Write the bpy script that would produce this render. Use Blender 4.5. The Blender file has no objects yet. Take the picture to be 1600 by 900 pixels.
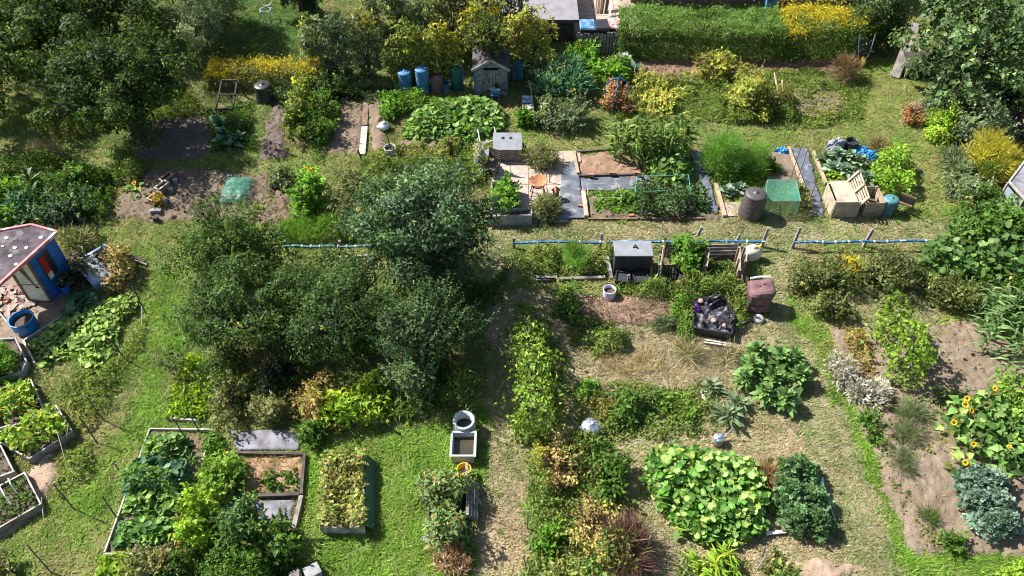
import bpy, bmesh, math, random
import numpy as np
from mathutils import Vector, Matrix, Euler

rnd = random.Random(7)
R = np.random.default_rng(11)
S = bpy.context.scene
C = S.collection

# ------------------------------------------------------------------ camera, sky, sun, exposure
CAM_H, PITCH, FPX = 17.0, math.radians(47), 1256.0
cam_data = bpy.data.cameras.new('camera')
cam_data.sensor_width = 36.0
cam_data.lens = 36.0 * FPX / 1600.0
cam_data.clip_end = 2000.0
camera = bpy.data.objects.new('camera', cam_data)
C.objects.link(camera)
camera.location = (0, 0, CAM_H)
camera.rotation_euler = (math.pi / 2 - PITCH, 0, 0)
S.camera = camera

SUN_EL = math.radians(46)
SHADOW_DIR = math.radians(-24)          # where shadows fall on the ground, from +x
sun_vec = Vector((-math.cos(SHADOW_DIR) * math.cos(SUN_EL), -math.sin(SHADOW_DIR) * math.cos(SUN_EL), math.sin(SUN_EL)))
world = bpy.data.worlds.new('World')
S.world = world
world.use_nodes = True
wn = world.node_tree
sky = wn.nodes.new('ShaderNodeTexSky')
sky.sky_type = 'NISHITA'
sky.sun_disc = False
sky.sun_elevation = SUN_EL
sky.sun_rotation = math.atan2(sun_vec.x, sun_vec.y)
sky.air_density = 1.0
sky.dust_density = 1.0
wn.links.new(sky.outputs[0], wn.nodes['Background'].inputs[0])
wn.nodes['Background'].inputs[1].default_value = 0.07
sl = bpy.data.lights.new('sun', 'SUN')
sl.energy = 4.8
sl.angle = math.radians(0.5)
sl.color = (1.0, 0.965, 0.915)
sun = bpy.data.objects.new('sun', sl)
C.objects.link(sun)
sun.rotation_euler = sun_vec.to_track_quat('Z', 'Y').to_euler()
sun.location = (0, 0, 40)
S.view_settings.view_transform = 'Standard'
S.view_settings.look = 'None'
S.view_settings.exposure = 1.4
S.view_settings.gamma = 1.0
S.cycles.pixel_filter_type = 'BLACKMAN_HARRIS'
S.cycles.filter_width = 1.0
S.cycles.max_bounces = 6
S.cycles.diffuse_bounces = 3
S.cycles.glossy_bounces = 2
S.cycles.transmission_bounces = 4
S.cycles.transparent_max_bounces = 8

# ------------------------------------------------------------------ survey: where a sight line of the photograph meets the ground
SP, CP = math.sin(PITCH), math.cos(PITCH)
def at(px, py, z=0.0):
    x = (px - 800) / FPX
    y = -(py - 450) / FPX
    d = Vector((x, CP + y * SP, -SP + y * CP))
    t = (z - CAM_H) / d.z
    return Vector((t * d.x, t * d.y, z))
def proj(x, y, z=0.0):
    w = y * CP - (z - CAM_H) * SP
    return 800 + FPX * x / w, 450 - FPX * (y * SP + (z - CAM_H) * CP) / w
def hgt(px, pyb, pyt):
    b = at(px, pyb)
    lo, hi = 0.0, 8.0
    for _ in range(30):
        m = (lo + hi) / 2
        if proj(b.x, b.y, m)[1] > pyt: lo = m
        else: hi = m
    return lo
def mpp(px, py):
    return (at(px + 1, py) - at(px, py)).length

# ------------------------------------------------------------------ numpy noise
_H = R.random((256, 256))
def vnoise(x, y):
    xi = np.floor(x).astype(int); yi = np.floor(y).astype(int)
    fx = x - xi; fy = y - yi
    fx = fx * fx * (3 - 2 * fx); fy = fy * fy * (3 - 2 * fy)
    a = _H[xi % 256, yi % 256]; b = _H[(xi + 1) % 256, yi % 256]
    c = _H[xi % 256, (yi + 1) % 256]; d = _H[(xi + 1) % 256, (yi + 1) % 256]
    return (a * (1 - fx) + b * fx) * (1 - fy) + (c * (1 - fx) + d * fx) * fy
def fbm(x, y, s, o=4):
    v = 0; a = 0.5; t = 0
    for k in range(o):
        v = v + a * vnoise(x * s + 17.3 * k, y * s + 9.1 * k); t += a
        a *= 0.55; s *= 2.03
    return v / t
def in_poly(x, y, poly):
    inside = np.zeros(len(x), bool)
    n = len(poly)
    for i in range(n):
        x0, y0 = poly[i]; x1, y1 = poly[(i + 1) % n]
        c = ((y0 > y) != (y1 > y))
        with np.errstate(divide='ignore', invalid='ignore'):
            xx = (x1 - x0) * (y - y0) / (y1 - y0 + 1e-12) + x0
        inside ^= c & (x < xx)
    return inside
def poly_dist(x, y, poly):
    d = np.full(len(x), 1e9)
    n = len(poly)
    for i in range(n):
        x0, y0 = poly[i]; x1, y1 = poly[(i + 1) % n]
        dx, dy = x1 - x0, y1 - y0
        t = np.clip(((x - x0) * dx + (y - y0) * dy) / (dx * dx + dy * dy + 1e-12), 0, 1)
        d = np.minimum(d, np.hypot(x - x0 - t * dx, y - y0 - t * dy))
    return d

# ------------------------------------------------------------------ materials
def new_mat(name):
    m = bpy.data.materials.new(name)
    m.use_nodes = True
    return m, m.node_tree, m.node_tree.nodes['Principled BSDF']
def mat(name, col, rough=0.7, var=0.25, scale=6.0, col2=None, bump=0.15, stretch=None, metal=0.0, spec=0.3, wear=None, fine=60.0):
    """procedural surface: two-colour noise, fine grain, optional pale wear and stretched grain"""
    m, t, b = new_mat(name)
    N, L = t.nodes.new, t.links.new
    tc = N('ShaderNodeTexCoord')
    mp = N('ShaderNodeMapping')
    L(tc.outputs['Object'], mp.inputs[0])
    if stretch: mp.inputs['Scale'].default_value = stretch
    n1 = N('ShaderNodeTexNoise'); n1.inputs['Scale'].default_value = scale; n1.inputs['Detail'].default_value = 6
    n2 = N('ShaderNodeTexNoise'); n2.inputs['Scale'].default_value = fine; n2.inputs['Detail'].default_value = 3
    L(mp.outputs[0], n1.inputs[0]); L(mp.outputs[0], n2.inputs[0])
    r = N('ShaderNodeValToRGB')
    c = Vector(col)
    c2 = Vector(col2) if col2 else c * (1 - var * 1.6)
    r.color_ramp.elements[0].position = 0.33; r.color_ramp.elements[1].position = 0.68
    r.color_ramp.elements[0].color = (*c2, 1)
    r.color_ramp.elements[1].color = (*(c * (1 + var * 0.5)), 1)
    L(n1.outputs[0], r.inputs[0])
    mx = N('ShaderNodeMix'); mx.data_type = 'RGBA'; mx.blend_type = 'MULTIPLY'
    mx.inputs[0].default_value = 0.5
    r2 = N('ShaderNodeValToRGB')
    r2.color_ramp.elements[0].position = 0.3; r2.color_ramp.elements[1].position = 0.7
    r2.color_ramp.elements[0].color = (0.55, 0.55, 0.55, 1)
    r2.color_ramp.elements[1].color = (1.15, 1.15, 1.15, 1)
    L(n2.outputs[0], r2.inputs[0])
    L(r.outputs[0], mx.inputs[6]); L(r2.outputs[0], mx.inputs[7])
    out = mx.outputs[2]
    if wear:
        n3 = N('ShaderNodeTexNoise'); n3.inputs['Scale'].default_value = 3.1; n3.inputs['Detail'].default_value = 8
        L(tc.outputs['Object'], n3.inputs[0])
        r3 = N('ShaderNodeValToRGB'); r3.color_ramp.elements[0].position = 0.55; r3.color_ramp.elements[1].position = 0.62
        L(n3.outputs[0], r3.inputs[0])
        m3 = N('ShaderNodeMix'); m3.data_type = 'RGBA'
        L(r3.outputs[0], m3.inputs[0]); L(out, m3.inputs[6]); m3.inputs[7].default_value = (*wear, 1)
        out = m3.outputs[2]
    L(out, b.inputs['Base Color'])
    b.inputs['Roughness'].default_value = rough
    b.inputs['Metallic'].default_value = metal
    b.inputs['Specular IOR Level'].default_value = spec
    if bump:
        bp = N('ShaderNodeBump'); bp.inputs['Strength'].default_value = bump; bp.inputs['Distance'].default_value = 0.02
        L(n2.outputs[0], bp.inputs['Height']); L(bp.outputs[0], b.inputs['Normal'])
    return m

def leaf_mat(name, trans=0.38, rough=0.5, spec=0.14):
    m, t, b = new_mat(name)
    N, L = t.nodes.new, t.links.new
    a = N('ShaderNodeAttribute'); a.attribute_name = 'Col'
    ge = N('ShaderNodeNewGeometry')
    n = N('ShaderNodeTexNoise'); n.inputs['Scale'].default_value = 22; n.inputs['Detail'].default_value = 2
    L(ge.outputs['Position'], n.inputs[0])
    hs = N('ShaderNodeHueSaturation')
    mr = N('ShaderNodeMapRange'); mr.inputs[1].default_value = 0.3; mr.inputs[2].default_value = 0.7; mr.inputs[3].default_value = 0.72; mr.inputs[4].default_value = 1.25
    L(n.outputs[0], mr.inputs[0])
    L(a.outputs['Color'], hs.inputs['Color']); L(mr.outputs[0], hs.inputs['Value'])
    L(hs.outputs[0], b.inputs['Base Color'])
    b.inputs['Roughness'].default_value = rough
    b.inputs['Specular IOR Level'].default_value = spec
    tr = N('ShaderNodeBsdfTranslucent')
    g = N('ShaderNodeMix'); g.data_type = 'RGBA'; g.blend_type = 'MULTIPLY'; g.inputs[0].default_value = 1
    g.inputs[7].default_value = (1.5, 1.55, 0.55, 1)
    L(hs.outputs[0], g.inputs[6]); L(g.outputs[2], tr.inputs[0])
    ms = N('ShaderNodeMixShader'); ms.inputs[0].default_value = trans
    L(b.outputs[0], ms.inputs[1]); L(tr.outputs[0], ms.inputs[2])
    L(ms.outputs[0], t.nodes['Material Output'].inputs[0])
    return m

LEAF = leaf_mat('leaf')
LEAF_GLOSS = leaf_mat('glossy_leaf', 0.32, 0.46, 0.2)
LEAF_DRY = leaf_mat('dry_leaf', 0.15, 0.8, 0.1)
GRASS_M = leaf_mat('grass_blade', 0.3, 0.6, 0.2)

M = {}
M['bark'] = mat('bark', (0.10, 0.075, 0.055), 0.9, 0.4, 8, bump=0.5)
M['wood_grey'] = mat('weathered_wood', (0.27, 0.24, 0.21), 0.85, 0.3, 5, stretch=(1, 1, 1), bump=0.4)
M['wood_dark'] = mat('dark_wood', (0.085, 0.07, 0.06), 0.85, 0.3, 5, bump=0.3)
M['wood_brown'] = mat('brown_wood', (0.20, 0.13, 0.085), 0.8, 0.3, 5, bump=0.3)
M['wood_pale'] = mat('pale_wood', (0.36, 0.28, 0.19), 0.8, 0.2, 5, bump=0.3)
M['wood_new'] = mat('new_wood', (0.43, 0.345, 0.25), 0.8, 0.22, 5, bump=0.3)
M['wood_white'] = mat('whitewashed_wood', (0.44, 0.41, 0.36), 0.8, 0.3, 7, bump=0.3, wear=(0.26, 0.22, 0.17))
M['cream'] = mat('cream_paint', (0.75, 0.68, 0.5), 0.6, 0.12, 4, wear=(0.5, 0.42, 0.28))
M['blue_paint'] = mat('blue_paint', (0.02, 0.13, 0.42), 0.5, 0.2, 4)
M['blue_worn'] = mat('worn_blue_paint', (0.16, 0.25, 0.42), 0.65, 0.3, 5, wear=(0.42, 0.43, 0.46))
M['pink_trim'] = mat('faded_red_trim', (0.62, 0.2, 0.2), 0.65, 0.2, 6, wear=(0.72, 0.5, 0.48))
M['red'] = mat('red_paint', (0.42, 0.02, 0.03), 0.6, 0.2, 5)
M['white'] = mat('white_paint', (0.78, 0.76, 0.72), 0.6, 0.1, 6)
M['felt'] = mat('roof_felt', (0.075, 0.065, 0.07), 0.9, 0.3, 4, bump=0.4)
M['felt_maroon'] = mat('worn_maroon_felt', (0.115, 0.09, 0.10), 0.9, 0.35, 3, bump=0.4, wear=(0.16, 0.135, 0.14))
M['roof_grey'] = mat('grey_roof_felt', (0.23, 0.215, 0.23), 0.9, 0.14, 3, bump=0.3)
M['shed_grey'] = mat('shed_board', (0.24, 0.26, 0.29), 0.85, 0.3, 5, wear=(0.2, 0.18, 0.16))
M['plastic_black'] = mat('black_plastic', (0.022, 0.023, 0.026), 0.45, 0.2, 5, spec=0.5)
M['plastic_brown'] = mat('sunfaded_black_plastic', (0.075, 0.062, 0.06), 0.5, 0.2, 5, spec=0.5)
M['plastic_blue'] = mat('blue_plastic', (0.06, 0.19, 0.36), 0.55, 0.3, 4, spec=0.3, wear=(0.17, 0.24, 0.32))
M['tub_blue'] = mat('bright_blue_plastic', (0.015, 0.17, 0.42), 0.42, 0.12, 3, spec=0.5)
M['plastic_green'] = mat('green_plastic', (0.02, 0.1, 0.075), 0.5, 0.2, 4, spec=0.5)
M['teal'] = mat('teal_plastic', (0.07, 0.20, 0.22), 0.55, 0.25, 4, spec=0.3, wear=(0.16, 0.26, 0.27))
M['plastic_grey'] = mat('grey_plastic', (0.40, 0.43, 0.42), 0.5, 0.15, 4, spec=0.4)
M['plastic_yellow'] = mat('yellow_plastic', (0.72, 0.48, 0.03), 0.45, 0.1, 4, spec=0.5)
M['lilac'] = mat('lilac_plastic', (0.55, 0.52, 0.66), 0.45, 0.1, 4, spec=0.4)
M['galv'] = mat('galvanised_steel', (0.55, 0.58, 0.62), 0.42, 0.2, 6, metal=0.75, spec=0.5)
M['steel_dark'] = mat('dark_steel', (0.03, 0.03, 0.032), 0.6, 0.2, 6)
M['rust'] = mat('rusty_steel', (0.42, 0.17, 0.08), 0.9, 0.45, 14, col2=(0.2, 0.09, 0.05), wear=(0.5, 0.32, 0.22))
M['membrane'] = mat('weed_membrane', (0.115, 0.125, 0.15), 0.65, 0.25, 3, bump=0.3, wear=(0.19, 0.185, 0.19))
M['membrane_pale'] = mat('dusty_membrane', (0.20, 0.19, 0.22), 0.75, 0.35, 3, bump=0.3, wear=(0.15, 0.15, 0.17))
M['slab'] = mat('paving_slab', (0.40, 0.325, 0.265), 0.9, 0.18, 5, bump=0.3)
M['slab_pink'] = mat('pink_paving', (0.40, 0.30, 0.24), 0.9, 0.15, 5, bump=0.3)
M['stone_grey'] = mat('grey_block', (0.34, 0.34, 0.34), 0.9, 0.2, 7, bump=0.4)
M['box_grey'] = mat('grey_composite', (0.22, 0.225, 0.24), 0.6, 0.12, 4)
M['box_black'] = mat('black_box_side', (0.035, 0.036, 0.042), 0.6, 0.2, 4)
M['brick'] = mat('brick', (0.36, 0.17, 0.11), 0.9, 0.3, 9, bump=0.4)
M['rubble'] = mat('rubble', (0.42, 0.31, 0.25), 0.9, 0.35, 4, bump=0.5)
M['terracotta'] = mat('terracotta', (0.33, 0.16, 0.1), 0.8, 0.25, 7, wear=(0.45, 0.36, 0.3))
M['tarp'] = mat('blue_tarp', (0.02, 0.22, 0.5), 0.4, 0.3, 5, spec=0.5)
M['sheet_black'] = mat('black_polythene', (0.035, 0.033, 0.04), 0.45, 0.4, 5, spec=0.35, wear=(0.12, 0.11, 0.13))
M['sack_grey'] = mat('grey_sack', (0.3, 0.31, 0.36), 0.6, 0.3, 6)
M['cover_brown'] = mat('brown_cover', (0.16, 0.085, 0.085), 0.75, 0.2, 4, bump=0.3)
M['purple'] = mat('purple_cloth', (0.28, 0.03, 0.42), 0.6, 0.2, 6)
M['water'] = mat('murky_water', (0.05, 0.042, 0.025), 0.06, 0.2, 2, bump=0.03, spec=0.5)
M['pipe_blue'] = mat('blue_pipe', (0.04, 0.17, 0.36), 0.5, 0.3, 3, wear=(0.3, 0.42, 0.52))
M['soil_dark'] = mat('damp_soil', (0.12, 0.085, 0.065), 0.95, 0.4, 9, bump=0.7)
M['straw'] = mat('straw', (0.4, 0.28, 0.15), 0.9, 0.4, 9)
M['petal'] = mat('yellow_petal', (0.78, 0.46, 0.01), 0.6, 0.2, 9)
M['seed'] = mat('seed_head', (0.07, 0.04, 0.015), 0.9, 0.3, 30)
M['stem'] = mat('green_stem', (0.12, 0.16, 0.05), 0.7, 0.3, 6)
M['twig'] = mat('twig', (0.20, 0.15, 0.11), 0.9, 0.3, 6)
M['cane'] = mat('bamboo_cane', (0.34, 0.29, 0.2), 0.7, 0.3, 5)
M['cane_dark'] = mat('dark_cane', (0.09, 0.09, 0.1), 0.7, 0.3, 5)
M['glass'] = mat('old_glass', (0.25, 0.3, 0.33), 0.12, 0.15, 3, bump=0.02, spec=0.7)
M['brickwall'] = mat('wall_brick', (0.3, 0.16, 0.12), 0.9, 0.3, 6)

def net_mat(name, col, alpha):
    m, t, b = new_mat(name)
    N, L = t.nodes.new, t.links.new
    b.inputs['Base Color'].default_value = (*col, 1); b.inputs['Roughness'].default_value = 0.5
    tc = N('ShaderNodeTexCoord'); n = N('ShaderNodeTexNoise'); n.inputs['Scale'].default_value = 4
    L(tc.outputs['Object'], n.inputs[0])
    mr = N('ShaderNodeMapRange'); mr.inputs[3].default_value = alpha - 0.15; mr.inputs[4].default_value = alpha + 0.15
    L(n.outputs[0], mr.inputs[0]); L(mr.outputs[0], b.inputs['Alpha'])
    return m
M['net_green'] = net_mat('green_netting', (0.06, 0.24, 0.165), 0.42)
M['net_teal'] = net_mat('teal_netting', (0.12, 0.42, 0.36), 0.5)

# ------------------------------------------------------------------ object helpers
def tag(o, label=None, cat=None, group=None, kind=None):
    if label: o['label'] = label
    if cat: o['category'] = cat
    if group: o['group'] = group
    if kind: o['kind'] = kind
    return o
def thing(name, label, cat, loc=(0, 0, 0), rz=0.0, group=None):
    o = bpy.data.objects.new(name, None)
    o.empty_display_size = 0.2
    C.objects.link(o)
    o.location = loc; o.rotation_euler = (0, 0, rz)
    return tag(o, label, cat, group)
def link(name, me, m, parent=None, loc=None, rot=None, smooth=False):
    o = bpy.data.objects.new(name, me)
    C.objects.link(o)
    if m is not None and not me.materials: me.materials.append(m)
    if parent is not None: o.parent = parent
    if loc is not None: o.location = loc
    if rot is not None: o.rotation_euler = rot
    if smooth:
        me.polygons.foreach_set('use_smooth', np.ones(len(me.polygons), bool))
    return o
def copy_tree(o, parent=None):
    c = o.copy(); C.objects.link(c)
    if parent is not None: c.parent = parent
    for ch in list(o.children): copy_tree(ch, c)
    return c

class MB:
    """collects solid shapes, then links them as one mesh object"""
    def __init__(s): s.v = []; s.f = []
    def add(s, vs, fs):
        b = len(s.v); s.v += [tuple(v) for v in vs]; s.f += [tuple(b + i for i in f) for f in fs]; return s
    def box(s, c, d, rot=None):
        c = Vector(c); h = Vector(d) / 2
        vs = [Vector((x * h.x, y * h.y, z * h.z)) for z in (-1, 1) for y in (-1, 1) for x in (-1, 1)]
        if rot is not None: vs = [rot @ v for v in vs]
        return s.add([c + v for v in vs], [(0, 2, 3, 1), (4, 5, 7, 6), (0, 1, 5, 4), (2, 6, 7, 3), (0, 4, 6, 2), (1, 3, 7, 5)])
    def bar(s, p, q, w=0.04, t=0.04, up=(0, 0, 1)):
        p = Vector(p); q = Vector(q); d = (q - p).normalized()
        u = Vector(up)
        if abs(d.dot(u)) > 0.98: u = Vector((0, 1, 0))
        sd = d.cross(u).normalized(); u = sd.cross(d).normalized()
        vs = []
        for e in (p, q):
            for a, b in ((-1, -1), (1, -1), (1, 1), (-1, 1)): vs.append(e + sd * a * w / 2 + u * b * t / 2)
        return s.add(vs, [(0, 1, 2, 3), (7, 6, 5, 4), (0, 4, 5, 1), (1, 5, 6, 2), (2, 6, 7, 3), (3, 7, 4, 0)])
    def tube(s, pts, r, n=6, r2=None):
        pts = [Vector(p) for p in pts]; k = len(pts); vs = []; fs = []
        for i, p in enumerate(pts):
            d = (pts[min(i + 1, k - 1)] - pts[max(i - 1, 0)]).normalized()
            u = Vector((0, 0, 1)) if abs(d.z) < 0.9 else Vector((0, 1, 0))
            a = d.cross(u).normalized(); b = a.cross(d)
            rr = r if r2 is None else r + (r2 - r) * i / (k - 1)
            for j in range(n):
                t = 2 * math.pi * j / n
                vs.append(p + a * math.cos(t) * rr + b * math.sin(t) * rr)
        for i in range(k - 1):
            for j in range(n):
                fs.append((i * n + j, i * n + (j + 1) % n, (i + 1) * n + (j + 1) % n, (i + 1) * n + j))
        fs.append(tuple(range(n))[::-1]); fs.append(tuple((k - 1) * n + j for j in range(n)))
        return s.add(vs, fs)
    def lathe(s, prof, n=24, c=(0, 0, 0), cap=True, sx=1.0, sy=1.0):
        vs = []; fs = []; k = len(prof); c = Vector(c)
        for (r, z) in prof:
            for j in range(n):
                t = 2 * math.pi * j / n
                vs.append(c + Vector((r * math.cos(t) * sx, r * math.sin(t) * sy, z)))
        for i in range(k - 1):
            for j in range(n):
                fs.append((i * n + j, i * n + (j + 1) % n, (i + 1) * n + (j + 1) % n, (i + 1) * n + j))
        if cap:
            fs.append(tuple(range(n))[::-1]); fs.append(tuple((k - 1) * n + j for j in range(n)))
        return s.add(vs, fs)
    def prism(s, quad, z0, z1):
        n = len(quad)
        a = sum(quad[i][0] * quad[(i + 1) % n][1] - quad[(i + 1) % n][0] * quad[i][1] for i in range(n))
        q = list(quad) if a > 0 else list(quad)[::-1]
        vs = [(p[0], p[1], z0) for p in q] + [(p[0], p[1], z1) for p in q]
        return s.add(vs, [tuple(range(n))[::-1], tuple(range(n, 2 * n))] + [(i, (i + 1) % n, n + (i + 1) % n, n + i) for i in range(n)])
    def mesh(s, name):
        me = bpy.data.meshes.new(name); me.from_pydata(s.v, [], s.f); me.update(); return me
    def build(s, name, m, parent=None, loc=None, rot=None, smooth=False, bevel=0.0):
        o = link(name, s.mesh(name), m, parent, loc, rot, smooth)
        if bevel:
            b = o.modifiers.new('bevel', 'BEVEL'); b.width = bevel; b.segments = 2; b.limit_method = 'ANGLE'
        return o
def rot_to(x, z=(0, 0, 1)):
    x = Vector(x).normalized(); z = Vector(z); y = z.cross(x).normalized(); z = x.cross(y)
    return Matrix((x, y, z)).transposed()

# ------------------------------------------------------------------ foliage
def unit(a): return a / (np.linalg.norm(a, axis=1, keepdims=True) + 1e-9)
TPL = {
    'leaf': (np.array([(0, 0, 0), (.45, -.5, .1), (1, 0, -.1), (.45, .5, .1)]), [(0, 1, 2), (0, 2, 3)]),
    'fold': (np.array([(0, 0, 0), (.4, -.5, .22), (1, 0, -.1), (.4, .5, .22), (.45, 0, 0.02)]), [(0, 1, 4), (4, 1, 2), (0, 4, 3), (4, 2, 3)]),
    'round': (np.array([(.1, 0, -.05), (-.06, -.25, .06), (.12, -.47, .1), (.48, -.54, .06), (.8, -.38, 0), (1, 0, -.08), (.8, .38, 0), (.48, .54, .06), (.12, .47, .1), (-.06, .25, .06), (.42, 0, -.07)]),
              [(10, i, i + 1) for i in range(9)] + [(10, 9, 0)]),
    'blade': (np.array([(0, -.35, 0), (0, .35, 0), (.35, -.5, .2), (.35, .5, .2), (.7, -.4, .12), (.7, .4, .12), (1, 0, -.18)]),
              [(0, 2, 1), (1, 2, 3), (2, 4, 3), (3, 4, 5), (4, 6, 5)]),
    'needle': (np.array([(0, -.5, 0), (0, .5, 0), (1, 0, 0)]), [(0, 2, 1)]),
    'arch': (np.array([(0, -.08, 0), (0, .08, 0), (.3, -.38, .2), (.3, .38, .2), (.3, 0, .14), (.65, -.5, .2), (.65, .5, .2), (.65, 0, .13), (1, -.12, -.02), (1, .12, -.02)]),
             [(0, 2, 4), (0, 4, 1), (1, 4, 3), (2, 5, 7), (2, 7, 4), (4, 7, 6), (4, 6, 3), (5, 8, 7), (7, 8, 9), (7, 9, 6)]),
}
def frill(n=26, seed=3):
    r = np.random.default_rng(seed); V = []; T = []
    for i in range(n):
        t = .12 + .88 * math.sqrt((i + .5) / n); s = r.uniform(-1, 1) * .36 * math.sin(math.pi * min(t * .85 + .1, 1)) * 1.1
        an = math.atan2(s, .35) + r.normal() * .5; l = .26 * (1.1 - .4 * t); u = np.array([math.cos(an), math.sin(an), r.normal() * .5]); w = np.array([-u[1], u[0], r.normal() * .6]) * .5
        p = np.array([t * .85, s, .16 * math.sin(t * 2.6) + r.normal() * .03 + abs(s) * .15])
        b = len(V); V += [p, p + (u * .5 + w) * l, p + u * l, p + (u * .5 - w) * l]; T += [(b, b + 1, b + 2), (b, b + 2, b + 3)]
    V += [(0, -.02, 0), (0, .02, 0), (.9, 0, .05)]; T.append((len(V) - 3, len(V) - 1, len(V) - 2))
    return np.array(V, float), T
TPL['frill'] = frill()
class Fol:
    def __init__(s): s.V = []; s.T = []; s.K = []; s.n = 0
    def put(s, P, D, Nn, L, W, col, shape='leaf', curl=0.0):
        tv, tt = TPL[shape]; k = len(tv); n = len(P)
        if n == 0: return s
        D = unit(D); Sd = unit(np.cross(D, Nn)); U = np.cross(Sd, D)
        L = np.broadcast_to(np.asarray(L, float), (n,)); W = np.broadcast_to(np.asarray(W, float), (n,))
        v = P[:, None, :] + D[:, None, :] * (tv[None, :, 0:1] * L[:, None, None]) + Sd[:, None, :] * (tv[None, :, 1:2] * W[:, None, None]) + U[:, None, :] * (tv[None, :, 2:3] * L[:, None, None])
        if curl: v[:, :, 2] -= curl * (tv[None, :, 0] ** 2) * L[:, None]
        t = np.array(tt)[None] + (np.arange(n) * k)[:, None, None] + s.n
        s.V.append(v.reshape(-1, 3)); s.T.append(t.reshape(-1, 3)); s.K.append(np.repeat(col, k, axis=0)); s.n += n * k
        return s
    def mesh(s, name):
        V = np.concatenate(s.V).astype(np.float32); T = np.concatenate(s.T).astype(np.int32); K = np.concatenate(s.K)
        me = bpy.data.meshes.new(name)
        me.vertices.add(len(V)); me.vertices.foreach_set('co', V.ravel())
        me.loops.add(len(T) * 3); me.loops.foreach_set('vertex_index', T.ravel())
        me.polygons.add(len(T)); me.polygons.foreach_set('loop_start', np.arange(0, len(T) * 3, 3, dtype=np.int32))
        me.polygons.foreach_set('loop_total', np.full(len(T), 3, dtype=np.int32))
        a = me.color_attributes.new('Col', 'FLOAT_COLOR', 'POINT')
        a.data.foreach_set('color', np.concatenate([np.clip(K, 0, 1), np.ones((len(K), 1))], 1).astype(np.float32).ravel())
        me.update(calc_edges=True)
        global TRIS
        TRIS += len(T)
        return me
    def build(s, name, m=None, parent=None, loc=None):
        return link(name, s.mesh(name), m or LEAF, parent, loc)
TRIS = 0

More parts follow.
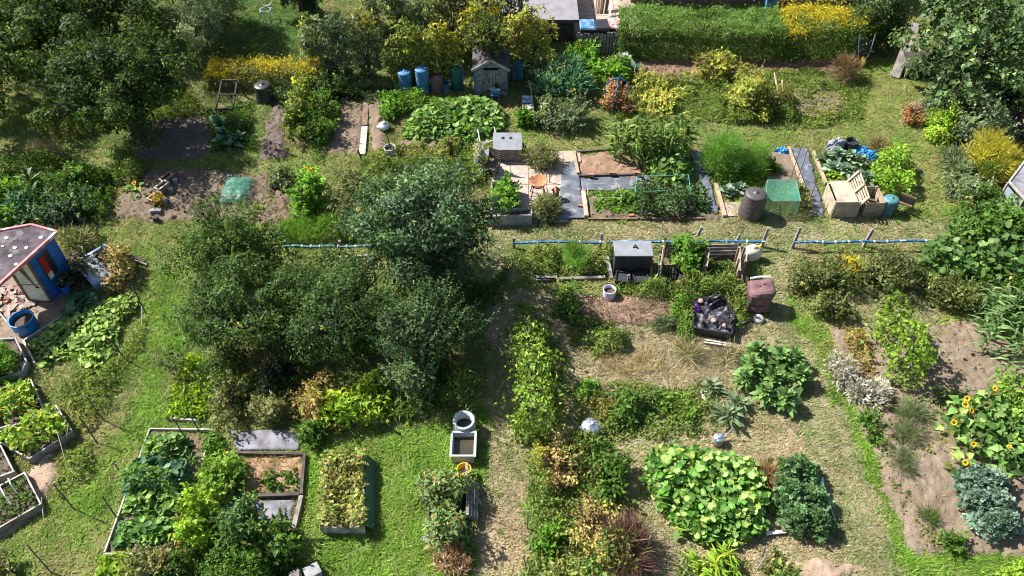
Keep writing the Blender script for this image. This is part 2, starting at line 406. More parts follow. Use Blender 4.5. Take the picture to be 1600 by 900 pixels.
PAL = {
    'dark': [(0.032, 0.064, 0.015), (0.052, 0.098, 0.022), (0.025, 0.052, 0.015)],
    'deep': [(0.036, 0.067, 0.021), (0.065, 0.109, 0.036), (0.029, 0.056, 0.018), (0.096, 0.140, 0.059)],
    'mid': [(0.077, 0.147, 0.023), (0.101, 0.183, 0.029), (0.058, 0.120, 0.022)],
    'fresh': [(0.109, 0.224, 0.029), (0.140, 0.267, 0.032), (0.083, 0.168, 0.022)],
    'light': [(0.166, 0.281, 0.042), (0.205, 0.323, 0.054), (0.127, 0.224, 0.032)],
    'lime': [(0.223, 0.342, 0.027), (0.289, 0.378, 0.037), (0.179, 0.308, 0.032)],
    'gold': [(0.520, 0.400, 0.030), (0.600, 0.460, 0.040), (0.380, 0.320, 0.030), (0.328, 0.337, 0.030)],
    'goldgreen': [(.16, .22, .045), (.11, .16, .035), (.36, .33, .05), (.20, .23, .07)],
    'grey': [(0.178, 0.190, 0.086), (0.238, 0.245, 0.121), (0.127, 0.140, 0.061)],
    'greygreen': [(.12, .165, .075), (.16, .2, .105), (.085, .125, .05), (.22, .25, .15)],
    'silver': [(0.360, 0.350, 0.289), (0.440, 0.430, 0.440), (0.336, 0.342, 0.220)],
    'lilac': [(0.420, 0.380, 0.400), (0.520, 0.480, 0.500), (0.366, 0.342, 0.342), (0.298, 0.308, 0.172)],
    'blue': [(0.071, 0.161, 0.090), (0.101, 0.210, 0.122), (0.052, 0.120, 0.064), (0.153, 0.267, 0.170)],
    'kale': [(.17, .30, .125), (.21, .35, .165), (.125, .225, .09)],
    'straw': [(0.360, 0.270, 0.130), (0.342, 0.256, 0.122), (0.420, 0.330, 0.180), (0.224, 0.197, 0.084)],
    'brown': [(0.210, 0.127, 0.070), (0.140, 0.084, 0.049), (0.281, 0.183, 0.098)],
    'darkred': [(0.069, 0.035, 0.032), (0.127, 0.056, 0.049), (0.168, 0.105, 0.070)],
    'rust': [(0.337, 0.140, 0.070), (0.253, 0.120, 0.063), (0.168, 0.120, 0.056), (0.366, 0.183, 0.085)],
    'weedy': [(0.129, 0.210, 0.042), (0.181, 0.250, 0.053), (0.086, 0.150, 0.032), (0.300, 0.270, 0.090)],
    'yellowgreen': [(0.298, 0.308, 0.046), (0.317, 0.305, 0.073), (0.166, 0.224, 0.037), (0.390, 0.329, 0.110)],
    'olive': [(.15, .175, .06), (.19, .2, .08), (.11, .135, .04), (.23, .21, .10)],
    'autumn': [(0.366, 0.268, 0.098), (0.308, 0.267, 0.084), (0.208, 0.224, 0.040), (0.360, 0.250, 0.120), (0.281, 0.154, 0.070)],
    'vine': [(0.127, 0.238, 0.054), (0.179, 0.294, 0.075), (0.096, 0.183, 0.042), (0.223, 0.329, 0.102)],
    'squash': [(.10, .22, .035), (.13, .26, .05), (.075, .175, .028), (.17, .30, .075), (.21, .32, .09), (.12, .24, .04), (.10, .2, .04), (.27, .33, .08)],
    'rhub': [(.085, .18, .04), (.125, .24, .06), (.06, .135, .03), (.20, .32, .11)],
    'arti': [(.18, .25, .14), (.27, .33, .22), (.12, .18, .09)],
    'squash2': [(.075, .155, .036), (.10, .19, .05), (.055, .12, .026), (.14, .22, .07)],
    'corn2': [(0.140, 0.238, 0.085), (0.192, 0.281, 0.117), (0.101, 0.183, 0.064)],
    'silverblue': [(.19, .28, .20), (.25, .34, .26), (.135, .21, .145)],
    'bluekale': [(.14, .215, .165), (.19, .265, .21), (.10, .155, .115)],
    'longbed': [(0.089, 0.196, 0.062), (0.138, 0.241, 0.103), (0.119, 0.230, 0.041), (0.079, 0.161, 0.071), (0.169, 0.287, 0.082)],
    'yellowleaf': [(.28, .33, .08), (.33, .31, .07), (.22, .30, .07)],
    'pumpkin': [(.19, .28, .07), (.25, .34, .10), (.14, .22, .05), (.30, .36, .12)],
    'fennel': [(0.127, 0.267, 0.048), (0.101, 0.210, 0.042), (0.166, 0.323, 0.064)],
}
def pick(pal, n, jit=0.22, rng=R):
    a = np.array(PAL[pal] if isinstance(pal, str) else pal)
    c = a[rng.integers(0, len(a), n)]
    return c * (1 + rng.normal(0, jit, (n, 1))).clip(0.5, 1.7)
def fit(x0, y0, x1, y1, h, z0):
    """ground centre and radii of a rounded mass of height h seen between those image lines"""
    cx = (x0 + x1) / 2; zc = (z0 + h) / 2; rz = (h - z0) / 2
    c = at(cx, (y0 + y1) / 2, max(zc, 0)); Y = c.y; ry = None
    u = np.linspace(0, 2 * np.pi, 40)
    for _ in range(25):
        w = Y * CP - (max(zc, 0) - CAM_H) * SP
        rx = (x1 - x0) / 2 * w / FPX
        X = (cx - 800) * w / FPX
        if ry is None: ry = rx
        yy = Y + ry * np.cos(u); zz = np.maximum(zc + rz * np.sin(u), 0)
        p = proj(0, yy, zz)[1]
        a, b = p.min(), p.max()
        ry = max(min(ry * ((y1 - y0) / max(b - a, 1)) ** 1.0, rx * 2.6), rx * 0.3)
        Y -= ((y0 + y1) / 2 - (a + b) / 2) * (mpp(cx, (y0 + y1) / 2) / max(SP, .3)) * 0.8
    return X, Y, rx, ry, rz, zc
KIND = {  # shape, length, width, upward bias, clump radius share, coverage
    'bush': ('leaf', .085, .05, .5, .28, 2.0),
    'tree': ('leaf', .105, .06, .5, .2, 2.1),
    'glossy': ('leaf', .12, .05, .45, .2, 1.9),
    'fig': ('fold', .22, .17, .7, .22, 1.9),
    'fine': ('leaf', .055, .022, .5, .3, 1.9),
    'broad': ('fold', .16, .12, .9, .3, 1.9),
    'big': ('round', .24, .24, 1.3, .3, 1.6),
    'feather': ('needle', .16, .010, .8, .35, 1.7),
    'twiggy': ('needle', .28, .014, .6, .5, 1.8),
    'spiky': ('blade', .26, .028, .8, .35, 2.0),
    'bean': ('fold', .11, .085, .6, .2, 2.0),
}
def foliage(kind, rx, ry, rz, zc, pal, n=None, L=None, W=None, cov=1.0, lump=None, seed=0, box=False, top=None, gap=0.35, shoots=0):
    rng = np.random.default_rng(seed + 5)
    sh, l0, w0, up, cl, cv = KIND[kind]
    L = L or l0; W = W or w0 * (L / l0)
    rx_, ry_, rz_ = rx, ry, rz
    area = 4 * math.pi * (((rx * ry) ** 1.6 + (rx * rz) ** 1.6 + (ry * rz) ** 1.6) / 3) ** (1 / 1.6) * 0.75
    if n is None: n = int(cov * cv * area / (L * W * 0.5) * (0.55 if sh == 'round' else 0.75))
    n = max(40, min(n, 34000))
    r = (lump or cl) * min(rx, ry * 1.3, max(rz, .3) * 1.5)
    r = max(r, L * 0.9)
    nc = int(max(6, min(420, 1.5 * area / (math.pi * r * r))))
    d = unit(rng.normal(size=(nc, 3)))
    if box:
        e = 5.0
        d = d / (np.abs(d) ** e).sum(1, keepdims=True) ** (1 / e)
    rad = np.where(rng.random(nc) < 0.75, rng.uniform(.78, 1.0, nc), rng.uniform(.35, .8, nc))[:, None]
    lumpy = 1 + (rng.random((nc, 1)) - 0.5) * gap
    sc = np.array([max(rx - r * .8, rx * .3), max(ry - r * .8, ry * .3), max(rz - r * .5, rz * .3)])
    cc = d * rad * lumpy * sc
    if sh in ('leaf', 'fold') and not box and rz < 1.2:
        o_ = rng.random(nc) < .16
        cc[o_, :2] *= rng.uniform(1.15, 1.5, (int(o_.sum()), 1)); cc[o_, 2] = -zc + rng.uniform(.05, .45, int(o_.sum())) * (zc + rz)
    cc[:, 2] += zc
    cc = cc[cc[:, 2] > -0.05]
    if len(cc) < 3: cc = np.abs(d * sc) * np.sign(d) * [1, 1, 0] + [0, 0, max(zc, .05)]
    nc = len(cc)
    cr = r * rng.uniform(.55, 1.35, nc)
    ccol = rng.normal(1, .28, (nc, 1)).clip(.5, 1.7)
    cpal = rng.integers(0, 1000, nc)
    i = rng.choice(nc, n, p=cr ** 2 / (cr ** 2).sum())
    dd = unit(rng.normal(size=(n, 3)) + np.array([0, 0, .35]))
    q = np.where(rng.random(n) < .82, rng.uniform(.7, 1.05, n), rng.uniform(.2, 1.35, n))[:, None]
    P = cc[i] + dd * q * cr[i][:, None] * np.array([1, 1, .75])
    ok = P[:, 2] > 0.01
    P = P[ok]; i = i[ok]; dd = dd[ok]; n = len(P)
    rel = P - np.array([0, 0, zc])
    outw = unit(rel / np.array([rx, ry, max(rz, .1)]))
    Nn = unit(dd * .8 + outw * .5 + rng.normal(size=(n, 3)) * .45 + np.array([0, 0, up]))
    D = unit(np.cross(Nn, rng.normal(size=(n, 3))) + dd * .35 + np.array([0, 0, -.15]))
    if sh in ('needle', 'blade'):
        D = unit(dd + outw * .6 + rng.normal(size=(n, 3)) * .45 + np.array([0, 0, up * .6])); Nn = unit(rng.normal(size=(n, 3)) + np.array([0, 0, .5]))
    col = pick(pal, n, .16, rng)
    if isinstance(pal, str) and len(PAL[pal]) > 2:
        pc = np.array(PAL[pal])[cpal[i] % len(PAL[pal])]
        col = col * .55 + pc * .45
    col = col * ccol[i]
    dry_ = rng.random(n) < (.035 if rz < .8 else .006)
    col[dry_] = pick([(.34, .28, .10), (.26, .19, .08), (.3, .3, .08)], int(dry_.sum()), .15, rng)
    if top:
        tcol, frac = top
        w = (rng.random(n) < frac * np.clip((P[:, 2] - zc) / max(rz, .1) * 1.4, 0, 1))
        col[w] = pick(tcol, int(w.sum()), .15, rng)
    f = Fol()
    if shoots:
        ok = np.where(outw[:, 2] > -.1)[0]; j = rng.choice(ok, min(shoots, len(ok)), replace=False); sd = unit(outw[j] * .8 + rng.normal(size=(len(j), 3)) * .3 + np.array([0, 0, .7])); ls = rng.uniform(.15, .55, len(j)) * min(1, .35 + .3 * (rx + rz))
        for t in np.linspace(.1, 1, 9):
            q = P[j] + sd * (ls * t)[:, None]; dl = unit(sd + rng.normal(size=(len(j), 3)) * .9)
            f.put(q, dl, rng.normal(size=(len(j), 3)) * .5 + np.array([0, 0, 1.]), L * rng.uniform(.7, 1.2, len(j)), W * rng.uniform(.7, 1.2, len(j)), col[j] * 1.15, sh)
    sz = np.exp(rng.normal(0, .28, n))
    f.put(P, D, Nn, L * sz, W * sz * rng.uniform(.75, 1.2, n), col, sh, 0.12 if sh in ('fold', 'round') else 0)
    return f, cc
SEED = [0]
def shrub(name, label, cat, bbox, h, kind, pal, group=None, z0=None, trunk=0.0, m=None, part='foliage', stems=6, yext=None, **kw):
    SEED[0] += 1
    z0 = -0.25 * h if z0 is None else z0
    X, Y, rx, ry, rz, zc = fit(*bbox, h, z0)
    root = thing(name, label, cat, (X, Y, 0), 0, group)
    if kind in ('bush', 'bean') and not trunk: kw.setdefault('shoots', int(45 + 30 * rx * ry)); kw.setdefault('gap', .7); kw.setdefault('lump', .34)
    f, cc = foliage(kind, rx, ry, rz, zc, pal, seed=SEED[0] * 13, **kw)
    f.build(part, m, root)
    rr = random.Random(SEED[0])
    mb = MB()
    if trunk:
        th = max(z0 + (h - z0) * .35, .4)
        mb.tube([(0, 0, -.1), (.03 * rr.uniform(-1, 1), .03, th * .5), (.06 * rr.uniform(-1, 1), 0, th)], trunk, 8, trunk * .7)
        for c in cc[:: max(1, len(cc) // 26)]:
            c = Vector(c); s = Vector((0, 0, th * rr.uniform(.6, 1)))
            mid = s.lerp(c, .5) + Vector((0, 0, .12 * rr.uniform(-1, 1)))
            mb.tube([s, mid, c], trunk * .38, 5, trunk * .1)
        mb.build('trunk', M['bark'], root)
    elif stems:
        for c in cc[:: max(1, len(cc) // stems)]:
            c = Vector(c)
            b = Vector((c.x * .3, c.y * .3, -.03))
            mb.tube([b, b.lerp(c, .55) + Vector((0, 0, .05)), c], .012, 4, .005)
        mb.build('stem', M['twig'], root)['kind'] = 'stuff'
    return root
def tree(label, bbox, h, kind, pal, trunk=.1, z0=.6, name='tree', **kw):
    kw.setdefault('shoots', 260)
    return shrub(name, label, 'tree', bbox, h, kind, pal, z0=z0, trunk=trunk, part='crown', **kw)

def hedge(label, p, q, h, depth, pal, top=None, L=.08, W=.04, cov=1.5, name='hedge', topfrac=.35, group=None, ragged=.08, shape='leaf', taper=0.0, cat='hedge', lump=1.5, stems=True):
    SEED[0] += 1
    rng = np.random.default_rng(SEED[0])
    A, B = at(*p), at(*q); u = (B - A).normalized(); v = Vector((-u.y, u.x, 0)); ln = (B - A).length
    root = thing(name, label, cat, (A.x, A.y, 0), 0, group)
    areas = [ln * h, ln * h, ln * depth, depth * h, depth * h]
    n = int(sum(areas) * cov * 1.15 / (L * W * .5))
    f = rng.choice(5, n, p=np.array(areas) / sum(areas))
    s, t = rng.random(n), rng.random(n)
    U_, V_, Z_ = s * ln, t * depth, t * h
    nr = np.zeros((n, 3))
    U_ = np.where(f == 3, 0, np.where(f == 4, ln, U_)); V_ = np.where(f == 0, 0, np.where(f == 1, depth, np.where(f >= 3, s * depth, V_)))
    Z_ = np.where(f == 2, h, np.where(f >= 3, t * h, Z_))
    nr[f == 0] = (0, -1, 0); nr[f == 1] = (0, 1, 0); nr[f == 2] = (0, 0, 1); nr[f == 3] = (-1, 0, 0); nr[f == 4] = (1, 0, 0)
    bul = (fbm(U_ * 1.0, V_ + Z_, 1.3, 3) - .5) * .3 * lump + (fbm(U_, V_ + Z_ + 30, 5, 2) - .5) * .14 - np.abs(rng.normal(0, .06, n)) + rng.exponential(ragged, n) * (rng.random(n) < .3)
    rnd_ = np.clip(1 - np.minimum(np.minimum(V_, depth - V_) + (f == 2) * 0, h - Z_ + (f == 2) * 9) / .25, 0, 1) * .0
    P0 = np.stack([U_, V_, Z_], 1) + nr * bul[:, None]
    if taper:
        P0[:, 2] *= .62 + .72 * fbm(U_ + SEED[0], U_ * 0 + 2., 1.3, 3)
        P0[:, 1] += (fbm(U_, U_ * 0 + 7., 1.2, 2) - .5) * .7 + (fbm(U_, Z_ + 4., 2.6, 2) - .5) * .5
        P0[:, 1] = depth / 2 + (P0[:, 1] - depth / 2) * (1 - taper * np.clip(P0[:, 2] / h, 0, 1.2))
    e = np.clip(1 - np.minimum(V_, depth - V_) / .3, 0, 1) * np.clip((Z_ - h + .3) / .3, 0, 1)
    P0[:, 2] -= e * .12
    X = np.array(u)[None] * P0[:, :1] + np.array(v)[None] * P0[:, 1:2] + np.array([[0, 0, 1.]]) * P0[:, 2:]
    Nw = np.array(u)[None] * nr[:, :1] + np.array(v)[None] * nr[:, 1:2] + np.array([[0, 0, 1.]]) * nr[:, 2:]
    X[:, 2] = np.maximum(X[:, 2], .02)
    Nn = unit(Nw * .9 + rng.normal(size=(n, 3)) * .55 + np.array([0, 0, .35]))
    D = unit(np.cross(Nn, rng.normal(size=(n, 3))) + Nw * .5 + np.array([0, 0, .25]))
    k = fbm(U_, V_ + Z_ * 1.7, 1.2, 3)[:, None]
    col = pick(pal, n, .18, rng) * (.6 + .8 * k)
    if top:
        m = (Z_ > h - .12) & (rng.random(n) < topfrac * np.clip((fbm(U_ + 3, V_, 1.1, 3) - .3) * 4, .15, 1.3))
        col[m] = pick(top, int(m.sum()), .15, rng)
    Fol().put(X, D, Nn, L * rng.uniform(.6, 1.4, n), W * rng.uniform(.6, 1.3, n), col, shape, .1 if shape == 'fold' else 0).build('foliage', None, root)
    if not stems: return root
    mb = MB()
    for i in range(int(ln / .6) + 1):
        c = u * (.3 + i * .6) + v * depth / 2
        if (c - v * depth / 2).length > ln: break
        mb.tube([c, c + UPZ * h * .8], .03, 5, .012)
    mb.build('stem', M['bark'], root)['kind'] = 'stuff'
    return root
UPZ = Vector((0, 0, 1))
def ground_poly(poly): return [tuple(at(*p)[:2]) for p in poly]
def sample_poly(gp, n, rng, edge=None):
    g = np.array(gp); lo = g.min(0); hi = g.max(0)
    out = []
    got = 0
    while got < n:
        p = lo + rng.random((n * 2 + 50, 2)) * (hi - lo)
        p = p[in_poly(p[:, 0], p[:, 1], gp)]
        out.append(p); got += len(p)
    return np.concatenate(out)[:n]
def poly_area(gp):
    n = len(gp)
    return abs(sum(gp[i][0] * gp[(i + 1) % n][1] - gp[(i + 1) % n][0] * gp[i][1] for i in range(n))) / 2
def patch(name, label, cat, poly, h, kind, pal, cov=1.0, L=None, W=None, m=None, group=None, stuff=False, soft=.3, clump=1.6, z=0.0, flowers=None, parent=None, clear=.42):
    """low planting that fills an outline: leaves crowd into clumps, lower and thinner towards the rim"""
    SEED[0] += 1
    rng = np.random.default_rng(SEED[0] * 31)
    gp = ground_poly(poly)
    sh, l0, w0, up, cl, cv = KIND[kind]
    L = L or l0; W = W or w0 * (L / l0)
    n = int(min(45000, cov * cv * 1.25 * poly_area(gp) / (L * W * .5)))
    p = sample_poly(gp, int(n * 1.6) + 20, rng)
    k = fbm(p[:, 0] + SEED[0] * 7.7, p[:, 1], clump, 3)
    dist = poly_dist(p[:, 0], p[:, 1], gp)
    e = np.clip(dist / soft, 0, 1)
    keep = (k + e * .22 + rng.normal(0, .06, len(k)) > clear)
    p = p[keep][:n]; k = k[keep][:n]; e = e[keep][:n]; n = len(p)
    hh = h * (.35 + .65 * np.sqrt(e)) * (.25 + 1.5 * np.clip((k - clear) * 3.2, 0, 1))
    zz = hh * np.sqrt(rng.random(n)) + .02 + z
    c = np.array([np.mean([q[0] for q in gp]), np.mean([q[1] for q in gp])])
    P = np.stack([p[:, 0] - c[0], p[:, 1] - c[1], zz], 1)
    Nn = unit(rng.normal(size=(n, 3)) * .55 + np.array([0, 0, up]))
    D = unit(np.cross(Nn, rng.normal(size=(n, 3))) + np.array([0, 0, .1]))
    if sh in ('needle', 'blade'): D = unit(rng.normal(size=(n, 3)) * .7 + np.array([0, 0, up])); Nn = unit(rng.normal(size=(n, 3)))
    col = pick(pal, n, .18, rng)
    k2 = fbm(p[:, 0] * 1.3, p[:, 1] * 1.3 + SEED[0], 2.2, 3)[:, None]
    col = col * (.35 + 1.25 * k2)
    if not isinstance(pal, list):
        pa = np.array(PAL[pal]); k3 = fbm(p[:, 0] + 5, p[:, 1] + SEED[0] * 3.1, 1.1, 2)
        col = col * .6 + .4 * pa[np.clip((k3 * 1.8 - .4) * len(pa), 0, len(pa) - 1).astype(int)]
    f = Fol().put(P, D, Nn, L * rng.uniform(.6, 1.4, n), W * rng.uniform(.6, 1.4, n), col, sh, .1)
    if flowers:
        fc, fn = flowers
        j = rng.choice(n, min(fn, n), replace=False)
        Q = P[j].copy(); Q[:, 2] = hh[j] + .03 + z
        for a in range(3):
            ang = rng.random(len(j)) * 6.28
            f.put(Q, np.stack([np.cos(ang), np.sin(ang), .2 + 0 * ang], 1), np.tile([[0, -.3, 1.]], (len(j), 1)), .036, .03, np.tile([fc], (len(j), 1)), 'leaf')
    o = f.build(name, m, parent, (c[0], c[1], 0) if parent is None else (c[0] - parent.location.x, c[1] - parent.location.y, -parent.location.z))
    if parent is None: tag(o, label, cat, group, 'stuff' if stuff else None)
    elif stuff: o['kind'] = 'stuff'
    return o
# ------------------------------------------------------------------ ground: one sheet, finer where the photograph looks
# class: (grass colour, second colour, share of the second, tufts per m2, blade height, earth under it)
ZC = {
    'lush':  ((0.134, 0.247, 0.025), (0.214, 0.270, 0.057), .2, 420, .075, (0.118, 0.144, 0.040)),
    'lawn':  ((0.160, 0.247, 0.039), (0.265, 0.245, 0.093), .26, 410, .062, (0.157, 0.152, 0.059)),
    'path':  ((0.185, 0.231, 0.080), (0.315, 0.266, 0.147), .34, 410, .06, (0.229, 0.192, 0.116)),
    'dry':   ((0.343, 0.272, 0.162), (0.203, 0.227, 0.090), .52, 400, .06, (0.295, 0.232, 0.152)),
    'straw': ((0.344, 0.280, 0.171), (0.231, 0.210, 0.109), .50, 390, .065, (0.277, 0.222, 0.146)),
    'weed':  ((0.150, 0.230, 0.046), (0.265, 0.230, 0.088), .30, 350, .085, (0.176, 0.147, 0.073)),
    'bare':  ((0.128, 0.172, 0.046), (0.255, 0.206, 0.118), .50, 22, .05, (0.245, 0.186, 0.142)),
    'shade': ((0.080, 0.184, 0.021), (0.118, 0.172, 0.034), .4, 400, .06, (0.086, 0.115, 0.034)),  # shade over the back lawn is put into these grass and earth colours
}
ZN = list(ZC)
ZONES = [
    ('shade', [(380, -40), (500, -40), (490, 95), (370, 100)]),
    ('weed', [(-100, 160), (340, 160), (540, 250), (540, 350), (-100, 350)]),
    ('lawn', [(-100, 175), (110, 185), (130, 240), (60, 265), (-100, 260)]),
    ('lawn', [(190, 240), (330, 238), (560, 236), (600, 262), (430, 275), (330, 262), (200, 266)]),
    ('lawn', [(150, 342), (340, 340), (600, 350), (800, 330), (800, 380), (620, 392), (430, 400), (330, 420), (180, 400)]),
    ('lawn', [(150, 350), (330, 350), (290, 440), (310, 500), (275, 560), (262, 650), (240, 690), (165, 870), (160, 940), (-60, 940), (-60, 840), (80, 780), (130, 690), (170, 580), (220, 470), (190, 420)]),
    ('lush', [(270, 400), (300, 500), (262, 570), (255, 650), (225, 690), (165, 800), (120, 800), (190, 660), (235, 560), (230, 480)]),
    ('weed', [(60, 540), (190, 540), (210, 590), (150, 680), (60, 690)]),
    ('lush', [(470, 680), (640, 630), (745, 640), (750, 760), (745, 940), (280, 940), (300, 850), (460, 840)]),
    ('weed', [(240, 540), (420, 560), (700, 580), (700, 660), (460, 700), (240, 680)]),
    ('dry', [(755, 470), (880, 440), (890, 520), (850, 700), (835, 940), (735, 940), (748, 760), (740, 640), (770, 560)]),
    ('lush', [(738, 640), (765, 640), (762, 745), (742, 760)]),
    ('path', [(755, 340), (1500, 338), (1500, 384), (1240, 384), (1240, 400), (770, 440), (755, 400)]),
    ('weed', [(620, 150), (960, 150), (960, 235), (620, 240)]),
    ('lawn', [(790, 190), (880, 210), (1240, 190), (1420, 60), (1440, 130), (1470, 220), (1520, 330), (1480, 345), (1410, 345), (1430, 280), (1390, 225), (1200, 228), (960, 225), (900, 240), (790, 240)]),
    ('weed', [(960, 120), (1240, 120), (1250, 190), (960, 200)]),
    ('weed', [(800, 385), (1210, 385), (1210, 480), (880, 480)]),
    ('dry', [(870, 500), (1240, 500), (1290, 560), (1420, 940), (830, 940), (850, 650)]),
    ('straw', [(880, 510), (1180, 520), (1180, 600), (900, 610)]),
    ('path', [(1195, 375), (1250, 380), (1255, 470), (1290, 540), (1360, 680), (1430, 870), (1440, 940), (1340, 940), (1290, 760), (1230, 600), (1205, 480)]),
    ('lush', [(1243, 455), (1275, 500), (1320, 600), (1365, 700), (1425, 865), (1620, 850), (1620, 940), (1415, 940), (1385, 830), (1335, 690), (1295, 590), (1250, 500)]),
    ('weed', [(830, 680), (960, 690), (1000, 760), (1010, 900), (820, 900)]),
    ('path', [(1240, 400), (1460, 400), (1460, 520), (1290, 525)]),
    ('bare', [(20, 380), (100, 390), (110, 480), (60, 560), (-20, 560)]),
]
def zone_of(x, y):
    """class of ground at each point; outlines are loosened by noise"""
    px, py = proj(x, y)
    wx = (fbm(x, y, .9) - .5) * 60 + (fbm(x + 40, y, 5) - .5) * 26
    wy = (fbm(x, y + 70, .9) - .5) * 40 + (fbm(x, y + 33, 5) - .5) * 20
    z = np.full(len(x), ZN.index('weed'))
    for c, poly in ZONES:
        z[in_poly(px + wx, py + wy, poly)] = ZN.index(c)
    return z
def spread_axis(lo, hi, step, far):
    mid = np.arange(lo, hi + step, step)
    out = [hi + step * 1.35 ** k * 2 for k in range(1, 40)]
    out = [o for o in out if o < far] + [far]
    out2 = [lo - step * 1.35 ** k * 2 for k in range(1, 40)]
    out2 = [o for o in out2 if o > -far] + [-far]
    return np.array(sorted(out2) + list(mid) + out)
def grid_mesh(name, xs, ys, zf):
    X, Y = np.meshgrid(xs, ys); nx, ny = len(xs), len(ys)
    V = np.stack([X.ravel(), Y.ravel(), zf(X.ravel(), Y.ravel())], 1).astype(np.float32)
    i = np.arange(ny - 1)[:, None] * nx + np.arange(nx - 1)[None]
    Q = np.stack([i, i + 1, i + nx + 1, i + nx], -1).reshape(-1, 4).astype(np.int32)
    me = bpy.data.meshes.new(name)
    me.vertices.add(len(V)); me.vertices.foreach_set('co', V.ravel())
    me.loops.add(Q.size); me.loops.foreach_set('vertex_index', Q.ravel())
    me.polygons.add(len(Q)); me.polygons.foreach_set('loop_start', np.arange(0, Q.size, 4, dtype=np.int32))
    me.polygons.foreach_set('loop_total', np.full(len(Q), 4, dtype=np.int32))
    me.polygons.foreach_set('use_smooth', np.ones(len(Q), bool))
    me.update(calc_edges=True)
    return me, V
def earth_mat(name, use_attr, col=(.3, .2, .15)):
    m, t, b = new_mat(name)
    N, L = t.nodes.new, t.links.new
    g = N('ShaderNodeNewGeometry')
    if use_attr:
        a = N('ShaderNodeAttribute'); a.attribute_name = 'Col'; src = a.outputs['Color']
    else:
        a = N('ShaderNodeRGB'); a.outputs[0].default_value = (*col, 1); src = a.outputs[0]
    hs = N('ShaderNodeHueSaturation'); L(src, hs.inputs['Color'])
    n1 = N('ShaderNodeTexNoise'); n1.inputs['Scale'].default_value = 1.6; n1.inputs['Detail'].default_value = 8; n1.inputs['Roughness'].default_value = .7
    n2 = N('ShaderNodeTexNoise'); n2.inputs['Scale'].default_value = 26; n2.inputs['Detail'].default_value = 5; n2.inputs['Roughness'].default_value = .7
    for n in (n1, n2): L(g.outputs['Position'], n.inputs[0])
    ad = N('ShaderNodeMath'); ad.operation = 'MULTIPLY_ADD'; ad.inputs[1].default_value = .7
    L(n1.outputs[0], ad.inputs[0])
    m2 = N('ShaderNodeMath'); m2.operation = 'MULTIPLY'; m2.inputs[1].default_value = .8
    L(n2.outputs[0], m2.inputs[0]); L(m2.outputs[0], ad.inputs[2])
    mr = N('ShaderNodeMapRange'); mr.inputs[1].default_value = .45; mr.inputs[2].default_value = 1.05; mr.inputs[3].default_value = .42; mr.inputs[4].default_value = 1.42
    L(ad.outputs[0], mr.inputs[0]); L(mr.outputs[0], hs.inputs['Value'])
    sat = N('ShaderNodeMapRange'); sat.inputs[3].default_value = 1.25; sat.inputs[4].default_value = .8
    L(n1.outputs[0], sat.inputs[0]); L(sat.outputs[0], hs.inputs['Saturation'])
    L(hs.outputs[0], b.inputs['Base Color'])
    b.inputs['Roughness'].default_value = .95; b.inputs['Specular IOR Level'].default_value = .1
    bp = N('ShaderNodeBump'); bp.inputs['Strength'].default_value = .7; bp.inputs['Distance'].default_value = .04
    L(n2.outputs[0], bp.inputs['Height']); L(bp.outputs[0], b.inputs['Normal'])
    return m
me, V = grid_mesh('ground', spread_axis(-25, 25, .14, 500), spread_axis(5.5, 38, .14, 500),
                  lambda x, y: (fbm(x, y, 1.3) - .5) * .03 - .01)
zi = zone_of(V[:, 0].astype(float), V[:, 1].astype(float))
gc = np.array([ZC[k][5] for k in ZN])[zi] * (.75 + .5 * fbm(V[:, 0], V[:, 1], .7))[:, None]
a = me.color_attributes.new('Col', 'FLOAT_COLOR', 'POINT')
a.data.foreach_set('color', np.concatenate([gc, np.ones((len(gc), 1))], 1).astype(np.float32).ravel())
tag(link('ground', me, earth_mat('earth', True)), 'earth and thin turf of the allotment ground', None, None, 'structure')

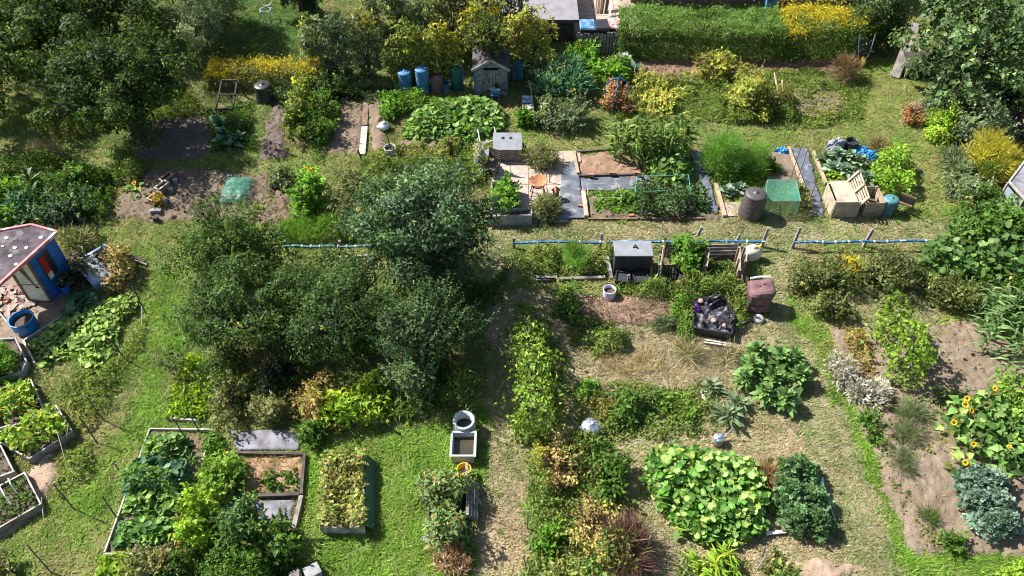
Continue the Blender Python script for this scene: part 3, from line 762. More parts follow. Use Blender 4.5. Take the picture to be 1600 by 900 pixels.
# ------------------------------------------------------------------ bare soil: beds with clods, sinking into the ground at their rims
SOILS = []
def soil_bed(label, poly, col, clod=.05, rise=.03, res=.05, fur=None):
    gp = ground_poly(poly); g = np.array(gp); lo = g.min(0) - .3; hi = g.max(0) + .3
    k = len(SOILS)
    def zf(x, y):
        ins = in_poly(x, y, gp); d = poly_dist(x, y, gp) * np.where(ins, 1, -1)
        d = d + (fbm(x + k * 3, y, 1.6) - .5) * .5 + (fbm(x, y + k * 5, 7) - .5) * .22
        z = np.clip(d / .12, -1, 1) * (rise + .03) - .005
        n = fbm(x + 9, y, 4.5, 4); n2 = np.maximum(fbm(x, y + 21, 11, 2) - .5, 0)
        z = z + np.where(d > -.05, (n - .5) * clod * 2.2 + n2 * clod * 2.6, 0)
        if fur is not None:
            z = z + np.where(d > 0, .025 * np.sin((x * math.cos(fur) + y * math.sin(fur)) * 9), 0)
        return np.maximum(z, -.08)
    me, V = grid_mesh('soil_bed', np.arange(lo[0], hi[0], res), np.arange(lo[1], hi[1], res), zf)
    # drop faces sunk below the ground
    bm = bmesh.new(); bm.from_mesh(me)
    rng = np.random.default_rng(k + 100); nc = int(poly_area(gp) * 42 * min(clod / .05, 1.5))
    q = sample_poly(gp, nc, rng); zz = zf(q[:, 0], q[:, 1])
    for (x, y), z in zip(q, zz):
        s = .012 + .045 * rng.random() ** 3; o = Vector((x, y, max(z, 0)))
        pts = [Vector((rng.normal() * .25 + e[0], rng.normal() * .25 + e[1], rng.normal() * .2 + e[2] * .8)) * s + o for e in ((1, 0, 0), (0, 1, 0), (-1, 0, 0), (0, -1, 0), (0, 0, 1))]
        vv = [bm.verts.new(p) for p in pts]
        for i0 in range(4): bm.faces.new((vv[i0], vv[(i0 + 1) % 4], vv[4]))
    dead = [v for v in bm.verts if v.co.z < -.055]
    bmesh.ops.delete(bm, geom=dead, context='VERTS'); bm.to_mesh(me); bm.free()
    SOILS.append(gp)
    return tag(link('soil_bed', me, earth_mat('soil', False, col)), label, None, None, 'structure')
BROWN, PALE, PINK, GREYB = (.158, .12, .086), (.20, .153, .11), (.195, .145, .106), (.13, .102, .083)
soil_bed('dug soil bed under the shade of the large tree', [(205, 188), (330, 180), (335, 245), (215, 252)], GREYB)
soil_bed('bare dug soil around the flower troughs', [(185, 272), (330, 262), (445, 280), (455, 345), (420, 352), (180, 342)], BROWN, .07)
soil_bed('soil strip beside the black compost bin', [(425, 160), (450, 152), (446, 245), (405, 250)], GREYB)
soil_bed('pale soil strip left of the plank path', [(530, 150), (568, 152), (566, 240), (512, 242)], PINK)
soil_bed('raked soil strip right of the plank path', [(577, 155), (600, 158), (602, 242), (577, 242)], PINK, .03, fur=1.3)
soil_bed('bare oval soil patch below the long hedge', [(1225, 138), (1318, 145), (1328, 172), (1250, 186)], PINK, .03)
soil_bed('raked brown soil bed inside timber edging', [(905, 240), (1000, 236), (1005, 276), (905, 274)], (.24, .155, .105), .03)
soil_bed('soil under the strawberry and bean rows', [(918, 308), (1105, 303), (1120, 342), (918, 342)], BROWN, .03)
soil_bed('pale soil beside the feathery herbs', [(1170, 232), (1238, 238), (1258, 290), (1180, 292)], PINK, .03)
soil_bed('large pale soil plot with the tall bean row', [(1290, 512), (1520, 505), (1640, 560), (1660, 870), (1425, 862), (1390, 790), (1345, 650)], PALE, .045)
soil_bed('reddish weedy soil below the lilac bucket', [(885, 458), (1050, 465), (1045, 508), (905, 502)], (.27, .17, .13), .05)
soil_bed('soil around the squash patch beside the shed', [(625, 220), (700, 205), (700, 240), (625, 242)], PINK, .04)
soil_bed('dark soil between the pallets', [(1040, 405), (1150, 400), (1165, 440), (1045, 445)], (.15, .10, .075), .06)
soil_bed('reddish earth behind the garden fence', [(985, 95), (1390, 92), (1290, 112), (1010, 118)], (.19, .12, .085), .05)
soil_bed('pale path of soil beside the white raised bed', [(55, 720), (75, 700), (100, 735), (60, 800), (-40, 870), (-40, 830)], (.34, .25, .18), .03)
soil_bed('earth strip with a crack along the lower plot', [(1235, 880), (1345, 882), (1345, 890), (1240, 920)], (.33, .24, .17), .04)

# ------------------------------------------------------------------ grass
def grow_grass():
    n = 400 * 1650
    rng = np.random.default_rng(3)
    # even per area over the part of the ground in view (a little beyond)
    ys = 4.6 + rng.random(n) * 31.4
    xs = (rng.random(n) - .5) * 2 * 26.5
    w = ys * CP + CAM_H * SP
    ok = np.abs(xs) < 1010 / FPX * w
    beyond = (np.abs(xs) > 830 / FPX * w) | (ys < 6.9)
    ok &= ~beyond | (rng.random(n) < .3)
    xs, ys = xs[ok], ys[ok]
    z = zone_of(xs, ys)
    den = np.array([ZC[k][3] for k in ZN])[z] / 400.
    bald = fbm(xs, ys, 2.2, 3)
    ok = rng.random(len(xs)) < den * np.clip(.45 + (bald - .3) * 2.6, .4, 1)
    for gp in SOILS:
        g = np.array(gp); lo, hi = g.min(0), g.max(0)
        near = ok & (xs > lo[0]) & (xs < hi[0]) & (ys > lo[1]) & (ys < hi[1])
        j = np.where(near)[0]
        if len(j):
            d = in_poly(xs[j], ys[j], gp) & (poly_dist(xs[j], ys[j], gp) > .08)
            ok[j[d & (rng.random(len(j)) > np.where(fbm(xs[j] + 3, ys[j], 1.6, 3) > .56, .3, .035))]] = False
    for gp in COVERED:
        j = np.where(ok)[0]
        ok[j[in_poly(xs[j], ys[j], gp)]] = False
    xs, ys, z = xs[ok], ys[ok], z[ok]
    n = len(xs)
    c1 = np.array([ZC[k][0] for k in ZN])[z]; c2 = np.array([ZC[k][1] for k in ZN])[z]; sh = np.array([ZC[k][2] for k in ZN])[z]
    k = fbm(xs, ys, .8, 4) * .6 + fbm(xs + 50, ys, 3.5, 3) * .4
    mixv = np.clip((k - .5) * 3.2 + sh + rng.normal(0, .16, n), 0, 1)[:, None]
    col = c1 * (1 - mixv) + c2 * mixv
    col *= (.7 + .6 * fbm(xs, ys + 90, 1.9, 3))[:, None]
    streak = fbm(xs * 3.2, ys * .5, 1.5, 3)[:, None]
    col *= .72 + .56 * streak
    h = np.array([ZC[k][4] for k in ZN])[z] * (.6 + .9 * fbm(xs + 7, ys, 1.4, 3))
    f = Fol()
    for b in range(3):
        a = rng.random(n) * 6.28
        P = np.stack([xs + rng.normal(0, .022, n), ys + rng.normal(0, .022, n), np.full(n, -.012)], 1)
        D = np.stack([np.cos(a), np.sin(a), .35 + .6 * rng.random(n)], 1)
        Nn = np.stack([-np.cos(a), -np.sin(a), np.full(n, .9)], 1)
        f.put(P, D, Nn, h * rng.uniform(1.0, 2.2, n), rng.uniform(.017, .036, n), col * rng.uniform(.75, 1.3, (n, 1)), 'needle')
    # broad leaved weeds dotted through the turf
    j = rng.choice(n, 2600, replace=False); j = j[fbm(xs[j] + 11, ys[j], .9, 3) > .47]
    for b_ in range(6):
        a = rng.random(len(j)) * 6.28
        f.put(np.stack([xs[j], ys[j], np.full(len(j), .01)], 1), np.stack([np.cos(a), np.sin(a), .25 + .5 * rng.random(len(j))], 1), np.tile([[0, 0, 1.]], (len(j), 1)) + rng.normal(0, .3, (len(j), 3)), rng.uniform(.05, .13, len(j)), rng.uniform(.025, .055, len(j)), np.array([[.085, .165, .03]]) * rng.uniform(.7, 1.5, (len(j), 1)), 'leaf')
    tag(f.build('grass', GRASS_M), 'short mown and sun-bleached grass between the plots', 'grass', None, 'stuff')
COVERED = []
def covered(poly): COVERED.append(ground_poly(poly)); return poly
# ------------------------------------------------------------------ built things
def W(root, name, mb, m, parent=None, **kw):
    """part whose shape was collected in world metres, hung under its thing"""
    o = mb.build(name, m, parent or root, **kw)
    if parent is None: o.location = -root.location
    return o
def Wt(name, label, cat, px, py, z=0.0, group=None): return thing(name, label, cat, at(px, py, z) if z == 0 else Vector((*at(px, py, z)[:2], z)), 0, group)
UP = Vector((0, 0, 1))
def P3(px, py, z): v = at(px, py); return Vector((v.x, v.y, z))

def raised_bed(label, pxs, h, m, soil='soil_dark', t=.04, name='raised_bed', group=None, cat='raised bed', fill=.75, rim=False):
    """four boards round a bed of soil; corners given where they stand on the ground"""
    c = [at(*p) for p in pxs]; mid = sum(c, Vector()) / len(c)
    root = thing(name, label, cat, (mid.x, mid.y, 0), 0, group)
    n = len(c)
    for i in range(n):
        a, b = c[i], c[(i + 1) % n]; d = (b - a).normalized()
        inw = (mid - (a + b) / 2); inw.z = 0; inw = (inw - d * inw.dot(d)).normalized()
        s = d * 0 if i % 2 == 0 else d * t * 1.02
        e = b if i % 2 == 0 else b - d * t * 1.02
        mb = MB().bar(a + s + inw * t / 2 + UP * h / 2, e + inw * t / 2 + UP * (h / 2 + .004 * (i % 2)), t, h)
        W(root, 'board', mb, M['wood_grey' if rim else m])
        if rim: W(root, 'rim', MB().bar(a + s + inw * t / 2 + UP * (h + .012), e + inw * t / 2 + UP * (h + .012 + .004 * (i % 2)), t * .9, .02), M[m])
    if fill:
        q = [p + (mid - p) * .04 for p in c]
        covered(pxs)
        gx = [v.x for v in q]; gy = [v.y for v in q]
        gp = [(v.x, v.y) for v in q]
        me, V = grid_mesh('soil', np.arange(min(gx), max(gx), .06), np.arange(min(gy), max(gy), .06),
                          lambda x, y: h * fill + (fbm(x, y, 7) - .5) * .06)
        bm = bmesh.new(); bm.from_mesh(me)
        xs = np.array([v.co.x for v in bm.verts]); ys = np.array([v.co.y for v in bm.verts])
        ins = in_poly(xs, ys, gp); bm.verts.ensure_lookup_table()
        bmesh.ops.delete(bm, geom=[bm.verts[i] for i in np.where(~ins)[0]], context='VERTS')
        bm.to_mesh(me); bm.free()
        o = link('soil', me, M[soil], root); o.location = -root.location
    return root
def lying_board(name, label, p, q, w, th, m, z=0.0, cat='board', group=None, z2=None):
    a, b = at(*p), at(*q)
    root = thing(name, label, cat, (a.x, a.y, 0), 0, group)
    W(root, 'plank', MB().bar(a + UP * (z + th / 2), b + UP * ((z if z2 is None else z2) + th / 2), w, th), M[m])
    return root
def tag_mesh(o, label, cat, group=None): return tag(o, label, cat, group)
def sheet(name, label, poly, m, z=.02, cat='ground sheet', wrinkle=.03, res=.07, kind=None):
    covered(poly)
    gp = ground_poly(poly); g = np.array(gp); lo = g.min(0); hi = g.max(0)
    me, V = grid_mesh(name, np.arange(lo[0] - .1, hi[0] + .1, res), np.arange(lo[1] - .1, hi[1] + .1, res),
                      lambda x, y: z + (fbm(x, y, 2.6, 3) - .45) * wrinkle * 1.5 + np.abs(fbm(x * 1.0, y * .4, 5, 2) - .5) * wrinkle * 1.4)
    bm = bmesh.new(); bm.from_mesh(me)
    xs = np.array([v.co.x for v in bm.verts]); ys = np.array([v.co.y for v in bm.verts])
    d = np.where(in_poly(xs, ys, gp), 1, -1) * poly_dist(xs, ys, gp) + (fbm(xs, ys, 4) - .5) * .1
    bm.verts.ensure_lookup_table()
    bmesh.ops.delete(bm, geom=[bm.verts[i] for i in np.where(d < -.02)[0]], context='VERTS')
    r = bmesh.ops.extrude_face_region(bm, geom=bm.faces[:])
    bmesh.ops.translate(bm, verts=[v for v in r['geom'] if isinstance(v, bmesh.types.BMVert)], vec=(0, 0, .006))
    bmesh.ops.recalc_face_normals(bm, faces=bm.faces[:])
    bm.to_mesh(me); bm.free()
    return tag(link(name, me, M[m]), label, cat, None, kind)
def barrel(name, label, px, py, r, h, m, rings=3, lid=None, cat='barrel', taper=.85, open_=False, group=None, content=None, water=.75, lip=.9):
    root = Wt(name, label, cat, px, py, 0, group)
    pr = [(r * taper if taper < 1 else r, 0)]
    k = 14
    for i in range(k + 1):
        t = i / k
        w = r * (taper + (1 - taper) * math.sin(math.pi * min(t * .5 + .25, 1)) ** 1) if taper < 1 else r * (1 - (taper - 1) * t)
        if rings and i % max(1, k // (rings + 1)) == 0 and 0 < i < k: w *= 1.035
        pr.append((w, h * t))
    if open_:
        rr = pr[-1][0]
        pr += [(rr * 1.06, h), (rr * 1.06, h + .03), (rr * (lip + .03), h + .03), (rr * lip, h * water)]
        MB().lathe(pr, 28, cap=False).build('body', M[m], root, smooth=True)
        MB().lathe([(.001, 0), (rr * (lip + .01), 0)], 28, (0, 0, h * water), cap=False).build(content[0], M[content[1]], root)
    else:
        MB().lathe(pr, 28).build('body', M[m], root, smooth=True)
        if lid:
            rr = pr[-1][0]
            MB().lathe([(rr * 1.05, h - .04), (rr * 1.07, h), (rr * .96, h + .035), (rr * .5, h + .05), (rr * .16, h + .055), (rr * .14, h + .09), (.002, h + .095)], 28, cap=False).build('lid', M[lid], root, smooth=True)
    return root
def slat_frame(root, o, u, v, nv, L, H, m, sw=.09, th=.02, bearers=3, name='slat', bm=None, gap=None):
    """pallet face: slats along u stacked along v, bearers behind along v"""
    o = Vector(o); u = Vector(u).normalized(); v = Vector(v).normalized(); n = u.cross(v)
    for i in range(nv):
        c = o + v * (sw / 2 + (H - sw) * i / max(nv - 1, 1))
        W(root, name, MB().bar(c, c + u * L * rnd.uniform(.985, 1), th, sw, v), M[m])
    for i in range(bearers):
        c = o + u * (.04 + (L - .08) * i / max(bearers - 1, 1)) - n * (th / 2 + .028)
        W(root, 'bearer', MB().bar(c, c + v * H, .07, .05, n), M[bm or m])
def pole(name, label, base, h, top=None, r=.02, m='wood_grey', cat='post', group=None, square=False, lean=(0, 0)):
    b = at(*base)
    root = None
    tip = Vector((b.x + lean[0], b.y + lean[1], h))
    mb = MB()
    if square: mb.bar(Vector((0, 0, -.1)), tip - b, r * 2, r * 2)
    else: mb.tube([Vector((0, 0, -.1)), (tip - b) * .5 + Vector((rnd.uniform(-.01, .01), 0, 0)), tip - b], r, 7, r * .85)
    o = mb.build(name, M[m], None, (b.x, b.y, 0))
    return tag(o, label, cat, group)

# --- garden shed at the back
def garden_shed():
    x0, x1 = at(743, 152), at(793, 152)
    w = x1.x - x0.x; y = x0.y; d = 1.7; eave = hgt(768, 152, 107) ; ridge = hgt(768, 152, 93); cx = (x0.x + x1.x) / 2
    root = thing('garden_shed', 'small apex garden shed with weathered grey boards and a brown door', 'shed', (cx, y, 0))
    nb = 13
    dw = w * .45
    for i in range(nb):
        z0 = eave * i / nb; z1 = eave * (i + 1) / nb
        for s, (a, b) in enumerate(((x0.x, cx - dw / 2), (cx + dw / 2, x1.x))):
            W(root, 'weatherboard', MB().box(((a + b) / 2, y + .012, (z0 + z1) / 2), (b - a, .03, (z1 - z0) * .96), Euler((math.radians(7), 0, 0)).to_matrix()), M['shed_grey'])
    W(root, 'gable', MB().add([(x0.x, y + .03, eave), (x1.x, y + .03, eave), (cx, y + .03, ridge), (x0.x, y + .06, eave), (x1.x, y + .06, eave), (cx, y + .06, ridge)], [(0, 1, 2), (5, 4, 3), (0, 2, 5, 3), (1, 4, 5, 2)]), M['shed_grey'])
    for sx in (x0.x + .015, x1.x - .015):
        W(root, 'side_wall', MB().box((sx, y + d / 2 + .04, eave / 2), (.03, d, eave)), M['blue_paint'] if sx < cx else M['shed_grey'])
    W(root, 'back_wall', MB().box((cx, y + d + .05, eave / 2), (w, .03, eave)), M['shed_grey'])
    door = W(root, 'door', MB().box((cx, y + .02, eave * .48), (dw, .02, eave * .94)), M['wood_dark'])
    for i in range(5):
        o = MB().box((cx - dw / 2 + dw * (i + .5) / 5, y - .006, eave * .48), (dw / 5 - .012, .02, eave * .93)).build('plank', M['wood_grey'], door)
    MB().box((cx + dw * .4, y - .03, eave * .5), (.03, .03, .1)).build('handle', M['steel_dark'], door)
    W(root, 'corner_trim', MB().box((x0.x - .01, y - .01, eave / 2), (.05, .05, eave)), M['blue_paint'])
    for s in (-1, 1):
        ex = cx + s * (w / 2 + .1); ez = eave - (ridge - eave) * .1 / (w / 2)
        a = Vector((cx, y - .1, ridge + .03)); b = Vector((ex, y - .1, ez + .03)); off = Vector((0, d + .25, 0))
        W(root, 'roof', MB().add([a, b, b + off, a + off] + [p + UP * .03 for p in (a, b, b + off, a + off)], [(0, 1, 2, 3), (7, 6, 5, 4), (0, 4, 5, 1), (1, 5, 6, 2), (2, 6, 7, 3), (3, 7, 4, 0)]), M['felt'])
        W(root, 'bargeboard', MB().bar(a + Vector((0, -.015, 0)), b + Vector((0, -.015, 0)), .025, .08), M['wood_white'])
garden_shed()
def chair(name, label, px, py, s, m, rz, cat='chair', seat_z=.42, slats=4, cross=False):
    root = Wt(name, label, cat, px, py); root.rotation_euler.z = rz
    w = .42 * s; d = .4 * s; z = seat_z * s
    for i in range(slats):
        MB().box((0, -d / 2 + d * (i + .5) / slats, z), (w, d / slats * .8, .025)).build('seat_slat', M[m], root)
    for sx in (-1, 1):
        if cross:
            MB().bar((sx * w / 2, -d / 2, 0), (sx * w / 2, d / 2, z), .03, .03).build('leg', M[m], root)
            MB().bar((sx * w / 2 - sx * .035, d / 2, 0), (sx * w / 2 - sx * .035, -d / 2, z), .03, .03).build('leg', M[m], root)
        else:
            for sy in (-1, 1): MB().bar((sx * (w / 2 - .03), sy * (d / 2 - .03), 0), (sx * (w / 2 - .03), sy * (d / 2 - .03), z - .012), .04, .04).build('leg', M[m], root)
        MB().bar((sx * w / 2, d / 2, z), (sx * w / 2, d / 2 + .12 * s, z + .45 * s), .035, .035).build('back_post', M[m], root)
    for i in range(slats):
        t = .35 + .6 * i / max(slats - 1, 1)
        MB().box((0, d / 2 + .12 * s * t - .012, z + .45 * s * t), (w, .02, .07 * s)).build('back_slat', M[m], root)
    return root
chair('garden_chair', 'small bright blue chair in front of the shed door', 774, 158, .75, 'plastic_blue', math.pi, 'chair')
G_BAR = 'containers lined up along the back shrubs'
barrel('water_barrel', 'pale blue plastic barrel furthest from the shed', 635, 140, .25, .75, 'plastic_blue', 2, 'plastic_blue', group=G_BAR)
barrel('water_barrel', 'tall blue lidded barrel next to the brown bin', 662, 143, .25, .95, 'plastic_blue', 3, 'plastic_blue', group=G_BAR)
barrel('compost_bin', 'brown ribbed bin between two blue containers', 684, 143, .26, .62, 'cover_brown', 2, 'cover_brown', taper=1.1, group=G_BAR, cat='bin')
barrel('bucket', 'small low blue bucket beside the brown bin', 697, 142, .15, .34, 'plastic_blue', 0, None, taper=1.1, open_=True, content=('water', 'water'), group=G_BAR, cat='bucket')
barrel('water_barrel', 'dark green barrel nearest to the shed', 715, 138, .24, .85, 'plastic_green', 3, 'plastic_green', group=G_BAR)
def back_sheet():
    a, b = at(801, 126), at(817, 126)
    root = thing('panel', 'upright pale blue plastic panel right of the shed', 'panel', a)
    W(root, 'sheet', MB().add([a + UP * .05, b + UP * .05, b + Vector((.03, .25, .8)), a + Vector((-.05, .25, .72))] + [p + Vector((0, .02, 0)) for p in (a + UP * .05, b + UP * .05, b + Vector((.03, .25, .8)), a + Vector((-.05, .25, .72)))], [(0, 1, 2, 3), (7, 6, 5, 4), (0, 4, 5, 1), (1, 5, 6, 2), (2, 6, 7, 3), (3, 7, 4, 0)]), M['plastic_blue'])
    W(root, 'prop', MB().tube([a + Vector((-.12, 0, 0)), a + Vector((-.2, .22, .85))], .02, 6), M['wood_grey'])
back_sheet()
def barrow():
    root = Wt('handcart', 'small cart with a white tray and upright pole by the dark shrubs', 'cart', 825, 176)
    MB().box((0, 0, .22), (.42, .3, .1)).build('tray', M['wood_white'], root, bevel=.01)
    MB().box((-.02, .38, .28), (.4, .4, .12)).build('box', M['blue_worn'], root)
    for s in (-1, 1): MB().lathe([(.1, -.02), (.1, .02)], 14).build('wheel', M['plastic_black'], root, (s * .22, .2, .1), (0, math.pi / 2, 0))
    MB().tube([(.17, .1, .25), (.1, .42, .7), (.02, .62, .95)], .018, 6).build('handle', M['wood_pale'], root)
barrow()
barrel('compost_bin', 'black compost bin beside the golden hedge', 416, 156, .35, .62, 'plastic_black', 3, 'plastic_black', taper=1.15, cat='compost bin')

# --- frame over the kale, plank path
def climbing_frame():
    A, B, Cc, D = at(336, 178), at(362, 178), at(372, 160), at(348, 160)
    root = thing('climbing_frame', 'dark grey timber ladder frame leaning over the kale', 'frame', at(350, 172))
    h = hgt(352, 165, 137)
    T0, T1 = Cc + Vector((.1, .25, h)), D + Vector((.1, .25, h))
    for p, q in ((A, T1), (B, T0)): W(root, 'rail', MB().bar(p, q, .05, .06), M['wood_dark'])
    for t in (.12, .55, .98):
        W(root, 'rung', MB().bar(A.lerp(T1, t) + UP * .04, B.lerp(T0, t) + UP * .04, .04, .05), M['wood_dark'])
    for p, q in ((Cc, T0), (D, T1)): W(root, 'leg', MB().bar(p + Vector((.25, .3, 0)), q, .05, .05), M['wood_dark'])
climbing_frame()
root = thing('plank_path', 'narrow path of two boards laid end to end between soil strips', 'path', at(569, 200))
covered([(562, 155), (577, 155), (575, 245), (560, 245)])
W(root, 'board', MB().bar(at(572, 157) + UP * .04, at(570, 198) + UP * .04, .2, .05), M['wood_brown'])
W(root, 'board', MB().bar(at(570, 200) + UP * .05, at(566, 243) + UP * .05, .22, .05), M['wood_white'])
def dome_bin(name, label, px, py, r, h, m, lid, fins=True, cat='incinerator'):
    root = Wt(name, label, cat, px, py)
    MB().lathe([(r * .85, .08), (r * .95, h * .5), (r, h)], 24).build('body', M[m], root, smooth=True)
    for k in range(3):
        a = k * 2.1 + .4
        MB().tube([(r * .7 * math.cos(a), r * .7 * math.sin(a), .1), (r * .85 * math.cos(a), r * .85 * math.sin(a), 0)], .018, 5).build('leg', M[m], root)
    l = MB().lathe([(r * 1.12, h), (r * 1.1, h + .02), (r * .75, h + r * .34), (r * .28, h + r * .55), (r * .26, h + r * .75), (r * .2, h + r * .75), (.002, h + r * .6)], 24, cap=False).build('lid', M[lid], root, smooth=True)
    if fins:
        for k in range(10):
            a = k * math.pi / 5
            MB().bar((r * 1.05 * math.cos(a), r * 1.05 * math.sin(a), h + .035), (r * .4 * math.cos(a), r * .4 * math.sin(a), h + r * .52), .03, .02).build('rib', M[lid], l)
    for s in (-1, 1): MB().tube([(s * r, -.08, h * .75), (s * (r + .06), 0, h * .8), (s * r, .08, h * .75)], .012, 5).build('handle', M[m], root)
    return root
dome_bin('incinerator', 'silver garden incinerator with ribbed dome lid near the bean hedge', 921, 680, .2, .40, 'galv', 'galv')
dome_bin('incinerator', 'galvanised incinerator lid and bin at the far end of the white plank', 601, 203, .2, .2, 'galv', 'galv', False)
barrel('planter_tub', 'cream round tub holding an upright stick below the plank path', 611, 243, .22, .32, 'wood_white', 0, open_=True, taper=1.1, content=('soil', 'soil_dark'), cat='tub')
pole('stake', 'dark stake leaning in the cream tub', (613, 243), .75, r=.02, m='wood_dark', cat='stake', lean=(-.1, .1))
pole('stake', 'rough brown stake at the lower end of the white plank', (566, 250), .45, r=.035, m='wood_brown', cat='stake', lean=(-.1, 0))
pole('post', 'short grey post below the cream tub', (610, 268), .6, r=.04, m='wood_dark', square=True)
pole('post', 'dark post at the edge of the squash leaves left of the storage box', (706, 248), .75, r=.05, m='wood_dark', square=True)
def pipe_goal():
    root = Wt('pipe_goal', 'white plastic pipe frame bent like a goal over the squash', 'frame', 750, 226)
    a, b = at(751, 226), at(776, 219); ta = Vector((*P3(747, 215, 0)[:2], .35)); tb = Vector((*P3(773, 210, 0)[:2], .3))
    for p, q in ((a + UP * .03, ta), (a + UP * .03, b + UP * .03), (b + UP * .03, tb)):
        W(root, 'pipe', MB().tube([p, q], .022, 8), M['white'])
pipe_goal()

# --- patio with storage box, chair, fire bowl
def patio():
    poly = [(770, 238), (902, 236), (902, 250), (882, 264), (874, 347), (770, 348)]
    covered(poly)
    root = thing('patio', None, None, at(840, 290)); root['kind'] = 'structure'; root['label'] = 'worn pinkish slab patio'
    gp = ground_poly(poly); xs = [p[0] for p in gp]; ys = [p[1] for p in gp]
    x = min(xs)
    step = .6
    W(root, 'bed', MB().prism(gp, -.05, .008), M['slab'])
    i = 0
    while x < max(xs):
        y = min(ys)
        while y < max(ys):
            c = (x + step / 2, y + step / 2)
            if in_poly(np.array([c[0]]), np.array([c[1]]), gp)[0]:
                i += 1
                W(root, 'slab', MB().box((c[0], c[1], .02 + rnd.uniform(-.003, .004)), (step - .018, step - .018, .04), Euler((rnd.uniform(-.006, .006), rnd.uniform(-.006, .006), rnd.uniform(-.01, .01))).to_matrix()), M[rnd.choice(['slab', 'slab', 'slab_pink'])])
            y += step
        x += step
patio()
def storage_box():
    a, b = at(772, 253), at(814, 253)
    w = b.x - a.x; h = .55; d = .75
    root = thing('storage_box', 'grey timber storage box with a sloping lid at the back of the patio', 'storage box', ((a.x + b.x) / 2, a.y, 0))
    for i in range(4):
        MB().box((0, 0, .07 + .125 * i), (w, .03, .118)).build('board', M['wood_grey'], root)
    for s in (-1, 1): MB().box((s * (w / 2 - .016), d / 2 + .02, .25), (.03, d, .5)).build('side', M['wood_grey'], root)
    MB().box((0, d + .02, .28), (w, .03, .56)).build('back', M['wood_grey'], root)
    lid = MB().box((0, d / 2, h + .02), (w + .06, d + .1, .035), Euler((.1, 0, 0)).to_matrix()).build('lid', M['box_grey'], root, bevel=.006)
    for s in (-.16, .1): MB().box((s, d / 2 + .15, h + .06), (.1, .06, .05), Euler((0, 0, .7)).to_matrix()).build('catch', M['wood_dark'], lid)
storage_box()
pole('post', 'dark post at the right end of the grey storage box', (819, 244), .5, r=.06, m='wood_dark', square=True)
chair('folding_chair', 'dark wooden folding chair on the patio beside the storage box', 768, 275, 1.0, 'wood_dark', -.5, 'chair', .44, 5, True)
def tilted_panels():
    root = Wt('folded_sunbed', 'dark brown folded panel leaning beside the storage box', 'panel', 757, 262)
    W(root, 'board', MB().bar(P3(758, 264, .02), P3(756, 258, .75), .3, .04, (1, 0, 0)), M['wood_brown'])
    W(root, 'frame', MB().bar(P3(766, 252, .35), P3(752, 252, .38), .35, .03), M['box_grey'])
tilted_panels()
barrel('planter_tub', 'tall teal pot of silvery leaves behind the folding chair', 750, 258, .16, .5, 'teal', 0, None, taper=1.05, open_=True, content=('soil', 'soil_dark'), cat='pot')
def fire_bowl():
    root = Wt('fire_bowl', 'rusty round fire bowl on a black four-legged stand', 'fire bowl', 840, 308)
    z = .62
    MB().lathe([(.002, z - .10), (.15, z - .08), (.27, z), (.31, z + .06), (.31, z + .08), (.28, z + .07), (.2, z - .01), (.002, z - .05)], 28, cap=False).build('bowl', M['rust'], root, smooth=True)
    MB().lathe([(.2, z - .1), (.22, z - .1), (.22, z - .07), (.2, z - .07), (.2, z - .1)], 20, cap=False).build('ring', M['steel_dark'], root)
    for k in range(4):
        a = math.pi / 4 + k * math.pi / 2
        MB().tube([(.2 * math.cos(a), .2 * math.sin(a), z - .08), (.34 * math.cos(a), .34 * math.sin(a), 0)], .016, 6).build('leg', M['steel_dark'], root)
fire_bowl()
def chiminea():
    root = Wt('lantern', 'tall rusty lantern standing beside the fire bowl', 'lantern', 868, 312)
    MB().box((0, 0, .025), (.2, .2, .05)).build('base', M['rust'], root)
    for sx in (-1, 1):
        for sy in (-1, 1): MB().bar((sx * .085, sy * .085, .05), (sx * .085, sy * .085, .4), .025, .025).build('post', M['rust'], root)
    MB().box((0, 0, .2), (.13, .13, .3)).build('pane', M['glass'], root)
    MB().lathe([(.16, .4), (.14, .43), (.05, .52), (.02, .56)], 4).build('cap', M['rust'], root)
chiminea()
pole('stake', 'short dark stake standing on the patio right of the fire bowl', (859, 287), .42, r=.018, m='steel_dark', cat='stake', lean=(-.02, .06))
raised_bed('timber planter box on the patio filled with bushy green leaves', [(768, 335), (808, 335), (808, 300), (768, 300)], .45, 'wood_grey', name='planter_box', cat='planter')
raised_bed('low grey trough at the lower edge of the patio', [(762, 354), (831, 352), (831, 340), (762, 342)], .42, 'stone_grey', name='planter_trough', cat='planter')

# --- membranes, edging and beds to the right of the patio
sheet('ground_sheet', 'blue grey slatted membrane path beside the patio', [(878, 262), (902, 250), (916, 342), (868, 346)], 'membrane', z=.05, cat='membrane')
sheet('ground_sheet', 'dark membrane strip above the strawberry row', [(905, 278), (1015, 276), (1020, 296), (908, 300)], 'membrane', cat='membrane')
sheet('ground_sheet', 'dark membrane running down beside the sweetcorn', [(1078, 235), (1098, 235), (1125, 335), (1100, 335)], 'membrane', cat='membrane')
sheet('ground_sheet', 'black membrane path between two rows of pale edging', [(1234, 232), (1262, 232), (1290, 340), (1262, 340)], 'membrane', cat='membrane')
lying_board('edging_board', 'pale edging board at the left of the raked soil', (896, 240), (903, 274), .1, .12, 'wood_pale')
lying_board('edging_board', 'pale upright board at the left end of the strawberry row', (911, 303), (916, 342), .13, .15, 'wood_new')
lying_board('edging_board', 'low dark edging along the top of the raked soil', (900, 239), (985, 233), .06, .08, 'wood_dark')
lying_board('edging_board', 'dark timber edging below the raked soil', (904, 277), (1000, 275), .06, .1, 'wood_dark')
lying_board('edging_board', 'long thin edging board below the strawberries', (918, 344), (1100, 343), .06, .08, 'wood_brown')
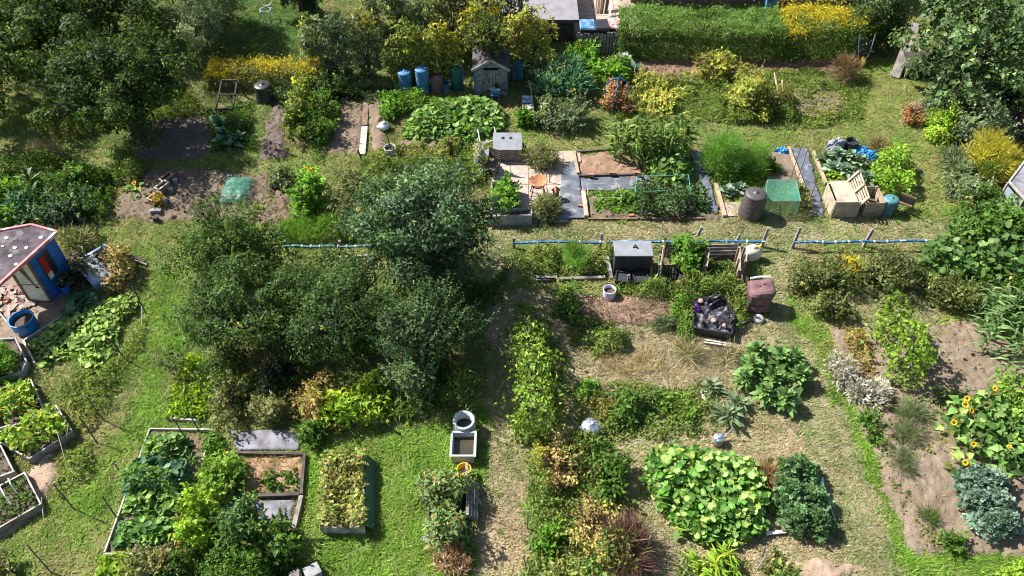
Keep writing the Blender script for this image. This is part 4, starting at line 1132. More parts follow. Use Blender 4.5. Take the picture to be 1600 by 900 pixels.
lying_board('edging_board', 'pale board ending at the concrete slab by the compost bin', (1118, 290), (1132, 340), .12, .1, 'wood_pale')
lying_board('edging_board', 'long pale edging left of the black membrane path', (1231, 233), (1271, 337), .08, .13, 'wood_pale')
lying_board('edging_board', 'short pale edging right of the black membrane path', (1270, 240), (1290, 290), .08, .13, 'wood_pale')
for i, (x, y, l) in enumerate([(923, 279, 'red brick on the dark edging nearest the pale board'), (956, 276, 'red brick in the middle of the dark edging'), (995, 276, 'red brick near the sweetcorn leaves'), (987, 340, 'red brick under the strawberry leaves'), (908, 325, 'half brick beside the pale upright board')]):
    o = MB().box((0, 0, .05), (.2, .1, .1)).build('brick', M['brick'], None, at(x, y) + UP * (.1 if i < 3 else .03), (0, 0, rnd.uniform(-.3, .3)), bevel=.008)
    tag(o, l, 'brick', 'loose bricks along the beds')
def net_frame(label, pxs, h, m, post, name='netting_frame', netm=None, top=True, cat='netting frame'):
    c = [at(*p) for p in pxs]; mid = sum(c, Vector()) / 4
    root = thing(name, label, cat, (mid.x, mid.y, 0))
    n = 4
    for p in c: W(root, 'post', MB().tube([p - UP * .05, p + UP * h], post, 6), M[m])
    for i in range(n): W(root, 'rail', MB().tube([c[i] + UP * h, c[(i + 1) % n] + UP * h], post * .8, 6), M[m])
    if netm:
        me = MB()
        q = [p + (p - mid).normalized() * .02 for p in c]
        for i in range(n):
            a, b = q[i], q[(i + 1) % n]
            me.add([a + UP * .01, b + UP * .01, b + UP * (h + .02), a + UP * (h + .02)], [(0, 1, 2, 3)])
        k = 6
        vs = []; fs = []
        for j in range(k + 1):
            for i in range(k + 1):
                u, v = i / k, j / k
                p = (q[0] * (1 - u) + q[1] * u) * (1 - v) + (q[3] * (1 - u) + q[2] * u) * v
                sag = -.1 * math.sin(math.pi * u) * math.sin(math.pi * v)
                vs.append(p + UP * (h + .02 + sag))
        for j in range(k):
            for i in range(k): fs.append((j * (k + 1) + i, j * (k + 1) + i + 1, (j + 1) * (k + 1) + i + 1, (j + 1) * (k + 1) + i))
        me.add(vs, fs)
        W(root, 'net', me, M[netm])
    return root
net_frame('low frame of thin blue grey pipes over the bean rows', [(990, 318), (1075, 316), (1072, 292), (992, 294)], .5, 'net_teal', .014)
net_frame('low frame of thin white canes over the strawberries', [(918, 322), (970, 322), (964, 300), (916, 300)], .35, 'wood_white', .01)
net_frame('green netting cage stretched over a square frame beside the compost bin', [(1190, 338), (1243, 338), (1236, 305), (1192, 305)], .62, 'wood_pale', .018, 'insect_net_cage', 'net_green', cat='net cage')
o = MB().prism(ground_poly([(1130, 318), (1168, 316), (1172, 338), (1136, 339)]), -.03, .04).build('paving_slab', M['slab_pink']); tag(o, 'pinkish concrete slab in front of the black compost bin', 'slab')
barrel('compost_bin', 'large faded black compost bin beside the green net cage', 1172, 335, .40, .85, 'plastic_brown', 3, 'plastic_brown', taper=1.22, cat='compost bin')

# --- pallet compost bays
def crate_bay(label, px0, px1, depth, h, m, name='compost_bay', lid=0, group='timber compost bays', rz=0.0, nb=5):
    a, b = at(*px0), at(*px1); u = (b - a).normalized(); v = Vector((-u.y, u.x, 0)); L = (b - a).length
    root = thing(name, label, 'compost bay', (a.x, a.y, 0), 0, group)
    for i in range(nb):
        z = h * (i + .5) / nb; t = h / nb * .86
        for p, q, w in ((a, b, 0), (a + v * depth, b + v * depth, 0), (a + v * .03, a + v * (depth - .03), 1), (b + v * .03, b + v * (depth - .03), 1)):
            W(root, 'slat', MB().bar(p + UP * (z + .003 * w), q + UP * (z + .003 * w), .022, t), M[m])
    for p in (a, b, a + v * depth, b + v * depth):
        off = (a + b) / 2 + v * depth / 2 - p; off = off.normalized() * .05
        W(root, 'corner_post', MB().bar(p + off, p + off + UP * (h + .02), .06, .06, (1, 0, 0)), M[m])
    W(root, 'compost', MB().prism([(p.x, p.y) for p in (a + u * .04 + v * .04, b - u * .04 + v * .04, b - u * .04 + v * (depth - .04), a + u * .04 + v * (depth - .04))], 0, h * .3), M['soil_dark'])
    for i in range(lid):
        p = a + u * (.16 + (L * .52) * i / max(lid - 1, 1)) + UP * (h + .02 + .004 * i)
        W(root, 'cover_board', MB().bar(p - v * .02, p + v * (depth + .02) + UP * .04, .22, .025), M['wood_new'])
    return root, a, b, u, v
r1, a, b, u, v = crate_bay('larger pale timber compost bay partly covered with boards', (1297, 340), (1337, 340), .95, .62, 'wood_new', lid=3)
crate_bay('open slatted timber compost bay beside the teal barrel', (1346, 338), (1376, 337), .8, .55, 'wood_pale')
pr = thing('pallet', 'pale slatted pallet leaning upright between the two compost bays', 'pallet', at(1336, 332))
slat_frame(pr, P3(1333, 340, .3), Vector((-.12, .95, .3)), Vector((.42, -.1, .9)), 7, 1.05, .6, 'wood_new', .055)
barrel('water_barrel', 'teal barrel beside the open compost bay', 1384, 332, .23, .55, 'teal', 2, 'teal')
chair('garden_bench', 'low brown slatted chair at the foot of the orange flowers', 1412, 327, 1.05, 'wood_brown', 2.5, 'chair', .3, 4)
def tarp(name, label, px, py, r, m, h=.25, cat='tarpaulin', seed=0, sy=.7):
    bm = bmesh.new(); bmesh.ops.create_icosphere(bm, subdivisions=4, radius=1)
    co = np.array([v.co[:] for v in bm.verts])
    k = (fbm(co[:, 0] * 2 + seed + 20, co[:, 1] * 2 + co[:, 2] * 1.3 + 20, 1.7, 3) - .5) * .9 + (np.abs(fbm(co[:, 0] * 3 + 9 + seed, co[:, 1] * 3 + 8 + co[:, 2] * 3, 2.1, 2) - .5)) * .5
    for v, q in zip(bm.verts, k):
        s = 1 + q
        v.co = Vector((v.co.x * r * s, v.co.y * r * sy * s, max(v.co.z, -.1) * h * s))
    me = bpy.data.meshes.new(name); bm.to_mesh(me); bm.free()
    return tag(link(name, me, M[m], None, at(px, py)), label, cat)
tarp('tarpaulin', 'crumpled bright blue tarpaulin behind the brassicas', 1345, 240, .42, 'tarp', .22, seed=3)
tarp('tarpaulin', 'small screwed up blue tarpaulin at the head of the membrane path', 1221, 238, .22, 'tarp', .16, seed=8)
tarp('tarpaulin', 'folded blue tarpaulin next to the black tub', 1362, 246, .22, 'tarp', .25, seed=12, sy=.9)
tarp('sack', 'bulging grey plastic sack behind the brassicas', 1304, 234, .3, 'sack_grey', .45, 'sack', 5, .8)
barrel('tub', 'round black tub between the grey sack and blue tarpaulin', 1327, 234, .24, .35, 'plastic_black', 1, open_=True, taper=1.1, content=('water', 'plastic_black'), cat='tub')

# --- blue pipe rails
def rail(label, x0, x1, y0, y1, h, posts, group='blue pipe rails along the grass path', m='pipe_blue'):
    a, b = at(x0, y0), at(x1, y1)
    root = thing('pipe_rail', label, 'rail', (a.x, a.y, 0), 0, group)
    k = 9
    pts = [a.lerp(b, i / k) + UP * (h + .03 * math.sin(i * 2.1 + x0)) for i in range(k + 1)]
    W(root, 'pipe', MB().tube(pts, .038, 8), M[m])
    for i in range(1, 12):
        p = a.lerp(b, i / 12 + .01) + UP * h
        d = (b - a).normalized()
        W(root, 'clip', MB().tube([p - d * .02, p + d * .02], .05, 8), M['white'])
    for (t, hh, lx, ly) in posts:
        p = a.lerp(b, t) + Vector((0, .085, 0))
        W(root, 'post', MB().bar(p - UP * .1, p + Vector((lx, ly, hh)), .075, .075, (1, 0, 0)), M['wood_grey'])
RH = .32
rail('long blue pipe rail with white clips above the grey box', 803, 1192, 391, 389, RH, [(0, .45, 0, 0), (.347, .6, 0, 0), (.715, .75, .2, .1), (.88, .45, .15, .08), (.995, .75, .06, .05)])
rail('shorter blue pipe rail in front of the dark currant bushes', 1238, 1478, 391, 388, RH, [(0, .75, .1, .12), (.46, .65, .14, .1), (.99, .4, 0, 0)])
rail('thin teal pipe rail half hidden by the apple tree', 446, 612, 398, 398, .35, [(.02, .5, 0, 0), (.53, .5, 0, 0)], m='teal')

# --- plot below the rail: box, pallets, cover, pond liner
def grey_box():
    a, b = at(957, 430), at(1016, 430); w = b.x - a.x; d = .62; h = .75
    root = thing('storage_box', 'square black storage box with flat pale grey lid under the blue rail', 'storage box', ((a.x + b.x) / 2, a.y, 0))
    MB().box((0, d / 2, h / 2), (w * .97, d * .96, h)).build('body', M['box_black'], root, bevel=.01)
    lid = MB().box((0, d / 2, h + .025), (w, d, .05)).build('lid', M['box_grey'], root, bevel=.01)
    MB().tube([(0, d * .55, h + .05), (.06, d * .6, h + .12), (.12, d * .5, h + .06)], .03, 6).build('handle', M['steel_dark'], lid)
    for s in (-.25, .25): MB().box((s, -.01, h * .5), (.02, .02, h * .8)).build('rib', M['box_black'], root)
grey_box()
for i, (x, l) in enumerate([(972, 'low black crate in front of the storage box, nearer the leaning board'), (1000, 'low black crate in front of the storage box, nearer the pallet')]):
    root = Wt('crate', l, 'crate', x, 441, 0, 'low black crates'); root.rotation_euler.z = -.15 + .4 * i
    for sx in (-1, 1): MB().box((sx * .2, 0, .13), (.025, .36, .26)).build('side', M['box_black'], root)
    for sy in (-1, 1): MB().box((0, sy * .19, .13), (.42, .025, .255)).build('side', M['box_black'], root)
    MB().box((0, 0, .19), (.37, .35, .02)).build('lid', M['box_black'], root)
pole('post', 'grey post between the two low black crates', (980, 446), .45, r=.025, m='wood_grey', square=True)
lying_board('leaning_board', 'short pale board leaning left of the black storage box', (955, 436), (946, 414), .12, .03, 'wood_white', z=.02, z2=.35)
lying_board('leaning_board', 'rusty brown board leaning at the right of the crates', (1014, 448), (1017, 420), .06, .04, 'wood_brown', z=.02, z2=.35)
lying_board('plank', 'long weathered plank lying at the left of the fenced plot', (838, 440), (945, 436), .09, .06, 'wood_grey', z=.05)
lying_board('plank', 'short grey plank on top of the long weathered plank', (838, 438), (870, 438), .1, .04, 'wood_grey', z=.13)
G_PAL = 'upright pallets dividing the compost area'
def up_pallet(label, px0, px1, h, nv, m, lean=0.0, sw=.07):
    a, b = at(*px0), at(*px1); u = b - a
    root = thing('pallet', label, 'pallet', (a.x, a.y, 0), 0, G_PAL)
    slat_frame(root, a + UP * .02, u, Vector((lean, 0, 1)), nv, u.length, h, m, sw, bm='wood_grey')
up_pallet('tall pale pallet standing edge on right of the storage box', (1031, 443), (1036, 412), .75, 6, 'wood_new', -.12)
up_pallet('white slatted pallet leaning right of the leafy shrub', (1094, 443), (1098, 414), .7, 6, 'wood_new', .12)
up_pallet('pale wood pallet standing left of the brown cover', (1150, 446), (1150, 408), .6, 5, 'wood_pale', 0)
up_pallet('narrow white pallet beside the yellow container', (1160, 432), (1159, 408), .6, 5, 'wood_white', 0)
lying_board('leaning_board', 'thin white stick frame leaning against the tall pallet', (1017, 446), (1030, 436), .03, .03, 'wood_white', z=.05, z2=.4)
root = thing('board_fence', 'low weathered board fence behind the pallets under the blue rail', 'fence', at(1090, 402))
for i in range(4):
    for (x0, x1) in ((1038, 1095), (1096, 1150)):
        W(root, 'board', MB().bar(P3(x0 + 1, 403, .09 + .135 * i), P3(x1, 402, .09 + .135 * i + rnd.uniform(-.01, .01)), .022, .11), M['wood_grey'])
for x in (1038, 1096, 1150): W(root, 'post', MB().bar(P3(x, 401.3, -.1), P3(x, 401.3, .6), .06, .06, (1, 0, 0)), M['wood_dark'])
tarp('polythene', 'heap of crumpled black polythene among the pallets', 1062, 432, .42, 'sheet_black', .16, 'polythene', 22, .9)
tarp('polythene', 'crumpled black sheeting against the foot of the tall pallet', 1046, 446, .24, 'sheet_black', .12, 'polythene', 31, .9)
root = Wt('container', 'dented yellowish plastic container beside the corner post', 'container', 1172, 404)
MB().lathe([(.2, 0), (.24, .1), (.24, .35), (.17, .45), (.07, .48), (.065, .54), (.05, .54)], 20, sx=1.15, sy=.8).build('body', M['cream'], root, smooth=True)
MB().tube([(.1, 0, .46), (.2, 0, .56), (.24, 0, .4)], .025, 6).build('handle', M['plastic_yellow'], root)
def covered_grill():
    root = Wt('covered_barbecue', 'tall object wrapped in a faded brown cover at the edge of the grass path', 'cover', 1181, 478)
    bm = bmesh.new(); bmesh.ops.create_grid(bm, x_segments=1, y_segments=1, size=1); bm.free()
    pr = [(.40, .0), (.42, .1), (.36, .3), (.40, .55), (.42, .72), (.38, .80), (.30, .84), (.002, .86)]
    mb = MB(); n = 32; vs = []; fs = []
    for i, (r, z) in enumerate(pr):
        for j in range(n):
            t = 2 * math.pi * j / n
            e = 4.0
            q = (abs(math.cos(t)) ** e + abs(math.sin(t)) ** e) ** (-1 / e)
            f = 1 + (.06 * math.sin(t * 7 + z * 5) + .035 * math.sin(t * 13 + 2)) * max(0, 1 - z)
            vs.append((r * q * math.cos(t) * f * .86, r * q * math.sin(t) * f * .78, z + .05 * math.cos(t) * (z > .5) + .02 * math.sin(3 * t)))
    for i in range(len(pr) - 1):
        for j in range(n): fs.append((i * n + j, i * n + (j + 1) % n, (i + 1) * n + (j + 1) % n, (i + 1) * n + j))
    mb.add(vs, fs).build('cover', M['cover_brown'], root)
    MB().tube([(-.28, .28, .84), (0, .31, .87), (.28, .28, .9)], .03, 6).build('roll', M['white'], root)
    MB().tube([(.36 * math.cos(a) * .92, .36 * math.sin(a) * .84, .3) for a in np.linspace(0, 6.28, 25)], .012, 5).build('cord', M['wood_dark'], root)
covered_grill()
def pond_box():
    pxs = [(1080, 522), (1140, 532), (1143, 500), (1128, 473), (1080, 478)]
    c = [at(*p) for p in pxs]; mid = sum(c, Vector()) / 5
    root = thing('crate_bed', 'black plastic sided bed heaped with crumpled black sheeting', 'crate', (mid.x, mid.y, 0))
    covered(pxs)
    for i in range(5):
        W(root, 'side', MB().bar(c[i] + UP * .15, c[(i + 1) % 5] + UP * (.15 + .004 * (i % 2)), .04, .3), M['plastic_black'])
    gp = [(p.x, p.y) for p in c]
    xs = [p[0] for p in gp]; ys = [p[1] for p in gp]
    me, V = grid_mesh('liner', np.arange(min(xs), max(xs), .035), np.arange(min(ys), max(ys), .035), lambda x, y: .16 + (fbm(x, y, 3.5, 4) - .5) * .4 + np.abs(fbm(x, y + 5, 5, 2) - .5) * .3)
    bm = bmesh.new(); bm.from_mesh(me); bm.verts.ensure_lookup_table()
    ins = in_poly(V[:, 0], V[:, 1], gp)
    bmesh.ops.delete(bm, geom=[bm.verts[i] for i in np.where(~ins)[0]], context='VERTS'); bm.to_mesh(me); bm.free()
    o = link('liner', me, M['sheet_black'], root); o.location = -root.location
    for i in range(2): W(root, 'base_plank', MB().bar(at(1100, 533 + i * 4) + UP * .05, at(1142, 540 + i * 3) + UP * .05, .05, .05), M['wood_white'])
pond_box()
tarp('polythene', 'black sheeting spilling over the far rim of the crate bed', 1112, 480, .38, 'sheet_black', .4, 'polythene', 61, .5)
tarp('polythene', 'black sheeting bulging over the right rim of the crate bed', 1138, 512, .22, 'sheet_black', .36, 'polythene', 63, 1.3)
tarp('cloth', 'small bright purple cloth dropped on the black sheeting', 1086, 492, .13, 'purple', .3, 'cloth', 40)
for i, (x, y, rr, l) in enumerate([(1112, 512, .08, 'pale round stone on the rim of the black crate bed'), (1128, 520, .06, 'small pale stone near the corner of the black crate bed'), (1092, 482, .08, 'pinkish stone on the black sheeting near its far edge'), (1185, 500, .16, 'grey boulder beside the brown cover'), (1075, 527, .07, 'small stone on the grass below the black crate bed')]):
    bm = bmesh.new(); bmesh.ops.create_icosphere(bm, subdivisions=3, radius=rr)
    for v in bm.verts: v.co *= 1 + .3 * (fbm(np.array([v.co.x * 9 + i + 10.]), np.array([v.co.y * 9 + v.co.z * 7 + 10.]), 1.0)[0] - .5)
    for v in bm.verts: v.co.z *= .65
    me = bpy.data.meshes.new('stone'); bm.to_mesh(me); bm.free()
    tag(link('stone', me, M['rubble' if i != 3 else 'stone_grey'], None, at(x, y) + UP * (.32 if i < 3 else .04), None, True), l, 'stone', 'loose stones around the compost area')
lying_board('plank', 'grey timber lying between the boulder and the crate bed', (1148, 513), (1172, 500), .06, .06, 'wood_grey', z=.02)
barrel('bucket', 'pale lilac bucket of weeds at the head of the reddish soil', 951, 465, .18, .32, 'lilac', 0, None, taper=.95, open_=True, content=('soil', 'soil_dark'), cat='bucket')
pole('stake', 'pale forked stake standing on the shaded path', (834, 470), .45, r=.03, m='wood_grey', cat='stake', lean=(.12, .1))
def watering_can():
    root = Wt('watering_can', 'blue grey metal watering can standing above the squash patch', 'watering can', 1121, 692)
    root.rotation_euler.z = .5
    MB().lathe([(.13, 0), (.135, .05), (.135, .24), (.12, .27)], 20).build('body', M['galv'], root, smooth=True)
    MB().tube([(.13, 0, .08), (.28, 0, .22), (.36, 0, .34)], .025, 8, .018).build('spout', M['galv'], root)
    MB().lathe([(.018, 0), (.05, .05)], 12).build('rose', M['galv'], root, (.36, 0, .34), (0, .8, 0))
    MB().tube([(-.12, 0, .05), (-.22, 0, .18), (-.12, 0, .3), (.05, 0, .34), (.1, 0, .27)], .014, 6).build('handle', M['galv'], root)
watering_can()
pole('stake', 'thin stake below the watering can', (1113, 712), .35, r=.015, m='wood_grey', cat='stake', lean=(.05, .2))
lying_board('board', 'bleached white board beside the rhubarb', (1100, 612), (1106, 632), .2, .04, 'white', z=.03)
lying_board('board', 'long white painted board lying right of the kale', (1283, 748), (1292, 823), .07, .04, 'white', z=.03, group='white boards by the kale')
lying_board('board', 'thin white stick lying outside the longer white board', (1290, 770), (1304, 815), .04, .03, 'wood_white', z=.02, group='white boards by the kale')
lying_board('board', 'pale grey board sticking out between squash and kale', (1196, 836), (1226, 833), .07, .05, 'white', z=.05)
lying_board('board', 'short blue grey board end behind the kale', (1264, 755), (1275, 760), .12, .06, 'blue_worn', z=.05)
lying_board('stick', 'long thin pale stick lying above the squash patch', (998, 687), (1026, 703), .025, .025, 'wood_pale', z=.02, cat='stick')
G_ST = 'upright stakes in the lower middle plot'
for (bx, by, h, l, ln) in [(830, 668, .9, 'grey stake at the near end of the climbing bean hedge', (-.03, .1)), (824, 828, .7, 'dark stake at the left edge of the dry weeds', (0, .1)), (953, 815, .45, 'grey stake leaning beside the pale stone', (.1, .1)), (824, 893, .55, 'dark stake in the lowest left weeds', (-.1, .1)),
                           (1010, 870, .8, 'thin cane right of the dark red twigs', (0, .1)), (962, 886, .6, 'pale slanting stick before the dark red twigs', (.25, .25)), (1180, 893, .35, 'pale handle sticking out of bare earth at the lower edge', (.2, .2)), (1153, 556, .3, 'short dark peg near the crate bed', (0, 0)), (1190, 870, .4, 'thin dark peg in the dry grass below the kale', (0, .05))]:
    pole('stake', l, (bx, by), h, r=.02, m='wood_grey', cat='stake', group=G_ST, lean=ln)

# --- lower middle: round bin, trough, bucket, beds
barrel('planter_tub', 'pale grey round bin with open dark top above the trough', 726, 672, .29, .42, 'plastic_grey', 0, None, lip=.78, taper=1.1, open_=True, content=('hollow', 'plastic_black'), cat='tub', water=.5)
def trough():
    root = Wt('water_trough', 'rectangular grey tank with murky water between bin and bucket', 'trough', 724, 724)
    w, d, h = .58, .66, .34
    MB().box((0, d / 2, .02), (w * .88, d * .9, .04)).build('bottom', M['plastic_grey'], root)
    for s in (-1, 1):
        MB().add([(s * w * .44, .03, 0), (s * w * .44, d - .03, 0), (s * w / 2, d, h), (s * w / 2, 0, h), (s * (w * .44 - .03), .03, 0), (s * (w * .44 - .03), d - .03, 0), (s * (w / 2 - .03), d, h), (s * (w / 2 - .03), 0, h)], [(0, 1, 2, 3), (7, 6, 5, 4), (2, 6, 7, 3), (0, 3, 7, 4), (1, 5, 6, 2)]).build('side', M['plastic_grey'], root)
        y = 0 if s < 0 else d
        MB().box((0, y - s * .015, h / 2), (w * .93, .03, h - .004)).build('side', M['plastic_grey'], root)
        MB().box((s * w / 2, d / 2, h), (.05, d + .06, .03)).build('rim', M['plastic_grey'], root)
        MB().box((0, y, h + .002), (w + .05, .05, .03)).build('rim', M['plastic_grey'], root)
    MB().box((0, d / 2, h * .45), (w * .88, d * .9, .01)).build('water', M['water'], root)
trough()
barrel('bucket', 'bright yellow bucket with a stick between the tank and the plank bed', 726, 744, .17, .3, 'plastic_yellow', 0, None, taper=.92, open_=True, content=('water', 'wood_pale'), cat='bucket', water=.5)
lying_board('stick', 'pale wooden pole resting in the yellow bucket', (730, 770), (730, 735), .05, .05, 'wood_pale', z=.45, cat='pole', z2=.3)
raised_bed('low timber bed full of tomato plants beside the leaning planks', [(668, 828), (727, 828), (729, 756), (670, 756)], .16, 'wood_dark', cat='raised bed')
root = thing('leaning_planks', 'weathered grey planks standing on edge along the tomato bed', 'planks', at(738, 790))
for i in range(4): W(root, 'plank', MB().bar(P3(731 + i * 4.5, 818, .34 - .07 * i), P3(733 + i * 4.2, 762, .36 - .07 * i), .07, .16), M['wood_grey'])
W(root, 'brace', MB().bar(P3(733, 775, .5), P3(752, 792, .12), .05, .04), M['wood_grey'])
for (a_, b_, hh, l) in [((760, 835), None, 1.05, 'thin grey cane right of the leaning planks')]:
    pole('cane', l, (741, 800), 1.1, r=.012, m='wood_grey', cat='cane', lean=(.05, -.05))
tarp('metal_tray', 'dark grey upturned tray at the left of the tomato bed', 671, 842, .14, 'sack_grey', .06, 'tray', 2)
WB = [(503, 834), (572, 834), (572, 722), (512, 720)]
raised_bed('white sided raised bed full of yellowing strawberry plants', WB, .3, 'wood_white', fill=.85)
root = thing('side_panel', 'dark green board standing along the right side of the white bed', 'panel', at(580, 780))
W(root, 'board', MB().add([at(576, 833) + UP * .34, at(576, 722) + UP * .36, at(588, 722) + UP * .02, at(588, 830) + UP * .02] + [p + Vector((-.02, 0, .02)) for p in (at(576, 833) + UP * .34, at(576, 722) + UP * .36, at(588, 722) + UP * .02, at(588, 830) + UP * .02)], [(3, 2, 1, 0), (4, 5, 6, 7), (0, 1, 5, 4), (1, 2, 6, 5), (2, 3, 7, 6), (3, 0, 4, 7)]), M['plastic_green'])
W(root, 'prop', MB().bar(at(566, 820) + UP * .4, at(584, 824) + UP * .12, .03, .03), M['wood_pale'])
for i, (x, y, s, m, l) in enumerate([(490, 899, .34, 'galv', 'pale grey square block tilted at the lower edge of the lawn'), (464, 905, .24, 'wood_grey', 'smaller grey block beside the pale square block')]):
    o = MB().box((0, 0, .14), (s, s * .8, .28), Euler((.1, .08, .6)).to_matrix()).build('block', M[('stone_grey', 'wood_grey')[i]], None, at(x, y), bevel=.015)
    tag(o, l, 'block', 'blocks at the lower edge of the lawn')

# --- lower left: long bed with whitewashed edging, inner beds
def edging(label, pts, h, t, m, group='edged beds in the lower left'):
    root = thing('bed_edging', label, 'edging', at(*pts[0]), 0, group)
    for p, q in zip(pts, pts[1:]):
        a, b = at(*p), at(*q); n = max(1, int((b - a).length / 1.3))
        for i in range(n):
            s, e = a.lerp(b, i / n), a.lerp(b, (i + 1) / n - .006)
            W(root, 'board', MB().bar(s + UP * (h / 2 + rnd.uniform(-.01, .01)), e + UP * (h / 2 + rnd.uniform(-.01, .01)), t, h), M[m])
edging('whitewashed board edging round the long squash bed', [(166, 866), (236, 673), (333, 674), (318, 722)], .11, .035, 'wood_white')
edging('whitewashed board edging at the near end of the long squash bed', [(166, 868), (270, 868), (280, 836)], .11, .035, 'wood_white')
edging('short whitewashed board under the pale leaves on the lawn', [(262, 656), (312, 660)], .1, .05, 'wood_white')
sheet('ground_sheet', 'pale dusty membrane at the head of the middle bed', [(352, 672), (468, 672), (468, 706), (372, 706)], 'membrane_pale', cat='membrane')
sheet('ground_sheet', 'pale dusty membrane at the foot of the middle bed', [(320, 784), (462, 780), (456, 818), (330, 824)], 'membrane_pale', cat='membrane')
edging('dark timber edging round the small soil bed', [(372, 711), (477, 713), (472, 776)], .14, .07, 'wood_dark')
edging('old grey timber edging down the right of the membrane', [(472, 778), (460, 830)], .14, .1, 'wood_grey')
edging('dark timber between the small soil bed and the membrane', [(405, 778), (470, 776)], .14, .08, 'wood_dark')
soil_bed('brown soil in the small middle bed', [(372, 714), (474, 714), (470, 774), (385, 776)], (.3, .19, .115), .05)

# --- far left: raised beds, playhouse, tub
G_RB = 'raised beds with white edges on the left'
raised_bed('raised bed of green and orange leaves nearest the round bush', [(-30, 690), (78, 655), (55, 600), (-40, 628)], .22, 'wood_white', group=G_RB, rim=True)
raised_bed('raised bed of bright lettuce with a white corner', [(52, 726), (120, 682), (94, 640), (-10, 690)], .22, 'wood_white', group=G_RB, rim=True)
raised_bed('bare raised bed cut by the left picture edge below the lettuce', [(-40, 770), (30, 745), (5, 695), (-60, 715)], .22, 'wood_white', group=G_RB, rim=True)
raised_bed('bare raised bed with young seedlings lowest on the left', [(-40, 860), (72, 795), (46, 745), (-60, 800)], .22, 'wood_white', group=G_RB, rim=True)
G_HP = 'white pipe hoops over the seedlings'
for i, (x, y, x2, y2) in enumerate([(10, 768, 28, 800), (25, 758, 35, 780)]):
    a, b = at(x, y), at(x2, y2)
    tag(MB().tube([a + UP * .28, a.lerp(b, .3) + UP * .5, a.lerp(b, .7) + UP * .5, b + UP * .28], .014, 6).build('hoop', M['white']), ('longer white pipe hoop over the seedlings', 'smaller white pipe hoop near the bed corner')[i], 'hoop', G_HP)
edging('pale board edging at the corner of the pumpkin patch', [(96, 502), (40, 537), (58, 572)], .15, .05, 'wood_white', 'edging boards near the blue tub')
edging('thin white edging above the blue tub', [(-10, 480), (32, 527)], .12, .04, 'wood_white', 'edging boards near the blue tub')
barrel('tub', 'large bright blue plastic tub beside the playhouse', 42, 512, .32, .36, 'tub_blue', 0, None, taper=.94, open_=True, content=('soil', 'soil_dark'), cat='tub', water=.72)
raised_bed('curved grey edged bed holding the round bush', [(-40, 612), (40, 590), (48, 572), (30, 535), (-40, 540)], .22, 'stone_grey', cat='raised bed')
def rubble():
    root = thing('rubble_path', None, None, at(10, 470)); root['kind'] = 'structure'; root['label'] = 'path of broken stone and brick before the playhouse'
    gp = ground_poly([(-20, 445), (45, 448), (55, 475), (28, 500), (-20, 500)])
    rng = np.random.default_rng(4)
    ms = []
    for k in range(6):
        b = MB().box((0, 0, 0), (.16, .11, .07)); me = b.mesh('rubble_stone')
        for v in me.vertices: v.co *= 1 + rnd.uniform(-.3, .3)
        me.materials.append(M[('rubble', 'brick', 'slab')[k % 3]]); ms.append(me)
    for (x, y) in sample_poly(gp, 110, rng):
        o = link('stone', ms[rng.integers(6)], None, root, (x - root.location.x, y - root.location.y, .02), (rng.normal() * .2, rng.normal() * .2, rng.random() * 6.28))
        o.scale = [rng.uniform(.6, 1.3)] * 3
    covered([(-20, 445), (45, 448), (55, 475), (28, 500), (-20, 500)])
rubble()
